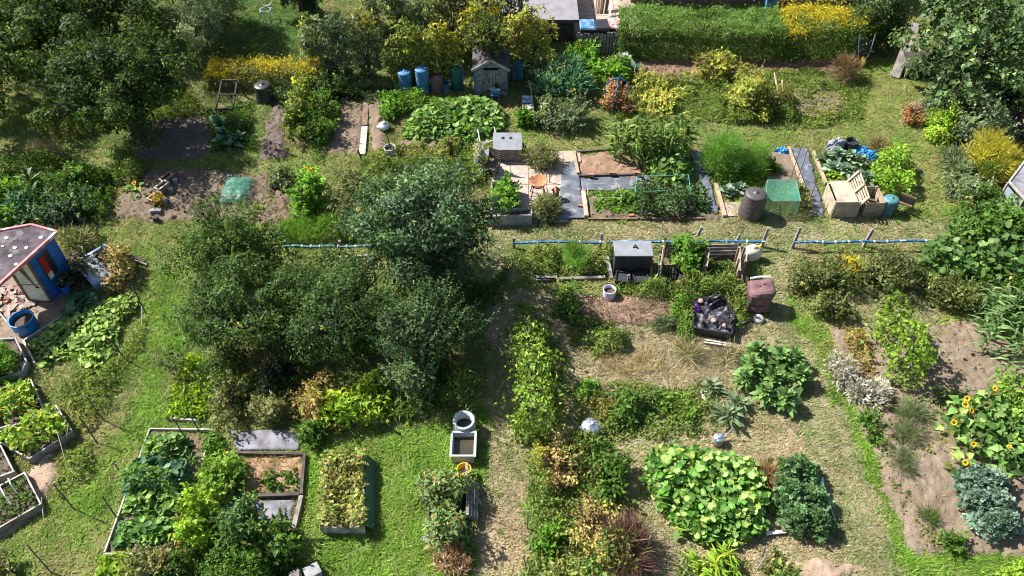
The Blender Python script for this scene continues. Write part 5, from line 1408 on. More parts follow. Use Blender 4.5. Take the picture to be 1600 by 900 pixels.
def playhouse():
    root = Wt('playhouse', 'blue wooden playhouse with a dark spotted roof and faded red trim', 'playhouse', 82, 468)
    # plan: corner c nearest the lawn, long blue wall runs away, door wall runs to the left
    c = at(83, 469); far = at(116, 428); left = at(47, 469)
    fl = far + (left - c)
    H = hgt(83, 469, 406)
    def wall(nm, a, b, m, h=H):
        return W(root, nm, MB().bar(a + UP * h / 2, b + UP * h / 2, .04, h), M[m])
    wall('wall', c, far, 'blue_paint'); wall('wall', far, fl, 'blue_paint'); wall('wall', fl, left, 'blue_paint')
    d = (left - c).normalized(); n = Vector((d.y, -d.x, 0));
    if n.y > 0: n = -n
    wd = (left - c).length
    door = W(root, 'door', MB().bar(c + d * .05 + n * .02 + UP * H * .49, left - d * .05 + n * .02 + UP * H * .49, .03, H * .96), M['cream'])
    for t in (.0, .96): W(root, 'door_post', MB().bar(c + d * (.03 + t * wd * .96) + n * .03, c + d * (.03 + t * wd * .96) + n * .03 + UP * H, .07, .06, (1, 0, 0)), M['wood_brown'])
    o = MB().bar(c + d * .08 + n * .042 + UP * H * .42, left - d * .08 + n * .042 + UP * H * .42, .012, .02).build('rail', M['wood_brown'], door)
    # triangular brown board of the door: dark painted wedge
    p = c + n * .045
    tri = [p + d * (wd * .30) + UP * H * .34, p + d * (wd * .72) + UP * H * .98, p + d * (wd * .45) + UP * H * .98]
    MB().add(tri + [q + n * .01 for q in tri], [(0, 1, 2), (5, 4, 3), (0, 3, 4, 1), (1, 4, 5, 2), (2, 5, 3, 0)]).build('door_panel', M['wood_brown'], door)
    MB().box(tuple(p + d * wd * .28 + UP * H * .36), (.08, .03, .05)).build('handle', M['steel_dark'], door)
    # window in the blue wall: dark opening, red and cream panel
    u = (far - c).normalized(); m2 = Vector((u.y, -u.x, 0)); L = (far - c).length
    if m2.x < 0: m2 = -m2
    q = c + m2 * .024
    def quad(nm, t0, t1, z0, z1, m, off, par):
        a, b = q + u * L * t0 + m2 * off, q + u * L * t1 + m2 * off
        return MB().bar(a + UP * H * (z0 + z1) / 2, b + UP * H * (z0 + z1) / 2, .012, H * (z1 - z0)).build(nm, M[m], par)
    win = W(root, 'window', MB().bar(q + u * L * .2 + UP * H * .62, q + u * L * .62 + UP * H * .62, .012, H * .5), M['plastic_black'])
    quad('shutter', .22, .42, .38, .86, 'red', .014, win); quad('shutter', .24, .40, .37, .5, 'cream', .022, win)
    quad('sill', .18, .64, .33, .37, 'blue_paint', .03, win)
    # roof: ridge and eaves run down towards the left edge of the photograph
    zr, ze = H + .42, H + .02
    A = P3(0, 0, 0)
    def S(px, py, z): return at(px, py, z)
    E0, E1 = S(90, 364, ze), S(-4, 450, ze)
    R0 = S(50, 353, H + .16)
    e = (E1 - E0).normalized()
    pn = (E1 - E0).cross(R0 - E0).normalized()
    if pn.z < 0: pn = -pn
    def onplane(px, py, off=0.0):
        o = Vector((0, 0, CAM_H)); dr = at(px, py) - o
        return o + dr * ((E0 + pn * off - o).dot(pn) / dr.dot(pn))
    L0, L1, E2 = onplane(-75, 376), onplane(-75, 470), onplane(-40, 482)
    rim = [E0, E1, E2, L1, L0, R0]
    n6 = len(rim)
    W(root, 'roof', MB().add(rim + [x + pn * .05 for x in rim], [tuple(range(n6))[::-1], tuple(range(n6, 2 * n6))] + [(k, (k + 1) % n6, n6 + (k + 1) % n6, n6 + k) for k in range(n6)]), M['felt_maroon'])
    for p, q2 in ((E0, E1), (E0, R0), (R0, L0), (E1, E2), (L0, L1)):
        W(root, 'trim', MB().bar(p + UP * .03, q2 + UP * .032, .07, .09), M['pink_trim'])
    nrm = pn
    for (x, y, r) in [(64, 371, .062), (41, 387, .055), (23, 387, .058), (10, 372, .062), (16, 400, .058), (25, 413, .055), (4, 385, .04)]:
        pt = onplane(x, y, .055)
        rot = nrm.to_track_quat('Z', 'Y').to_euler()
        o = MB().lathe([(r * .85, -.004), (r * .85, .006), (.001, .009)], 14).build('spot', M['white'], root, pt - root.location + nrm * .004, rot)
playhouse()
barrel('bucket', 'small purple blue bucket in the shade beside the playhouse', 105, 455, .15, .25, 'blue_paint', 0, None, taper=.9, open_=True, content=('soil', 'soil_dark'), cat='bucket')
def cold_frame():
    A, B, Cc, D = at(152, 456), at(205, 428), at(176, 402), at(128, 430)
    root = thing('cold_frame', 'weathered blue timber cold frame holding a brown dead plant', 'cold frame', at(165, 425))
    hA, hB = .28, .5
    for p, q, h0, h1 in ((A, B, hA, hA), (B, Cc, hA, hB), (Cc, D, hB, hB), (D, A, hB, hA)):
        mb = MB().add([p, q, q + UP * h1, p + UP * h0], [(0, 1, 2, 3)])
        c0 = (A + B + Cc + D) / 4; inn = (c0 - (p + q) / 2); inn.z = 0; inn = inn.normalized() * .035
        mb = MB().add([p, q, q + UP * h1, p + UP * h0] + [v + inn for v in (p, q, q + UP * h1, p + UP * h0)], [(0, 1, 2, 3), (7, 6, 5, 4), (3, 2, 6, 7), (0, 4, 5, 1), (1, 5, 6, 2), (0, 3, 7, 4)])
        W(root, 'side', mb, M['blue_worn'])
    W(root, 'soil', MB().prism([(v.x + (c0.x - v.x) * .06, v.y + (c0.y - v.y) * .06) for v in (A, B, Cc, D)], 0, .16), M['rubble'])
    for p, q, h0, h1 in ((A, D, hA, hB), (A.lerp(B, .5), D.lerp(Cc, .5), hA, hB), (D, Cc, hB, hB), (A, B, hA, hA)):
        W(root, 'lid_bar', MB().bar(p + UP * (h0 + .03), q + UP * (h1 + .03), .07, .04), M['blue_worn'])
    W(root, 'pane', MB().add([A + UP * (hA + .02), A.lerp(B, .5) + UP * (hA + .02), D.lerp(Cc, .5) + UP * (hB + .02), D + UP * (hB + .02)] + [v + UP * .006 for v in (A + UP * (hA + .02), A.lerp(B, .5) + UP * (hA + .02), D.lerp(Cc, .5) + UP * (hB + .02), D + UP * (hB + .02))], [(3, 2, 1, 0), (4, 5, 6, 7), (0, 1, 5, 4), (1, 2, 6, 5), (2, 3, 7, 6), (3, 0, 4, 7)]), M['glass'])
cold_frame()
lying_board('plank', 'dark plank leaning from the cold frame to the lawn', (190, 404), (228, 412), .09, .05, 'wood_dark', z=.3, z2=.08, group='planks behind the cold frame')
lying_board('plank', 'second dark plank below the longer one by the cold frame', (200, 408), (230, 416), .05, .05, 'wood_grey', z=.2, z2=.03, group='planks behind the cold frame')
G_TR = 'flower troughs on a row of stones'
for i, (x, y, l, m) in enumerate([(264, 287, 'empty brown trough at the top of the row', 'terracotta'), (257, 300, 'middle trough with a pale rim', 'wood_pale'), (246, 317, 'lowest trough planted with orange flowers', 'terracotta')]):
    root = Wt('flower_trough', l, 'trough', x, y, 0, G_TR); root.rotation_euler.z = 1.05
    w, d, h = .42, .2, .3
    for s in (-1, 1):
        MB().box((0, s * d / 2, h / 2), (w, .025, h)).build('side', M[m], root)
        MB().box((s * w / 2, 0, h / 2), (.025, d - .026, h)).build('end', M[m], root)
        MB().box((0, s * d / 2, h), (w + .04, .04, .025)).build('rim', M[('wood_pale', 'cream', 'wood_pale')[i]], root)
        MB().box((s * w / 2, 0, h + .002), (.04, d - .04, .025)).build('rim', M[('wood_pale', 'cream', 'wood_pale')[i]], root)
    MB().box((0, 0, h - .08), (w - .03, d - .03, .02)).build('soil', M['soil_dark'], root)
for i, (x, y, l) in enumerate([(275, 287, 'white block beside the top trough'), (268, 301, 'white block beside the middle trough'), (259, 319, 'white block beside the lowest trough'), (250, 334, 'white leaning slab below the troughs'), (240, 335, 'low pale stone at the foot of the trough row'), (245, 346, 'dark stone under the white leaning slab')]):
    o = MB().box((0, 0, .1), (.16, .13, .2), Euler((.1, .1, rnd.random())).to_matrix()).build('block', M['wood_dark' if i == 5 else 'stone_grey'], None, at(x, y), bevel=.015); tag(o, l, 'block', 'blocks beside the flower troughs')
tarp('bag', 'blue and white bag lying below the sunflower clump', 510, 346, .2, 'blue_worn', .16, 'bag', 6)
tarp('ball', 'small faded pink ball below the sunflower clump', 466, 343, .09, 'pink_trim', .14, 'ball', 7, 1)
def net_cover():
    gp = [(356, 285), (389, 284), (392, 322), (354, 326)]
    root = thing('crop_net', 'green net draped over a low row of brassicas', 'net', at(372, 305))
    ga = ground_poly(gp); xs = [p[0] for p in ga]; ys = [p[1] for p in ga]
    cx, cy = np.mean(xs), np.mean(ys); rx, ry = (max(xs) - min(xs)) / 2, (max(ys) - min(ys)) / 2
    me, V = grid_mesh('net', np.linspace(cx - rx, cx + rx, 24), np.linspace(cy - ry, cy + ry, 30),
                      lambda x, y: .34 * np.clip((1 - np.abs((x - cx) / rx) ** 4) * (1 - np.abs((y - cy) / ry) ** 6), 0, 1) ** .6 + (fbm(x, y, 5) - .5) * .12 + .02)
    o = link('net', me, M['net_green'], root); o.location = -root.location
    for t in (-.7, 0, .7):
        W(root, 'hoop', MB().tube([(cx - rx * .95, cy + ry * t, 0), (cx - rx * .8, cy + ry * t, .27), (cx, cy + ry * t, .34), (cx + rx * .8, cy + ry * t, .27), (cx + rx * .95, cy + ry * t, 0)], .012, 5), M['cane'])
net_cover()

# --- canes on the left lawn, poles elsewhere
G_C = 'thin dark canes standing in the left lawn'
for (x, y, h, l, ln) in [(163, 657, 1.05, 'dark cane standing alone above the left lawn path', (-.05, 0)), (152, 692, 1.0, 'dark cane nearest the lettuce bed corner', (-.1, .1)), (229, 491, 1.15, 'dark cane at the upper end of the pumpkin patch', (0, 0)), (198, 564, .9, 'dark cane among dry stalks below the pumpkin leaves', (-.1, 0)), (116, 796, 1.1, 'dark cane right of the seedling bed', (-.05, .05)), (200, 757, .85, 'dark cane near the upper corner of the long squash bed', (-.05, .08)),
                         (184, 812, .9, 'dark cane beside the long squash bed edge', (-.05, .1)), (82, 897, 1.0, 'dark cane nearest the lower left corner', (-.2, .2)), (300, 700, 1.2, 'dark cane inside the long squash bed', (-.1, .05)), (312, 675, .9, 'dark cane at the head of the long squash bed', (-.1, .1))]:
    pole('cane', l, (x, y), h, r=.016, m='cane_dark', cat='cane', group=G_C, lean=ln)
G_DS = 'dry pale sticks below the pumpkin leaves'
for i, (p, q) in enumerate([((180, 582), (196, 552)), ((222, 510), (226, 488)), ((150, 592), (158, 600)), ((70, 815), (72, 785)), ((106, 730), (102, 690)), ((103, 700), (120, 680))]):
    a, b = at(*p), at(*q)
    tag(MB().tube([a + UP * .05, b + UP * (.25 if i < 4 else .5)], .012, 5).build('stick', M['cane']), ['dry pale stick in the bundle under the pumpkin patch', 'dry pale stick leaning on the uppermost dark cane', 'tiny pale stick on the dry grass', 'long dry stick beside the seedling bed', 'pale cane by the lettuce bed corner', 'pale cane leaning over the lettuce bed edge'][i], 'stick', G_DS)
G_TC = 'tall thin canes by the membrane path'
for (x, y, h, l) in [(1232, 290, 1.5, 'tallest thin cane left of the net cage path'), (1246, 282, 1.2, 'thin cane leaning over the membrane path'), (1262, 322, 1.0, 'dark cane with crossing bar beside the net cage'), (1225, 215, .9, 'thin cane above the blue tarpaulin on the grass'), (1275, 352, .1, 'short peg at the foot of the membrane path')][:4]:
    pole('cane', l, (x, y), h, r=.012, m='cane_dark', cat='cane', group=G_TC, lean=(.05, .1))
for i, (p, q, h, l) in enumerate([((1222, 183), (1205, 132), .5, 'long pale pole leaning by the bare oval soil'), ((1225, 183), (1218, 140), .4, 'second pale pole beside the longer one'), ((1218, 165), (1210, 150), .3, 'short pale pole by the blue hose')]):
    tag(MB().tube([at(*p) + UP * .03, at(*q) + UP * h], .03, 7).build('pole', M['wood_pale']), l, 'pole', 'pale poles by the bare oval soil')
root = Wt('hose', 'coil of blue hose beside the pale poles', 'hose', 1210, 165)
MB().tube([(.22 * math.cos(t), .3 * math.sin(t), .04 + .015 * t) for t in np.linspace(0, 9, 40)], .018, 6).build('coil', M['tarp'], root)
def hoop_arch():
    root = Wt('hoop', 'blue pipe hoop with an upright pole over the rust coloured plant', 'hoop', 960, 178)
    R_ = .42; c = 1.0
    MB().tube([(R_ * math.cos(t), .1, c + R_ * math.sin(t)) for t in np.linspace(-.4, math.pi + .4, 24)], .022, 7).build('ring', M['plastic_blue'], root)
    MB().tube([(-.06, .08, -.1), (.05, .08, c + R_ + .1)], .026, 7).build('pole', M['pipe_blue'], root)
    for s in (-1, 1): MB().tube([(s * R_ * .92, .1, c - R_ * .39), (s * R_ * .9, .1, -.05)], .012, 5).build('leg', M['steel_dark'], root)
hoop_arch()
pole('post', 'grey post standing in front of the grey green shrub', (855, 195), .9, r=.03, m='wood_grey', square=True)
pole('post', 'thin dark post behind the handcart', (852, 150), .8, r=.03, m='wood_dark')

# --- back boundary: garden building, patio, picket fence, bins
def annexe():
    root = Wt('outbuilding', 'dark timber outbuilding with a flat pale grey roof', 'building', 840, 66)
    z = hgt(905, 66, 32)
    c = at(905, 31, z + .1); lw = at(800, 31, z + .1)
    x1 = c.x; x0 = lw.x - 1.5; y0 = c.y; y1 = y0 + 4.0
    n = int(z / .16)
    for i in range(n):
        W(root, 'board', MB().box(((x0 + x1) / 2 - .1, y0 + .16, z * (i + .5) / n), (x1 - x0 - .3, .03, z / n * .95), Euler((.1, 0, 0)).to_matrix()), M['wood_dark'])
    for sx in (x0 + .1, x1 - .25): W(root, 'side_wall', MB().box((sx, (y0 + y1) / 2 + .1, z / 2), (.06, y1 - y0 - .2, z)), M['wood_dark'])
    W(root, 'back_wall', MB().box(((x0 + x1) / 2, y1 - .1, z / 2), (x1 - x0 - .3, .05, z)), M['wood_dark'])
    for i in range(7):
        a = x0 + (x1 - x0) * i / 7; b = x0 + (x1 - x0) * (i + 1) / 7
        W(root, 'roof_sheet', MB().box(((a + b) / 2, (y0 + y1) / 2, z + .07 + .003 * (i % 2)), (b - a - .004, y1 - y0, .05)), M['roof_grey'])
    W(root, 'fascia', MB().box(((x0 + x1) / 2, y0 - .012, z + .045), (x1 - x0, .022, .12)), M['wood_dark'])
annexe()
covered([(900, -30), (965, -30), (965, 48), (900, 48)])
root = thing('back_yard', None, None, at(930, 25)); root['kind'] = 'structure'; root['label'] = 'pinkish paved yard behind the picket fence'
gp = ground_poly([(896, -60), (970, -60), (968, 60), (898, 60)])
xs = [p[0] for p in gp]; ys = [p[1] for p in gp]
W(root, 'bed', MB().prism(gp, -.05, .006), M['slab'])
xx = min(xs)
while xx < max(xs) - .4:
    yy = min(ys)
    while yy < max(ys) - .4:
        W(root, 'slab', MB().box((xx + .45, yy + .45, .02 + rnd.uniform(-.002, .003)), (.88, .88, .03)), M[rnd.choice(['slab', 'slab_pink'])])
        yy += .9
    xx += .9
root = thing('picket_fence', 'dark grey picket fence between outbuilding and tall hedge', 'fence', at(931, 84))
fh = hgt(931, 84, 52)
for i in range(13):
    x = 902 + 61 * i / 12
    W(root, 'picket', MB().bar(P3(x, 84, .02), P3(x, 84, fh + rnd.uniform(-.04, .05)), .1, .025, (0, 1, 0)), M['wood_grey'])
for z in (.3, fh * .85): W(root, 'rail', MB().bar(P3(899, 83.3, z), P3(966, 83.3, z), .03, .08), M['wood_grey'])
def wheelie(label, px, py, m, lm, rz=0):
    root = Wt('wheelie_bin', label, 'bin', px, py, 0, 'bins behind the picket fence'); root.rotation_euler.z = rz
    MB().add([(-.22, -.24, .05), (.22, -.24, .05), (.22, .2, .05), (-.22, .2, .05), (-.29, -.32, 1), (.29, -.32, 1), (.29, .34, 1), (-.29, .34, 1)], [(3, 2, 1, 0), (4, 5, 6, 7), (0, 1, 5, 4), (1, 2, 6, 5), (2, 3, 7, 6), (3, 0, 4, 7)]).build('body', M[m], root, bevel=.02)
    lid = MB().add([(-.31, -.35, 1.0), (.31, -.35, 1.0), (.31, .36, 1.0), (-.31, .36, 1.0), (-.27, -.3, 1.08), (.27, -.3, 1.08), (.28, .33, 1.1), (-.28, .33, 1.1)], [(3, 2, 1, 0), (4, 5, 6, 7), (0, 1, 5, 4), (1, 2, 6, 5), (2, 3, 7, 6), (3, 0, 4, 7)]).build('lid', M[lm], root, bevel=.02)
    MB().tube([(-.25, .38, 1.0), (.25, .38, 1.0)], .02, 6).build('handle', M['plastic_black'], root)
    for s in (-1, 1): MB().lathe([(.1, -.025), (.1, .025)], 14).build('wheel', M['plastic_black'], root, (s * .24, .26, .1), (0, math.pi / 2, 0))
wheelie('blue lidded bin behind the picket fence', 915, 76, 'plastic_black', 'plastic_blue')
wheelie('dark grey lidded bin in the middle behind the picket fence', 937, 76, 'plastic_black', 'plastic_black', .1)
wheelie('red lidded bin next to the tall hedge', 954, 74, 'plastic_black', 'pink_trim', -.1)
root = thing('timber_stack', 'bundle of pale poles leaning upright in the paved yard', 'timber', at(940, 22))
for i in range(9): W(root, 'pole', MB().tube([at(930 + i * 2.2, 22 + rnd.uniform(-2, 2)), at(934 + i * 2.6, 4) + UP * 1.5], .03, 6), M[rnd.choice(['wood_pale', 'wood_brown', 'wood_new'])])
lying_board('door_frame', 'white upright door frame board in the paved yard', (952, 28), (955, 10), .1, .04, 'white', z=.05, z2=1.3)
lying_board('door_mat', 'brown mat by the hedge in the paved yard', (945, 35), (955, 35), .3, .02, 'wood_brown', z=.04)
def back_house(label, x0, x1, py, m, wm, h=2.6, z=0):
    root = Wt('house', label, 'building', (x0 + x1) / 2, py)
    a, b = at(x0, py), at(x1, py); d = 5
    W(root, 'wall', MB().box(((a.x + b.x) / 2, a.y + d / 2, h / 2), (b.x - a.x, d, h)), M[wm])
    for s in (-1, 1):
        W(root, 'roof', MB().bar(Vector(((a.x + b.x) / 2, a.y + d / 2 + s * (d / 4 + .1), h + .6)) + Vector((-(b.x - a.x) / 2 - .2, 0, 0)), Vector(((a.x + b.x) / 2, a.y + d / 2 + s * (d / 4 + .1), h + .6)) + Vector(((b.x - a.x) / 2 + .2, 0, 0)), d / 2 + .5, .08, (0, s * .45, 1)), M[m])
    for k in range(3):
        x = a.x + (b.x - a.x) * (k + .5) / 3
        w = W(root, 'window', MB().box((x, a.y - .01, h * .6), (.9, .05, .9)), M['white'])
        MB().box((x, a.y - .04, h * .6), (.78, .02, .78)).build('pane', M['plastic_black'], w)
back_house('low brick house seen behind the long hedge', 985, 1190, 5, 'felt', 'brickwall')
back_house('low house with dark blue roof behind the golden hedge top', 1215, 1370, 4, 'box_black', 'brickwall')
wheelie('pale blue lidded bin behind the far hedge', 1200, 22, 'plastic_blue', 'plastic_blue')
wheelie('blue green bin standing on the shaded back lawn', 488, 20, 'plastic_green', 'teal')
def bike_frame():
    root = Wt('white_chair', 'small white wire chair on the shaded back lawn', 'chair', 420, 26)
    MB().tube([(.28 * math.cos(t), 0, .75 + .25 * math.sin(t)) for t in np.linspace(0, 6.28, 20)], .018, 6).build('back', M['white'], root)
    MB().lathe([(.2, .42), (.24, .43), (.24, .46), (.2, .46), (.2, .42)], 18, cap=False).build('seat', M['galv'], root, (0, -.25, 0))
    for sx in (-1, 1):
        for y in (-.45, 0): MB().tube([(sx * .2, y, .42), (sx * .26, y * 1.1, 0)], .016, 5).build('leg', M['white'], root)
bike_frame()
def wheelbarrow():
    root = Wt('wheelbarrow', 'dark wheelbarrow tipped up against the hedge showing a yellow wheel', 'wheelbarrow', 1343, 101)
    MB().add([(-.22, 0, .25), (.22, 0, .25), (.33, .25, .95), (-.33, .25, .95), (-.15, .12, .3), (.15, .12, .3), (.25, .38, .9), (-.25, .38, .9)], [(0, 1, 2, 3), (7, 6, 5, 4), (0, 4, 5, 1), (1, 5, 6, 2), (2, 6, 7, 3), (3, 7, 4, 0)]).build('tray', M['plastic_black'], root, bevel=.02)
    for s in (-1, 1):
        MB().tube([(s * .08, -.08, .2), (s * .22, -.03, .5), (s * .3, .2, 1.15)], .02, 6).build('handle', M['box_grey'], root)
        MB().bar((s * .2, 0, .6), (s * .25, -.25, .7), .04, .04).build('leg', M['steel_dark'], root)
    w = MB().lathe([(.12, -.05), (.17, -.045), (.19, 0), (.17, .045), (.12, .05)], 20).build('wheel', M['plastic_yellow'], root, (0.03, -.1, .19), (0, math.pi / 2, 0))
    MB().lathe([(.06, -.055), (.06, .055)], 12).build('hub', M['steel_dark'], w)
wheelbarrow()
lying_board('leaning_board', 'long pale board leaning upright beside the fig tree', (1397, 122), (1409, 92), .35, .04, 'wood_grey', z=.02, z2=1.5)
def little_shed():
    a, b = at(1412, 122), at(1446, 120)
    root = thing('store_box', 'small black garden store with a slanted lid under the fig tree', 'store', a)
    w = b.x - a.x; d = .7
    MB().add([(0, 0, 0), (w, 0, 0), (w, d, 0), (0, d, 0), (0, 0, .5), (w, 0, .5), (w, d, .75), (0, d, .75)], [(3, 2, 1, 0), (0, 1, 5, 4), (1, 2, 6, 5), (2, 3, 7, 6), (3, 0, 4, 7), (4, 5, 6, 7)]).build('body', M['box_black'], root)
    MB().bar((w / 2, -.06, .52), (w / 2, d + .06, .81), w + .12, .04).build('lid', M['wood_dark'], root)
    MB().bar((0.01, -.02, .02), (0.01, -.02, .5), .05, .03, (0, 1, 0)).build('trim', M['wood_white'], root)
little_shed()
# right edge: glass lean-to, dark heap, posts
def lean_to():
    root = Wt('greenhouse', 'small old lean to roof with white frame at the right boundary', 'greenhouse', 1590, 315)
    z = .9
    a, b, c, d = at(1576, 285, z), at(1600, 312, z), at(1650, 290, z + .35), at(1604, 248, z + .35)
    W(root, 'roof', MB().add([a, b, c, d] + [p - UP * .04 for p in (a, b, c, d)], [(0, 1, 2, 3), (7, 6, 5, 4), (0, 4, 5, 1), (1, 5, 6, 2), (2, 6, 7, 3), (3, 7, 4, 0)]), M['membrane_pale'])
    for p, q in ((a, b), (a, d)): W(root, 'frame', MB().bar(p + UP * .03, q + UP * .03, .05, .05), M['wood_white'])
    for p in (a, b): W(root, 'post', MB().bar(Vector((p.x, p.y, 0)), Vector((p.x, p.y, z)), .07, .07, (1, 0, 0)), M['wood_grey'])
    for p, q in ((a, b), (a, d)):
        g = Vector((p.x, p.y, z * .45)); h = Vector((q.x, q.y, z * .45))
        W(root, 'pane', MB().bar(g, h, .015, z * .85), M['glass'])
lean_to()
pole('post', 'thick brown post at the right boundary above the lean to', (1590, 250), .9, r=.09, m='wood_brown', square=True, lean=(.15, .1))
lying_board('pole', 'long dark pole leaning beside the golden fern', (1547, 300), (1570, 255), .08, .08, 'wood_dark', z=.3, z2=.7, cat='pole')
lying_board('pole', 'pale stake leaning in the grey lavender bush', (1496, 265), (1508, 240), .05, .05, 'wood_pale', z=.2, z2=.5, cat='pole')
lying_board('pole', 'weathered pole sticking out of the vines at the right', (1570, 348), (1590, 318), .08, .08, 'wood_grey', z=.5, z2=1.0, cat='pole')
tarp('heap', 'dark heap of rusty scrap at the right boundary', 1592, 190, .8, 'cover_brown', .8, 'heap', 50, .9)
tarp('polythene', 'dark blue sheeting hung in the shrubs at the right boundary', 1590, 150, .4, 'sack_grey', 1.2, 'sheeting', 51, .6)
tarp('polythene', 'crumpled dark sheeting under the scrap heap', 1590, 222, .35, 'sheet_black', .4, 'sheeting', 53, .8)
# ------------------------------------------------------------------ plants with leaves large enough to tell apart
LEAFSETS = {}
def leaf_set(pal, shape, ratio, curl=.1, k=7):
    key = (pal, shape, ratio, curl)
    if key not in LEAFSETS:
        out = []
        rng = np.random.default_rng(len(LEAFSETS) + 1)
        for i in range(k):
            f = Fol(); c = pick(pal, 1, .3, rng)
            f.put(np.zeros((1, 3)), np.array([[1., 0, 0]]), np.array([[0, 0, 1.]]), 1.0, ratio * rng.uniform(.85, 1.15), c, shape, curl * rng.uniform(.5, 1.6))
            me = f.mesh('leaf'); n = len(me.vertices)
            co = np.empty(n * 3, np.float32); me.vertices.foreach_get('co', co); co = co.reshape(-1, 3)
            co[:, 2] += rng.normal(0, .035, n); co[:, 1] += rng.normal(0, .03, n)
            me.vertices.foreach_set('co', co.ravel())
            kk = np.empty(n * 4, np.float32); me.color_attributes['Col'].data.foreach_get('color', kk); kk = kk.reshape(-1, 4)
            kk[:, :3] *= rng.uniform(.72, 1.25, (n, 1))
            if shape == 'round': kk[-1, :3] *= 1.5; kk[0, :3] *= 1.3
            me.color_attributes['Col'].data.foreach_set('color', kk.ravel())
            me.materials.append(LEAF); out.append(me)
        LEAFSETS[key] = out
    return LEAFSETS[key]
def place_leaf(root, me, p, d, n, L, name='leaf'):
    o = bpy.data.objects.new(name, me); C.objects.link(o); o.parent = root
    m = rot_to(d, n).to_4x4() if abs(Vector(d).normalized().dot(Vector(n).normalized())) < .97 else rot_to(d, (0.3, .2, 1)).to_4x4()
    m.translation = p
    o.matrix_basis = m @ Matrix.Diagonal((L, L, L, 1))
    return o
def rosette(name, label, cat, px, py, r, n, pal, shape='arch', ratio=.55, group=None, tilt=(15, 80), stem=.05, h0=.05, ring=1.0, m=None):
    rr = random.Random(int(px * 7 + py))
    root = Wt(name, label, cat, px, py, 0, group)
    ls = leaf_set(pal, shape, ratio)
    for i in range(n):
        t = i / max(n - 1, 1)
        a = i * 2.399 + rr.uniform(-.25, .25); e = math.radians(tilt[0] + (tilt[1] - tilt[0]) * t + rr.uniform(-8, 8))
        d = Vector((math.cos(a) * math.cos(e), math.sin(a) * math.cos(e), math.sin(e)))
        nn = Vector((-math.cos(a) * math.sin(e), -math.sin(a) * math.sin(e), math.cos(e))) + Vector((rr.uniform(-.3, .3), rr.uniform(-.3, .3), 0))
        b = Vector((math.cos(a), math.sin(a), 0)) * r * .12 * (1 - t) * ring + UP * (h0 + stem * t)
        place_leaf(root, rr.choice(ls), b, d, nn, r * rr.uniform(.75, 1.15) * (1 - .35 * t))
    MB().tube([(0, 0, -.03), (0, 0, h0 + stem)], .03, 6, .02).build('stem', M['stem'], root)
    return root
def broad_patch(name, label, cat, poly, h, n, size, pal, group=None, ratio=1.0, shape='round', under=None, extra=0, tilt=.72, mound=.5):
    SEED[0] += 1
    rng = np.random.default_rng(SEED[0] * 5); rr = random.Random(SEED[0])
    gp = ground_poly(poly); c = np.mean(np.array(gp), 0)
    root = thing(name, label, cat, (c[0], c[1], 0), 0, group)
    cand = sample_poly(gp, n * 8, rng)
    # keep leaves apart: greedy dart throwing
    keep = []; gap = math.sqrt(poly_area(gp) / n) * .72
    for p in cand:
        if all((p[0] - q[0]) ** 2 + (p[1] - q[1]) ** 2 > gap * gap for q in keep): keep.append(p)
        if len(keep) >= n: break
    keep = np.array(keep)
    keep = keep[(poly_dist(keep[:, 0], keep[:, 1], gp) + (fbm(keep[:, 0], keep[:, 1] + SEED[0], 2.5, 2) - .5) * .5) > -.02]
    e = np.clip(poly_dist(keep[:, 0], keep[:, 1], gp) / mound, 0, 1)
    ls = leaf_set(pal, shape, ratio)
    stems = MB()
    for (x, y), ed in zip(keep, e):
        z = h * (.3 + .7 * ed ** .5) * rr.uniform(.7, 1.2) * (.55 + .9 * float(fbm(np.array([x]), np.array([y + 3.]), 1.9, 2)[0]))
        a = rr.uniform(0, 6.28); s = size[0] + (size[1] - size[0]) * rr.random() ** 1.6
        nrm = Vector((rr.gauss(0, tilt), rr.gauss(0, tilt) , 1)).normalized()
        d = Vector((math.cos(a), math.sin(a), rr.uniform(-.25, .1)))
        p = Vector((x - c[0], y - c[1], z)) - d * s * .4
        place_leaf(root, rr.choice(ls), p, d, nrm, s)
        stems.tube([Vector((x - c[0] + rr.uniform(-.1, .1), y - c[1] + rr.uniform(-.1, .1), -.02)), p + d * s * .08], .009, 4)
    stems.build('stem', M['stem'], root)['kind'] = 'stuff'
    if extra:
        p = sample_poly(gp, extra, rng)
        p = p[(poly_dist(p[:, 0], p[:, 1], gp) + (fbm(p[:, 0], p[:, 1] + SEED[0], 2.5, 2) - .5) * .5) > -.02]; m_ = len(p)
        e = np.clip(poly_dist(p[:, 0], p[:, 1], gp) / mound, 0, 1)
        P = np.stack([p[:, 0] - c[0], p[:, 1] - c[1], h * (.3 + .6 * e ** .5) * rng.uniform(.15, 1.0, m_) * (.55 + .9 * fbm(p[:, 0], p[:, 1] + 3., 1.9, 2))], 1)
        Nn = unit(rng.normal(size=(m_, 3)) * tilt + np.array([0, 0, 1.])); D = unit(np.cross(Nn, rng.normal(size=(m_, 3))))
        o = Fol().put(P, D, Nn, rng.uniform(size[0] * .5, size[1] * .9, m_), rng.uniform(size[0] * .5, size[1] * .9, m_) * ratio, pick(pal, m_, .2, rng), shape, .1).build('foliage', None, root)
        o['kind'] = 'stuff'
    return root
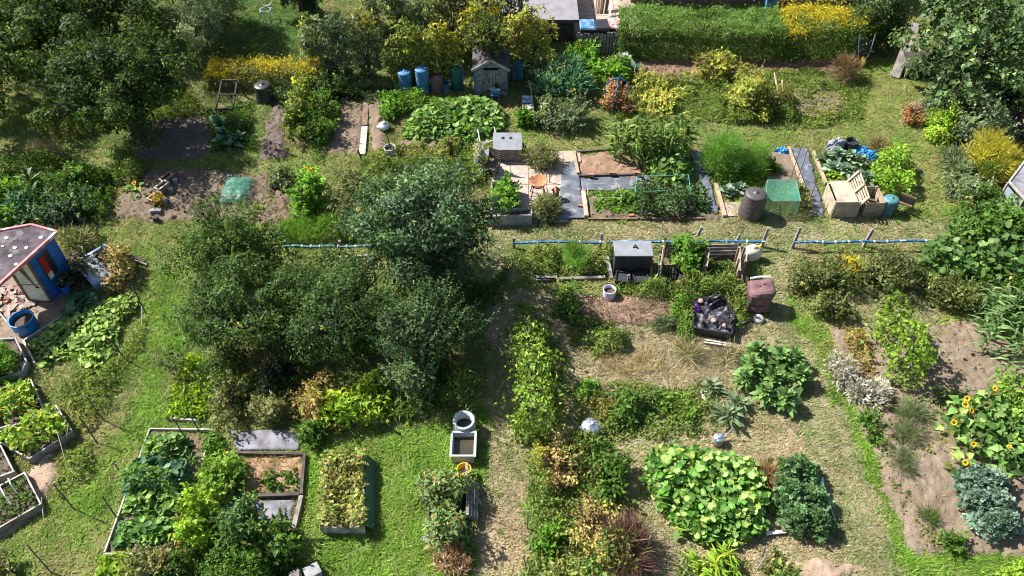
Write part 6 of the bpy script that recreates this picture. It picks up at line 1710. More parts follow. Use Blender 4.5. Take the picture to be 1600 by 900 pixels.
def sunflower(label, px, py, h, n, faces, group='sunflowers in the right plot', pal='squash', name='sunflower'):
    rr = random.Random(int(px + py * 3))
    root = Wt(name, label, 'sunflower', px, py, 0, group)
    ls = leaf_set(pal, 'fold', .8, .25)
    MB().tube([(0, 0, -.03), (.04, .02, h * .5), (0, -.02, h)], .022, 6, .014).build('stem', M['stem'], root)
    for i in range(n):
        t = .15 + .8 * i / n; a = i * 2.4 + rr.uniform(-.3, .3)
        d = Vector((math.cos(a), math.sin(a), rr.uniform(-.2, .35)))
        place_leaf(root, rr.choice(ls), Vector((0, 0, h * t)) + d * .12, d, (rr.gauss(0, .3), rr.gauss(0, .3), 1), rr.uniform(.22, .38) * (1.1 - .4 * t))
    for (dx, dy, dz, ax, ay) in faces:
        hd = Vector((dx, dy, h + dz)); nrm = Vector((ax, ay, .75)).normalized()
        u = nrm.orthogonal().normalized(); v = nrm.cross(u)
        if dx or dy: MB().tube([(0, 0, h * .7), hd - nrm * .05], .01, 5).build('stem', M['stem'], root)
        rr_ = rr.choice([.018, .022, .026, .031])
        hm = MB().lathe([(.001, -.02), (rr_ * .8, -.01), (rr_, .005), (rr_ * .7, .02), (.001, .024)], 14, cap=False).build('seed_head', M['seed'], root, hd, nrm.to_track_quat('Z', 'Y').to_euler())
        pb = MB()
        for k in range(18):
            a = k * 2 * math.pi / 18 + rr.uniform(-.06, .06); o = Vector((math.cos(a), math.sin(a), 0)); s = Vector((-o.y, o.x, 0)); l = rr.uniform(.045, .065); z = rr.uniform(.0, .03)
            pb.add([o * rr_ * .85, o * (rr_ + l * .5) + s * .014 + UP * (.012 + z), o * (rr_ + l) + UP * z, o * (rr_ + l * .5) - s * .014 + UP * (.012 + z)], [(0, 1, 2, 3)])
        pb.build('petals', M['petal'], hm)
    return root
def corn(name, label, cat, poly, n, h, pal, group=None, L=.6, W=.07):
    SEED[0] += 1
    rng = np.random.default_rng(SEED[0] * 3)
    gp = ground_poly(poly); p = sample_poly(gp, n, rng); c = p.mean(0)
    root = thing(name, label, cat, (c[0], c[1], 0), 0, group)
    ST = MB(); f = Fol()
    for x, y in p:
        x -= c[0]; y -= c[1]; hh = h * rng.uniform(.75, 1.1); k = 11
        ST.tube([(x, y, -.02), (x + .02, y, hh * .5), (x, y + .01, hh)], .014, 5, .008)
        a = np.arange(k) * math.pi * (1 + rng.uniform(-.08, .08)) + rng.uniform(0, 6.28) + rng.normal(0, .35, k); z = hh * np.linspace(.15, .98, k)
        D = np.stack([np.cos(a), np.sin(a), np.linspace(.5, 1.3, k)], 1)
        f.put(np.stack([np.full(k, x), np.full(k, y), z], 1), D, np.tile([[0, 0, 1.]], (k, 1)) + rng.normal(0, .2, (k, 3)), L * rng.uniform(.7, 1.1, k), W * rng.uniform(.8, 1.2, k), pick(pal, k, .18, rng), 'blade', .4)
        j = 7; a = rng.random(j) * 6.28
        f.put(np.tile([[x, y, hh]], (j, 1)), np.stack([np.cos(a) * .5, np.sin(a) * .5, np.ones(j)], 1), np.tile([[.3, .2, .1]], (j, 1)), .2, .012, pick('straw', j, .1, rng), 'needle')
    ST.build('stem', M['stem'], root)['kind'] = 'stuff'; f.build('foliage', None, root)
    return root
def runner_row(label, far, near, w, h, pal):
    A, B = at(*far), at(*near); u = (B - A).normalized(); v = Vector((-u.y, u.x, 0))
    p, q = A - v * w / 2, B - v * w / 2
    pp, qq = proj(p.x, p.y), proj(q.x, q.y)
    root = hedge(label, pp, qq, h, w, pal, None, L=.12, W=.09, cov=.8, name='bean_row', ragged=.2, shape='fold', taper=.35, cat='beans', lump=2.6, stems=False)
    n = int((B - A).length / .4)
    for i in range(n + 1):
        for s in (-1, 1):
            c = u * (.1 + i * .38) + v * w / 2
            MB().tube([c + v * s * w * .45 - UP * .05, c - v * s * .06 + UP * (h * 1.04)], .011, 5).build('cane', M['cane'], root)
    return root

# ------------------------------------------------------------------ trees and shrubs, far to near
tree('big dark spreading tree in the upper left corner, its crown over shaded soil', (66, 45, 296, 210), 3.8, 'tree', [(.026, .052, .010), (.038, .072, .014), (.018, .036, .008), (.07, .115, .018)], .2, .9, cov=1.15, gap=.7, lump=.17)
tree('dark tall tree cut by the upper picture edge behind the big dark spreading tree', (40, -130, 262, 95), 4.4, 'tree', [(.026, .052, .010), (.038, .072, .014), (.018, .036, .008), (.07, .115, .018)], .2, .6, cov=1.1, gap=.7, lump=.17)
tree('lighter green leafy tree at the far upper left edge beside the big dark tree', (-90, -60, 105, 190), 3.4, 'tree', [(.05, .085, .02), (.09, .14, .025), (.035, .06, .018), (.13, .18, .04)], .15, .7, cov=1.1, gap=.6, lump=.15)
tree('narrow grey green upright tree between the dark tree and the back lawn', (284, -60, 368, 92), 3.0, 'fine', 'greygreen', .1, .1, L=.09, W=.035, gap=.5)
hedge('low clipped hedge with bright golden top right of the big dark tree', (328, 141), (500, 141), .75, 1.1, 'olive', 'gold', topfrac=.9, ragged=.09)
tree('added dark tree at the upper picture edge, shading the back lawn from behind', (380, -130, 530, -8), 4.6, 'tree', 'dark', .14, .5)  # added to throw shade over the back lawn
tree('dark foliage overhanging the roof of the garden shed', (728, 26, 806, 90), 2.7, 'bush', [(.05, .07, .022), (.07, .095, .03), (.12, .13, .03)], .05, 1.5, L=.1, W=.055)
G_SH = 'mixed shrubs along the back of the allotment'
for (bb, h, kd, pal, top, l) in [
    ((468, 20, 572, 128), 2.3, 'bush', 'greygreen', None, 'grey green rounded shrub at the left end of the back shrubs'),
    ((470, 34, 505, 90), 2.0, 'bush', 'goldgreen', None, 'small yellow tipped shrub at the edge of the back lawn'),
    ((545, 28, 600, 110), 2.2, 'bush', 'greygreen', ('gold', .45), 'yellow variegated shrub left of the blue barrels'),
    ((560, -10, 680, 80), 2.7, 'bush', 'greygreen', None, 'tall grey green shrub behind the blue barrels'),
    ((598, 40, 690, 130), 2.0, 'bush', 'goldgreen', None, 'dark and yellow leaved shrub just above the blue barrels'),
    ((605, -25, 650, 22), 2.9, 'bush', 'gold', None, 'small golden shrub top at the upper picture edge'),
    ((660, 52, 722, 120), 2.2, 'bush', 'goldgreen', ('gold', .5), 'bright yellow shrub above the brown bin'),
    ((655, -15, 760, 70), 2.8, 'bush', 'olive', None, 'olive brown shrub in the middle of the back shrubs'),
    ((712, 8, 800, 96), 2.5, 'bush', 'goldgreen', ('gold', .45), 'large golden shrub above the garden shed'),
    ((782, 20, 872, 112), 2.4, 'bush', 'yellowgreen', ('gold', .12), 'broad yellow green shrub in front of the outbuilding'),
    ((740, -30, 830, 40), 2.8, 'bush', 'greygreen', None, 'grey green shrub between golden shrub and outbuilding roof')]:
    h = h + .5
    shrub('shrub', l, 'shrub', bb, h, kd, pal, G_SH, top=top, z0=-.15 * h, trunk=.05, cov=1.0, L=.11, W=.06, gap=.5)
HG = [(.09, .16, .035), (.115, .19, .04), (.065, .115, .025)]
hedge('long tall clipped green hedge along the back yard', (966, 93), (1215, 99), 1.4, 1.75, HG, 'vine', topfrac=.8)
hedge('golden topped part of the tall hedge', (1217, 99), (1340, 92), 1.4, 1.8, HG, 'gold', topfrac=.9, ragged=.18)
hedge('short end of the tall hedge nearest the wheelbarrow', (1341, 91), (1395, 82), 1.35, 1.6, HG, 'olive')
shrub('shrub', 'dark green shrub where the tall hedge meets the fig tree', 'shrub', (1330, 0, 1425, 75), 2.4, 'bush', 'deep', G_SH, z0=0, trunk=.05, L=.1)
tree('large fig tree with big pale green glossy leaves at the upper right', (1424, -40, 1615, 172), 4.2, 'fig', [(.07, .125, .035), (.095, .155, .055), (.05, .09, .025), (.16, .21, .10)], .14, .5, m=LEAF_GLOSS, L=.17, W=.13, cov=.95, gap=.8, lump=.16)
shrub('fig_shrub', 'lower spreading branches of grey green leaves below the fig tree', 'shrub', (1448, 118, 1525, 182), 1.2, 'bush', 'greygreen', None, L=.13, W=.08)
shrub('shrub', 'tall grey green leafy shrub below the fig tree', 'shrub', (1478, 120, 1570, 250), 1.7, 'bush', 'greygreen', G_SH, L=.12, W=.07)
shrub('shrub', 'dark green shrub at the right boundary by the scrap heap', 'shrub', (1545, 110, 1610, 200), 1.6, 'bush', 'deep', G_SH, L=.12, W=.07)
shrub('lime_bush', 'lime green bush between grey shrub and grass path', 'bush', (1447, 168, 1498, 232), 1.0, 'bush', 'lime')
shrub('lavender', 'pale grey lavender clump beside the brown dried plant', 'plant', (1428, 160, 1462, 192), .5, 'spiky', 'silver', L=.16)
shrub('dried_plant', 'low brown dried plant at the edge of the upper right path', 'plant', (1405, 168, 1445, 198), .35, 'bush', 'rust')
shrub('golden_fern', 'large golden feathery plant near the right boundary', 'plant', (1508, 205, 1592, 295), 1.5, 'feather', [(.40, .36, .05), (.30, .30, .05), (.46, .38, .05)], L=.2, W=.016)
shrub('lavender', 'grey green lavender bush with a pale stake', 'bush', (1470, 232, 1512, 285), .7, 'spiky', 'greygreen', L=.16)
shrub('bush', 'grey green bush below the lavender', 'bush', (1482, 270, 1545, 330), .7, 'bush', 'greygreen', L=.12, W=.05)
shrub('dried_plant', 'round brown twiggy bush beside the bare oval soil', 'bush', (1297, 94, 1345, 132), .8, 'twiggy', 'brown', m=LEAF_DRY)
shrub('bush', 'yellow green bush nearest the tall hedge', 'bush', (1082, 78, 1160, 135), 1.2, 'bush', 'yellowgreen', L=.11, W=.07)
shrub('bush', 'yellow green leafy bush right of the first yellowish bush', 'bush', (1130, 108, 1215, 190), 1.3, 'bush', 'yellowgreen', L=.11, W=.07)
shrub('currant_bush', 'yellowish currant bush right of the blue hoop', 'bush', (990, 112, 1062, 178), .9, 'bush', 'yellowgreen', L=.1, W=.06)
shrub('rust_bush', 'rust coloured bush inside the blue hoop', 'bush', (938, 132, 985, 180), .85, 'bush', 'rust', m=LEAF_DRY, L=.09)
patch('weeds', 'yellow green weeds around the yellowish bushes', 'weeds', [(985, 120), (1090, 130), (1240, 135), (1245, 195), (1100, 195), (960, 190)], .3, 'bush', 'weedy', 1.1, clear=.45, stuff=True)
patch('weeds', 'green weeds round the bare oval soil', 'weeds', [(1195, 110), (1360, 110), (1350, 190), (1240, 205), (1195, 195)], .2, 'bush', 'weedy', .6, clear=.52, stuff=True)
shrub('fern', 'large dark blue green fern in the shade right of the shed', 'fern', (828, 90, 920, 165), 1.0, 'spiky', 'blue', L=.3, W=.05)
shrub('bush', 'glossy green bush before the picket fence', 'bush', (885, 66, 935, 112), .9, 'bush', 'fresh', L=.13, W=.07)
shrub('leafy_plant', 'bright green leafy clump behind the blue hoop', 'plant', (915, 92, 985, 138), .7, 'bush', 'fresh', L=.17, W=.08)
rosette('silver_plant', 'big silver leaved plant in front of the picket fence', 'plant', 972, 98, .55, 12, 'silver', ratio=.6)
rosette('artichoke', 'pale leaved artichoke right of the leafy clump', 'plant', 990, 118, .6, 14, 'blue', ratio=.35)
shrub('shrub', 'grey green shrub behind the storage box with a grey post', 'shrub', (832, 150, 930, 212), 1.0, 'bush', 'greygreen', None, L=.11, W=.055)
shrub('bush', 'small glossy bush in front of the white handcart tray', 'bush', (802, 178, 838, 200), .4, 'bush', 'fresh', L=.13)
broad_patch('squash_patch', 'sprawling squash leaves between the shed and the white pipe frame', 'squash', [(630, 215), (640, 185), (690, 165), (765, 160), (790, 185), (785, 205), (735, 225), (660, 225)], .45, 170, (.13, .24), 'vine', extra=1300)
patch('leafy_crop', 'green leafy crop below the blue barrels', 'plants', [(590, 150), (700, 150), (740, 150), (700, 170), (640, 180), (600, 195)], .4, 'bush', 'fresh', .8, L=.13, W=.07)
shrub('leafy_plant', 'bright green clump between plank path and barrels', 'plant', (594, 150, 625, 192), .5, 'bush', 'fresh', L=.12)
patch('weeds', 'mixed weeds round the cream tub and dark post', 'weeds', [(600, 235), (745, 215), (760, 290), (640, 270), (560, 260)], .3, 'bush', 'weedy', 1.0, stuff=True)
shrub('hop_bush', 'tall climbing plant with yellow tips beside the black compost bin', 'plant', (447, 108, 488, 238), 1.5, 'bean', [(.12, .17, .03), (.2, .24, .04), (.08, .13, .025)], top=('gold', .25))
shrub('tomato_row', 'green tomato plants right of the yellow tipped climber', 'plants', (475, 140, 528, 235), .9, 'bush', 'mid', L=.1)
shrub('bush', 'dark ivy covered bush behind the compost bin', 'bush', (440, 118, 560, 158), .8, 'bush', 'dark', L=.1)
for i, (x, y) in enumerate([(340, 195), (352, 212), (368, 200), (375, 222), (345, 228), (362, 232)]):
    rosette('kale', ['kale nearest the ladder frame', 'kale in the middle of the shaded group', 'kale at the right of the ladder frame', 'lowest right kale of the shaded group', 'lowest left kale of the shaded group', 'kale at the foot of the shaded group'][i], 'kale', x, y, .42, 12, 'blue', group='shaded kale below the ladder frame', ratio=.5)
patch('weeds', 'straggly growth around the shaded kale', 'weeds', [(320, 175), (395, 165), (400, 235), (330, 240)], .3, 'bush', 'mid', .7, stuff=True)
patch('weeds', 'dry weeds under the big dark tree', 'weeds', [(20, 180), (300, 150), (330, 180), (210, 200), (90, 225)], .3, 'bush', 'weedy', .7, stuff=True)
patch('ground_cover', 'low creeping plants before the back shrubs', 'plants', [(480, 140), (620, 140), (600, 160), (540, 175), (480, 160)], .2, 'bush', 'deep', .6, stuff=True)
# left middle
patch('brassicas', 'young brassicas under the green net', 'plants', [(356, 285), (389, 284), (392, 322), (354, 326)], .25, 'broad', 'blue', .8)
rosette('cardoon', 'tall silver cardoon at the upper left plot', 'plant', 58, 305, .5, 40, 'arti', ratio=.3, tilt=(10, 85), stem=.7, h0=.2)
shrub('bush', 'grey leaved bush beside the cardoon', 'bush', (18, 300, 70, 345), .8, 'spiky', 'blue', L=.3, W=.06)
shrub('dahlia_bush', 'dark green dahlia bush right of the cardoon', 'bush', (100, 255, 150, 300), .8, 'bush', 'mid', L=.13, W=.08)
shrub('dahlia_bush', 'broad dark green bush behind the playhouse roof', 'bush', (60, 295, 155, 368), .9, 'bush', [(.045, .09, .035), (.06, .11, .05), (.09, .13, .08)], L=.15, W=.08)
shrub('bush', 'bright green bush at the left edge above the playhouse', 'bush', (-40, 280, 40, 365), .9, 'bush', 'fresh', L=.13, W=.07)
patch('weeds', 'tangled green growth behind the playhouse', 'weeds', [(-40, 270), (110, 250), (185, 275), (170, 345), (60, 350), (-40, 350)], .5, 'bush', 'mid', 1.0, flowers=((.8, .5, .02), 8), stuff=True)
patch('dry_grass', 'dry pale grass above the cardoon', 'grass', [(40, 235), (95, 230), (110, 265), (60, 275)], .4, 'twiggy', 'straw', .8, m=LEAF_DRY, stuff=True)
shrub('lavender', 'grey lavender bush right of the playhouse roof', 'bush', (88, 352, 150, 410), .7, 'spiky', 'grey', L=.2, W=.02)
shrub('bush', 'dark bush with purple flowers between playhouse and cold frame', 'bush', (96, 385, 158, 455), .7, 'bush', [(.05, .055, .035), (.08, .08, .045), (.10, .085, .06)])
shrub('dried_plant', 'brown autumn coloured plant growing out of the cold frame', 'plant', (165, 385, 205, 455), .9, 'bush', 'autumn', m=LEAF_DRY, cov=.7, L=.08)
sunflower('small sunflower standing alone on the bare soil', 218, 305, .5, 6, [(0, 0, 0, -.2, -.4)], None)
shrub('sunflower_clump', 'dense green sunflower clump with two yellow heads', 'plant', (450, 270, 515, 345), 1.2, 'bush', 'fresh', L=.16, W=.1)
sunflower('yellow sunflower head at the left top of the dense green clump', 492, 320, 1.45, 5, [(0, 0, 0, -.2, -.6), (.12, .05, -.1, .3, -.5)], None)
sunflower('yellow sunflower head at the right top of the dense green clump', 502, 318, 1.4, 5, [(0, 0, 0, .3, -.6)], None)
shrub('bush', 'grey green bush left of the sunflower clump', 'bush', (415, 258, 458, 300), .6, 'bush', 'greygreen')
shrub('rose_bush', 'loose reddish green bush between sunflower clump and apple tree', 'bush', (515, 265, 580, 350), 1.0, 'bush', 'olive', cov=.6, L=.09)
patch('lush_grass', 'strip of long bright grass below the sunflower clump', 'grass', [(440, 350), (555, 345), (560, 380), (440, 385)], .3, 'spiky', 'fresh', .8, L=.22, W=.015, clear=.3, stuff=True)
tree('dense round apple tree with silvery green leaves beside the patio', (545, 248, 778, 462), 4.0, 'glossy', [(.048, .102, .034), (.07, .135, .05), (.034, .07, .024), (.13, .195, .10)], .13, .5, m=LEAF_GLOSS, cov=1.2, gap=.5)
tree('round bushy olive green tree at the left of the central group', (270, 318, 440, 435), 2.3, 'bush', [(.07, .125, .026), (.105, .165, .036), (.042, .08, .018)], .09, .2, L=.08, W=.045, gap=.85, cov=.95, lump=.24)
tree('wide dark fruit tree over the middle of the left lawn', (275, 395, 490, 555), 2.4, 'bush', [(.055, .10, .024), (.085, .14, .035), (.032, .062, .015)], .11, .5, L=.08, W=.045, gap=.85, cov=.95, lump=.24)
tree('dark fruit tree in the middle of the central tree group', (425, 392, 635, 572), 2.5, 'bush', [(.046, .09, .022), (.075, .13, .035), (.028, .056, .014)], .11, .5, L=.08, W=.045, gap=.85, cov=.95, lump=.24)
tree('dark fruit tree with silvery shoots at the right of the central group', (580, 432, 740, 580), 2.7, 'bush', [(.055, .10, .036), (.095, .15, .06), (.034, .065, .022)], .11, .5, L=.09, W=.04, gap=.9, cov=.95, lump=.24)
tree('young pale fruit tree at the lower edge of the central group', (585, 520, 690, 635), 1.6, 'bush', [(.11, .17, .075), (.145, .205, .10), (.075, .12, .05)], .06, .5, L=.08, W=.04, cov=.8, gap=.6)
shrub('ivy_stump', 'dark rounded stump covered by ivy under the fruit trees', 'bush', (396, 555, 462, 622), 1.0, 'bush', [(.03, .04, .022), (.045, .055, .03)], L=.07)
root = thing('trestle', 'pale wooden trestle poles between the apple tree and the dark tree', 'trestle', at(570, 430))
for p, q, z0_, z1_ in [((538, 440), (590, 437), 1.0, 1.0), ((538, 445), (592, 440), .95, .95), ((545, 460), (545, 442), 0, 1.0), ((588, 460), (588, 440), 0, 1.0)]:
    W(root, 'pole', MB().tube([at(*p) + UP * z0_, at(*q) + UP * z1_], .035, 6), M['wood_white'])
# lower left
patch('leafy_crop', 'pale leafy crop under the left end of the fruit trees', 'plants', [(265, 655), (275, 590), (305, 560), (350, 575), (345, 610), (320, 655)], .4, 'bush', 'lime', 1.0, L=.16, W=.05)
shrub('currant_bush', 'grey leaved currant bush left of the ivy stump', 'bush', (325, 590, 388, 668), .8, 'bush', 'olive', L=.07)
shrub('currant_bush', 'grey leaved currant bush below the ivy stump', 'bush', (388, 615, 456, 672), .75, 'bush', 'olive', L=.07)
shrub('rose_bush', 'loose reddish tipped bush below the dark fruit trees', 'bush', (462, 590, 540, 680), .9, 'bush', 'autumn', L=.09, cov=.8)
patch('lime_crop', 'bright lime green leaves along the sunny edge of the fruit trees', 'plants', [(500, 650), (540, 610), (600, 600), (640, 600), (660, 640), (640, 660), (560, 672), (510, 678)], .6, 'broad', 'lime', 1.1, L=.2, W=.1)
shrub('bush', 'low dark green plant at the corner of the bottom lawn', 'bush', (466, 662, 512, 702), .4, 'bush', 'mid', L=.12, W=.06)
patch('weeds', 'mixed weeds under the right side of the fruit trees', 'weeds', [(600, 590), (720, 560), (750, 600), (745, 660), (700, 640), (620, 660)], .5, 'spiky', 'weedy', .6, stuff=True)
patch('weeds', 'rank weeds under the left side of the fruit trees', 'weeds', [(300, 560), (420, 580), (480, 600), (470, 660), (330, 650), (260, 640)], .3, 'bush', 'weedy', .8, stuff=True)
broad_patch('pumpkin_patch', 'pale green pumpkin patch beside the blue tub', 'pumpkin', [(45, 540), (90, 510), (130, 490), (200, 462), (222, 478), (190, 510), (185, 545), (150, 585), (110, 560), (68, 580)], .3, 280, (.10, .18), 'pumpkin', extra=800)
broad_patch('squash_plant', 'dark squash leaves in the shade of the cold frame', 'squash', [(100, 490), (120, 468), (160, 462), (150, 480), (120, 498)], .3, 26, (.18, .28), 'blue', extra=60)
shrub('box_bush', 'round clipped green bush at the left edge below the tub', 'bush', (-45, 528, 42, 605), .9, 'fine', 'fresh', L=.06, W=.025, cov=1.2)
patch('leafy_crop', 'green and orange leaves in the upper raised bed', 'plants', [(-30, 680), (72, 652), (52, 604), (-36, 632)], .3, 'broad', [(.2, .32, .04), (.15, .28, .035), (.28, .34, .05)], 1.0, z=.2, flowers=((.7, .3, .03), 30))
patch('lettuce', 'bright green lettuce filling the white cornered raised bed', 'plants', [(50, 718), (114, 680), (92, 645), (-5, 692)], .28, 'broad', [(.24, .36, .04), (.18, .31, .035), (.34, .38, .08)], 1.1, z=.2)
patch('seedlings', 'sparse seedlings in the lowest left raised bed', 'plants', [(-35, 850), (66, 795), (44, 750), (-50, 802)], .12, 'bush', 'mid', .35, z=.22, clear=.5)
patch('seedlings', 'sparse seedlings in the cut off raised bed', 'plants', [(-35, 765), (25, 743), (4, 700), (-50, 716)], .12, 'bush', 'mid', .35, z=.22, clear=.5)
patch('weeds', 'dry straw coloured weeds beside the left raised beds', 'weeds', [(75, 600), (180, 560), (215, 520), (235, 470), (215, 590), (140, 680), (100, 650)], .25, 'bush', 'weedy', .45, clear=.5, stuff=True)
patch('weeds', 'low weeds on the lawn between seedling bed and canes', 'weeds', [(85, 720), (140, 690), (150, 740), (90, 790)], .2, 'bush', 'weedy', .5, clear=.48, stuff=True)
soil_bed('earth showing between plants in the long edged bed', [(170, 862), (205, 760), (238, 680), (328, 680), (312, 745), (290, 800), (282, 838), (266, 862)], (.17, .12, .09))
broad_patch('courgette_patch', 'grey green courgette leaves across the middle of the long bed', 'courgette', [(195, 770), (205, 738), (230, 722), (295, 728), (300, 752), (270, 775), (225, 780)], .5, 80, (.14, .25), 'blue', extra=420)
broad_patch('squash_patch', 'yellow green squash leaves below the courgettes', 'squash', [(195, 800), (205, 772), (260, 768), (295, 770), (285, 805), (230, 812)], .4, 90, (.11, .19), 'vine', extra=520)
broad_patch('squash_patch', 'dark squash leaves at the near end of the long bed', 'squash', [(178, 856), (192, 820), (240, 812), (275, 815), (270, 845), (240, 858)], .35, 90, (.12, .2), 'longbed', extra=420)
broad_patch('bean_patch', 'leafy green beans at the far end of the long bed', 'beans', [(225, 720), (240, 690), (275, 684), (300, 690), (298, 720), (260, 725)], .5, 80, (.09, .17), 'vine', extra=700)
patch('leafy_crop', 'mixed pale leaves among the squash in the long bed', 'plants', [(195, 770), (235, 690), (322, 690), (300, 770), (220, 800)], .6, 'bush', 'vine', .7, L=.1, clear=.48)
shrub('bean_plant', 'bright yellow green climbing beans at the right of the long bed', 'plant', (283, 765, 340, 855), 1.1, 'bean', 'lime')
shrub('bush', 'yellow green bush at the top of the long bed', 'bush', (320, 720, 372, 790), .8, 'bush', 'light', L=.12, W=.07)
patch('weeds', 'leafy growth between the long bed and the pale membrane', 'weeds', [(330, 680), (365, 690), (390, 740), (400, 775), (330, 780), (310, 740)], .5, 'bush', 'fresh', .8, L=.12, stuff=True)
shrub('bush', 'tall dark green bush in front of the lower membrane', 'bush', (345, 775, 412, 880), 1.3, 'bush', [(.05, .105, .025), (.065, .13, .03), (.09, .16, .045)], L=.11, W=.055)
shrub('bush', 'dark green bush with orange flowers right of the tall bush', 'bush', (385, 800, 465, 890), .9, 'bush', 'mid', L=.11)
patch('weeds', 'tangled low growth along the bottom edge left of the lawn', 'weeds', [(240, 880), (300, 850), (360, 870), (470, 860), (480, 940), (240, 940)], .5, 'bush', 'mid', 1.0, flowers=((.6, .15, .02), 14), stuff=True)
patch('lettuce', 'lime lettuce at the lower end of the long bed', 'plants', [(162, 875), (205, 870), (215, 935), (155, 935)], .3, 'broad', 'lime', 1.0)
shrub('bush', 'dull brown and green bush at the near end of the long bed', 'bush', (200, 845, 280, 920), .6, 'bush', 'olive', L=.09)
patch('weeds', 'low weeds growing on the small middle bed', 'weeds', [(405, 745), (455, 735), (478, 765), (420, 778)], .25, 'broad', 'mid', .9, L=.14)
patch('weeds', 'dry weeds on the small middle bed', 'weeds', [(375, 715), (470, 715), (470, 750), (380, 755)], .1, 'twiggy', 'straw', .22, m=LEAF_DRY, stuff=True)
shrub('bush', 'dark corner bush cut by the lower left picture corner', 'bush', (-40, 860, 25, 930), .6, 'bush', 'olive')
patch('strawberry_plants', 'yellow and brown strawberry leaves crowding the white raised bed', 'plants', [(499, 834), (574, 836), (573, 716), (508, 715)], .24, 'broad', [(.38, .37, .11), (.28, .32, .08), (.17, .26, .05), (.40, .34, .13), (.27, .21, .08), (.22, .29, .07)], 1.2, L=.1, W=.075, z=.2, clear=.2, soft=.12)
shrub('tomato_plant', 'tomato plant in the upper half of the timber bed', 'plant', (655, 730, 735, 805), 1.0, 'bush', [(.14, .22, .07), (.18, .26, .10), (.09, .15, .045), (.24, .19, .07)], L=.12, W=.06, cov=1.25, shoots=0, gap=.4, group='tomato plants beside the planks')
shrub('tomato_plant', 'tomato plant in the lower half of the timber bed', 'plant', (658, 785, 738, 868), 1.0, 'bush', [(.16, .25, .08), (.2, .29, .11), (.10, .17, .05), (.22, .20, .07)], L=.13, W=.06, cov=1.25, shoots=0, gap=.4, group='tomato plants beside the planks')
patch('straw_heap', 'heap of dried brown stalks below the tomato bed', 'heap', [(676, 855), (715, 850), (735, 880), (728, 905), (690, 900), (676, 880)], .3, 'twiggy', [(.36, .21, .12), (.26, .15, .08), (.42, .28, .17)], 1.6, L=.2, W=.025, m=LEAF_DRY, clear=.2)
# middle plot
runner_row('tall hedge of climbing beans along the shaded path', (822, 540), (832, 688), .8, 1.3, [(.14, .23, .035), (.20, .30, .045), (.10, .17, .03), (.26, .35, .06)])
patch('ground_cover', 'low growth at the foot of the climbing bean hedge', 'plants', [(800, 470), (860, 480), (890, 560), (890, 660), (850, 690), (820, 690)], .22, 'bush', 'weedy', .4, stuff=True, clear=.5)
patch('herbs', 'yellow green herbs left of the reddish soil', 'plants', [(890, 505), (940, 490), (985, 520), (980, 550), (930, 560), (890, 540)], .3, 'bush', 'weedy', .9)
shrub('bush', 'dark green bush at the left of the reddish soil', 'bush', (868, 440, 912, 510), .6, 'bush', 'mid')
patch('cut_stems', 'heap of dried cut stems on the reddish soil', 'heap', [(895, 460), (1040, 465), (1040, 505), (960, 515), (905, 500)], .14, 'twiggy', [(.26, .19, .13), (.2, .15, .10), (.3, .24, .16), (.14, .16, .06)], .4, m=LEAF_DRY, stuff=True)
patch('weeds', 'green weeds between storage box and crate bed', 'weeds', [(960, 440), (1150, 445), (1165, 500), (1150, 520), (1140, 480), (1080, 475), (1075, 525), (1060, 520), (1050, 470), (960, 465)], .4, 'spiky', 'weedy', .9, L=.2, W=.03, stuff=True)
patch('weeds', 'green weeds round the black crate bed', 'weeds', [(1055, 470), (1080, 480), (1082, 525), (1110, 540), (1060, 530), (1045, 500)], .35, 'bush', 'fresh', 1.0, stuff=True)
shrub('bush', 'low blue green herb on the edge of the straw coloured ground', 'bush', (1010, 492, 1062, 522), .3, 'fine', 'greygreen')
shrub('leafy_shrub', 'bright green leafy shrub between the pallets', 'shrub', (1050, 362, 1092, 436), 1.2, 'bean', 'fresh')
shrub('fennel', 'feathery yellow green fennel left of the black storage box', 'plant', (880, 380, 920, 432), .8, 'feather', 'fennel', L=.16)
patch('weeds', 'low herbs and weeds in the fenced strip below the blue rail', 'weeds', [(805, 395), (960, 395), (950, 432), (840, 436), (805, 425)], .4, 'bush', 'weedy', .9, stuff=True)
patch('weeds', 'climbing weeds behind the pallets on the right', 'weeds', [(1100, 408), (1140, 405), (1150, 440), (1110, 445)], .4, 'bush', 'mid', .7, stuff=True)
patch('cut_stems', 'cut stems and hay lying on the straw coloured ground', 'heap', [(930, 555), (1030, 545), (1040, 580), (960, 590)], .07, 'twiggy', 'straw', .5, m=LEAF_DRY, stuff=True)
for i, (bb, l) in enumerate([((1058, 530, 1085, 568), 'dry tuft nearest the crate bed on the straw ground'), ((1125, 545, 1150, 570), 'dry tuft beside the rhubarb on the straw ground')]):
    shrub('dry_tuft', l, 'plant', bb, .25, 'twiggy', [(.24, .22, .09), (.16, .17, .06), (.3, .25, .13)], 'dry tufts on the straw ground', m=LEAF_DRY)
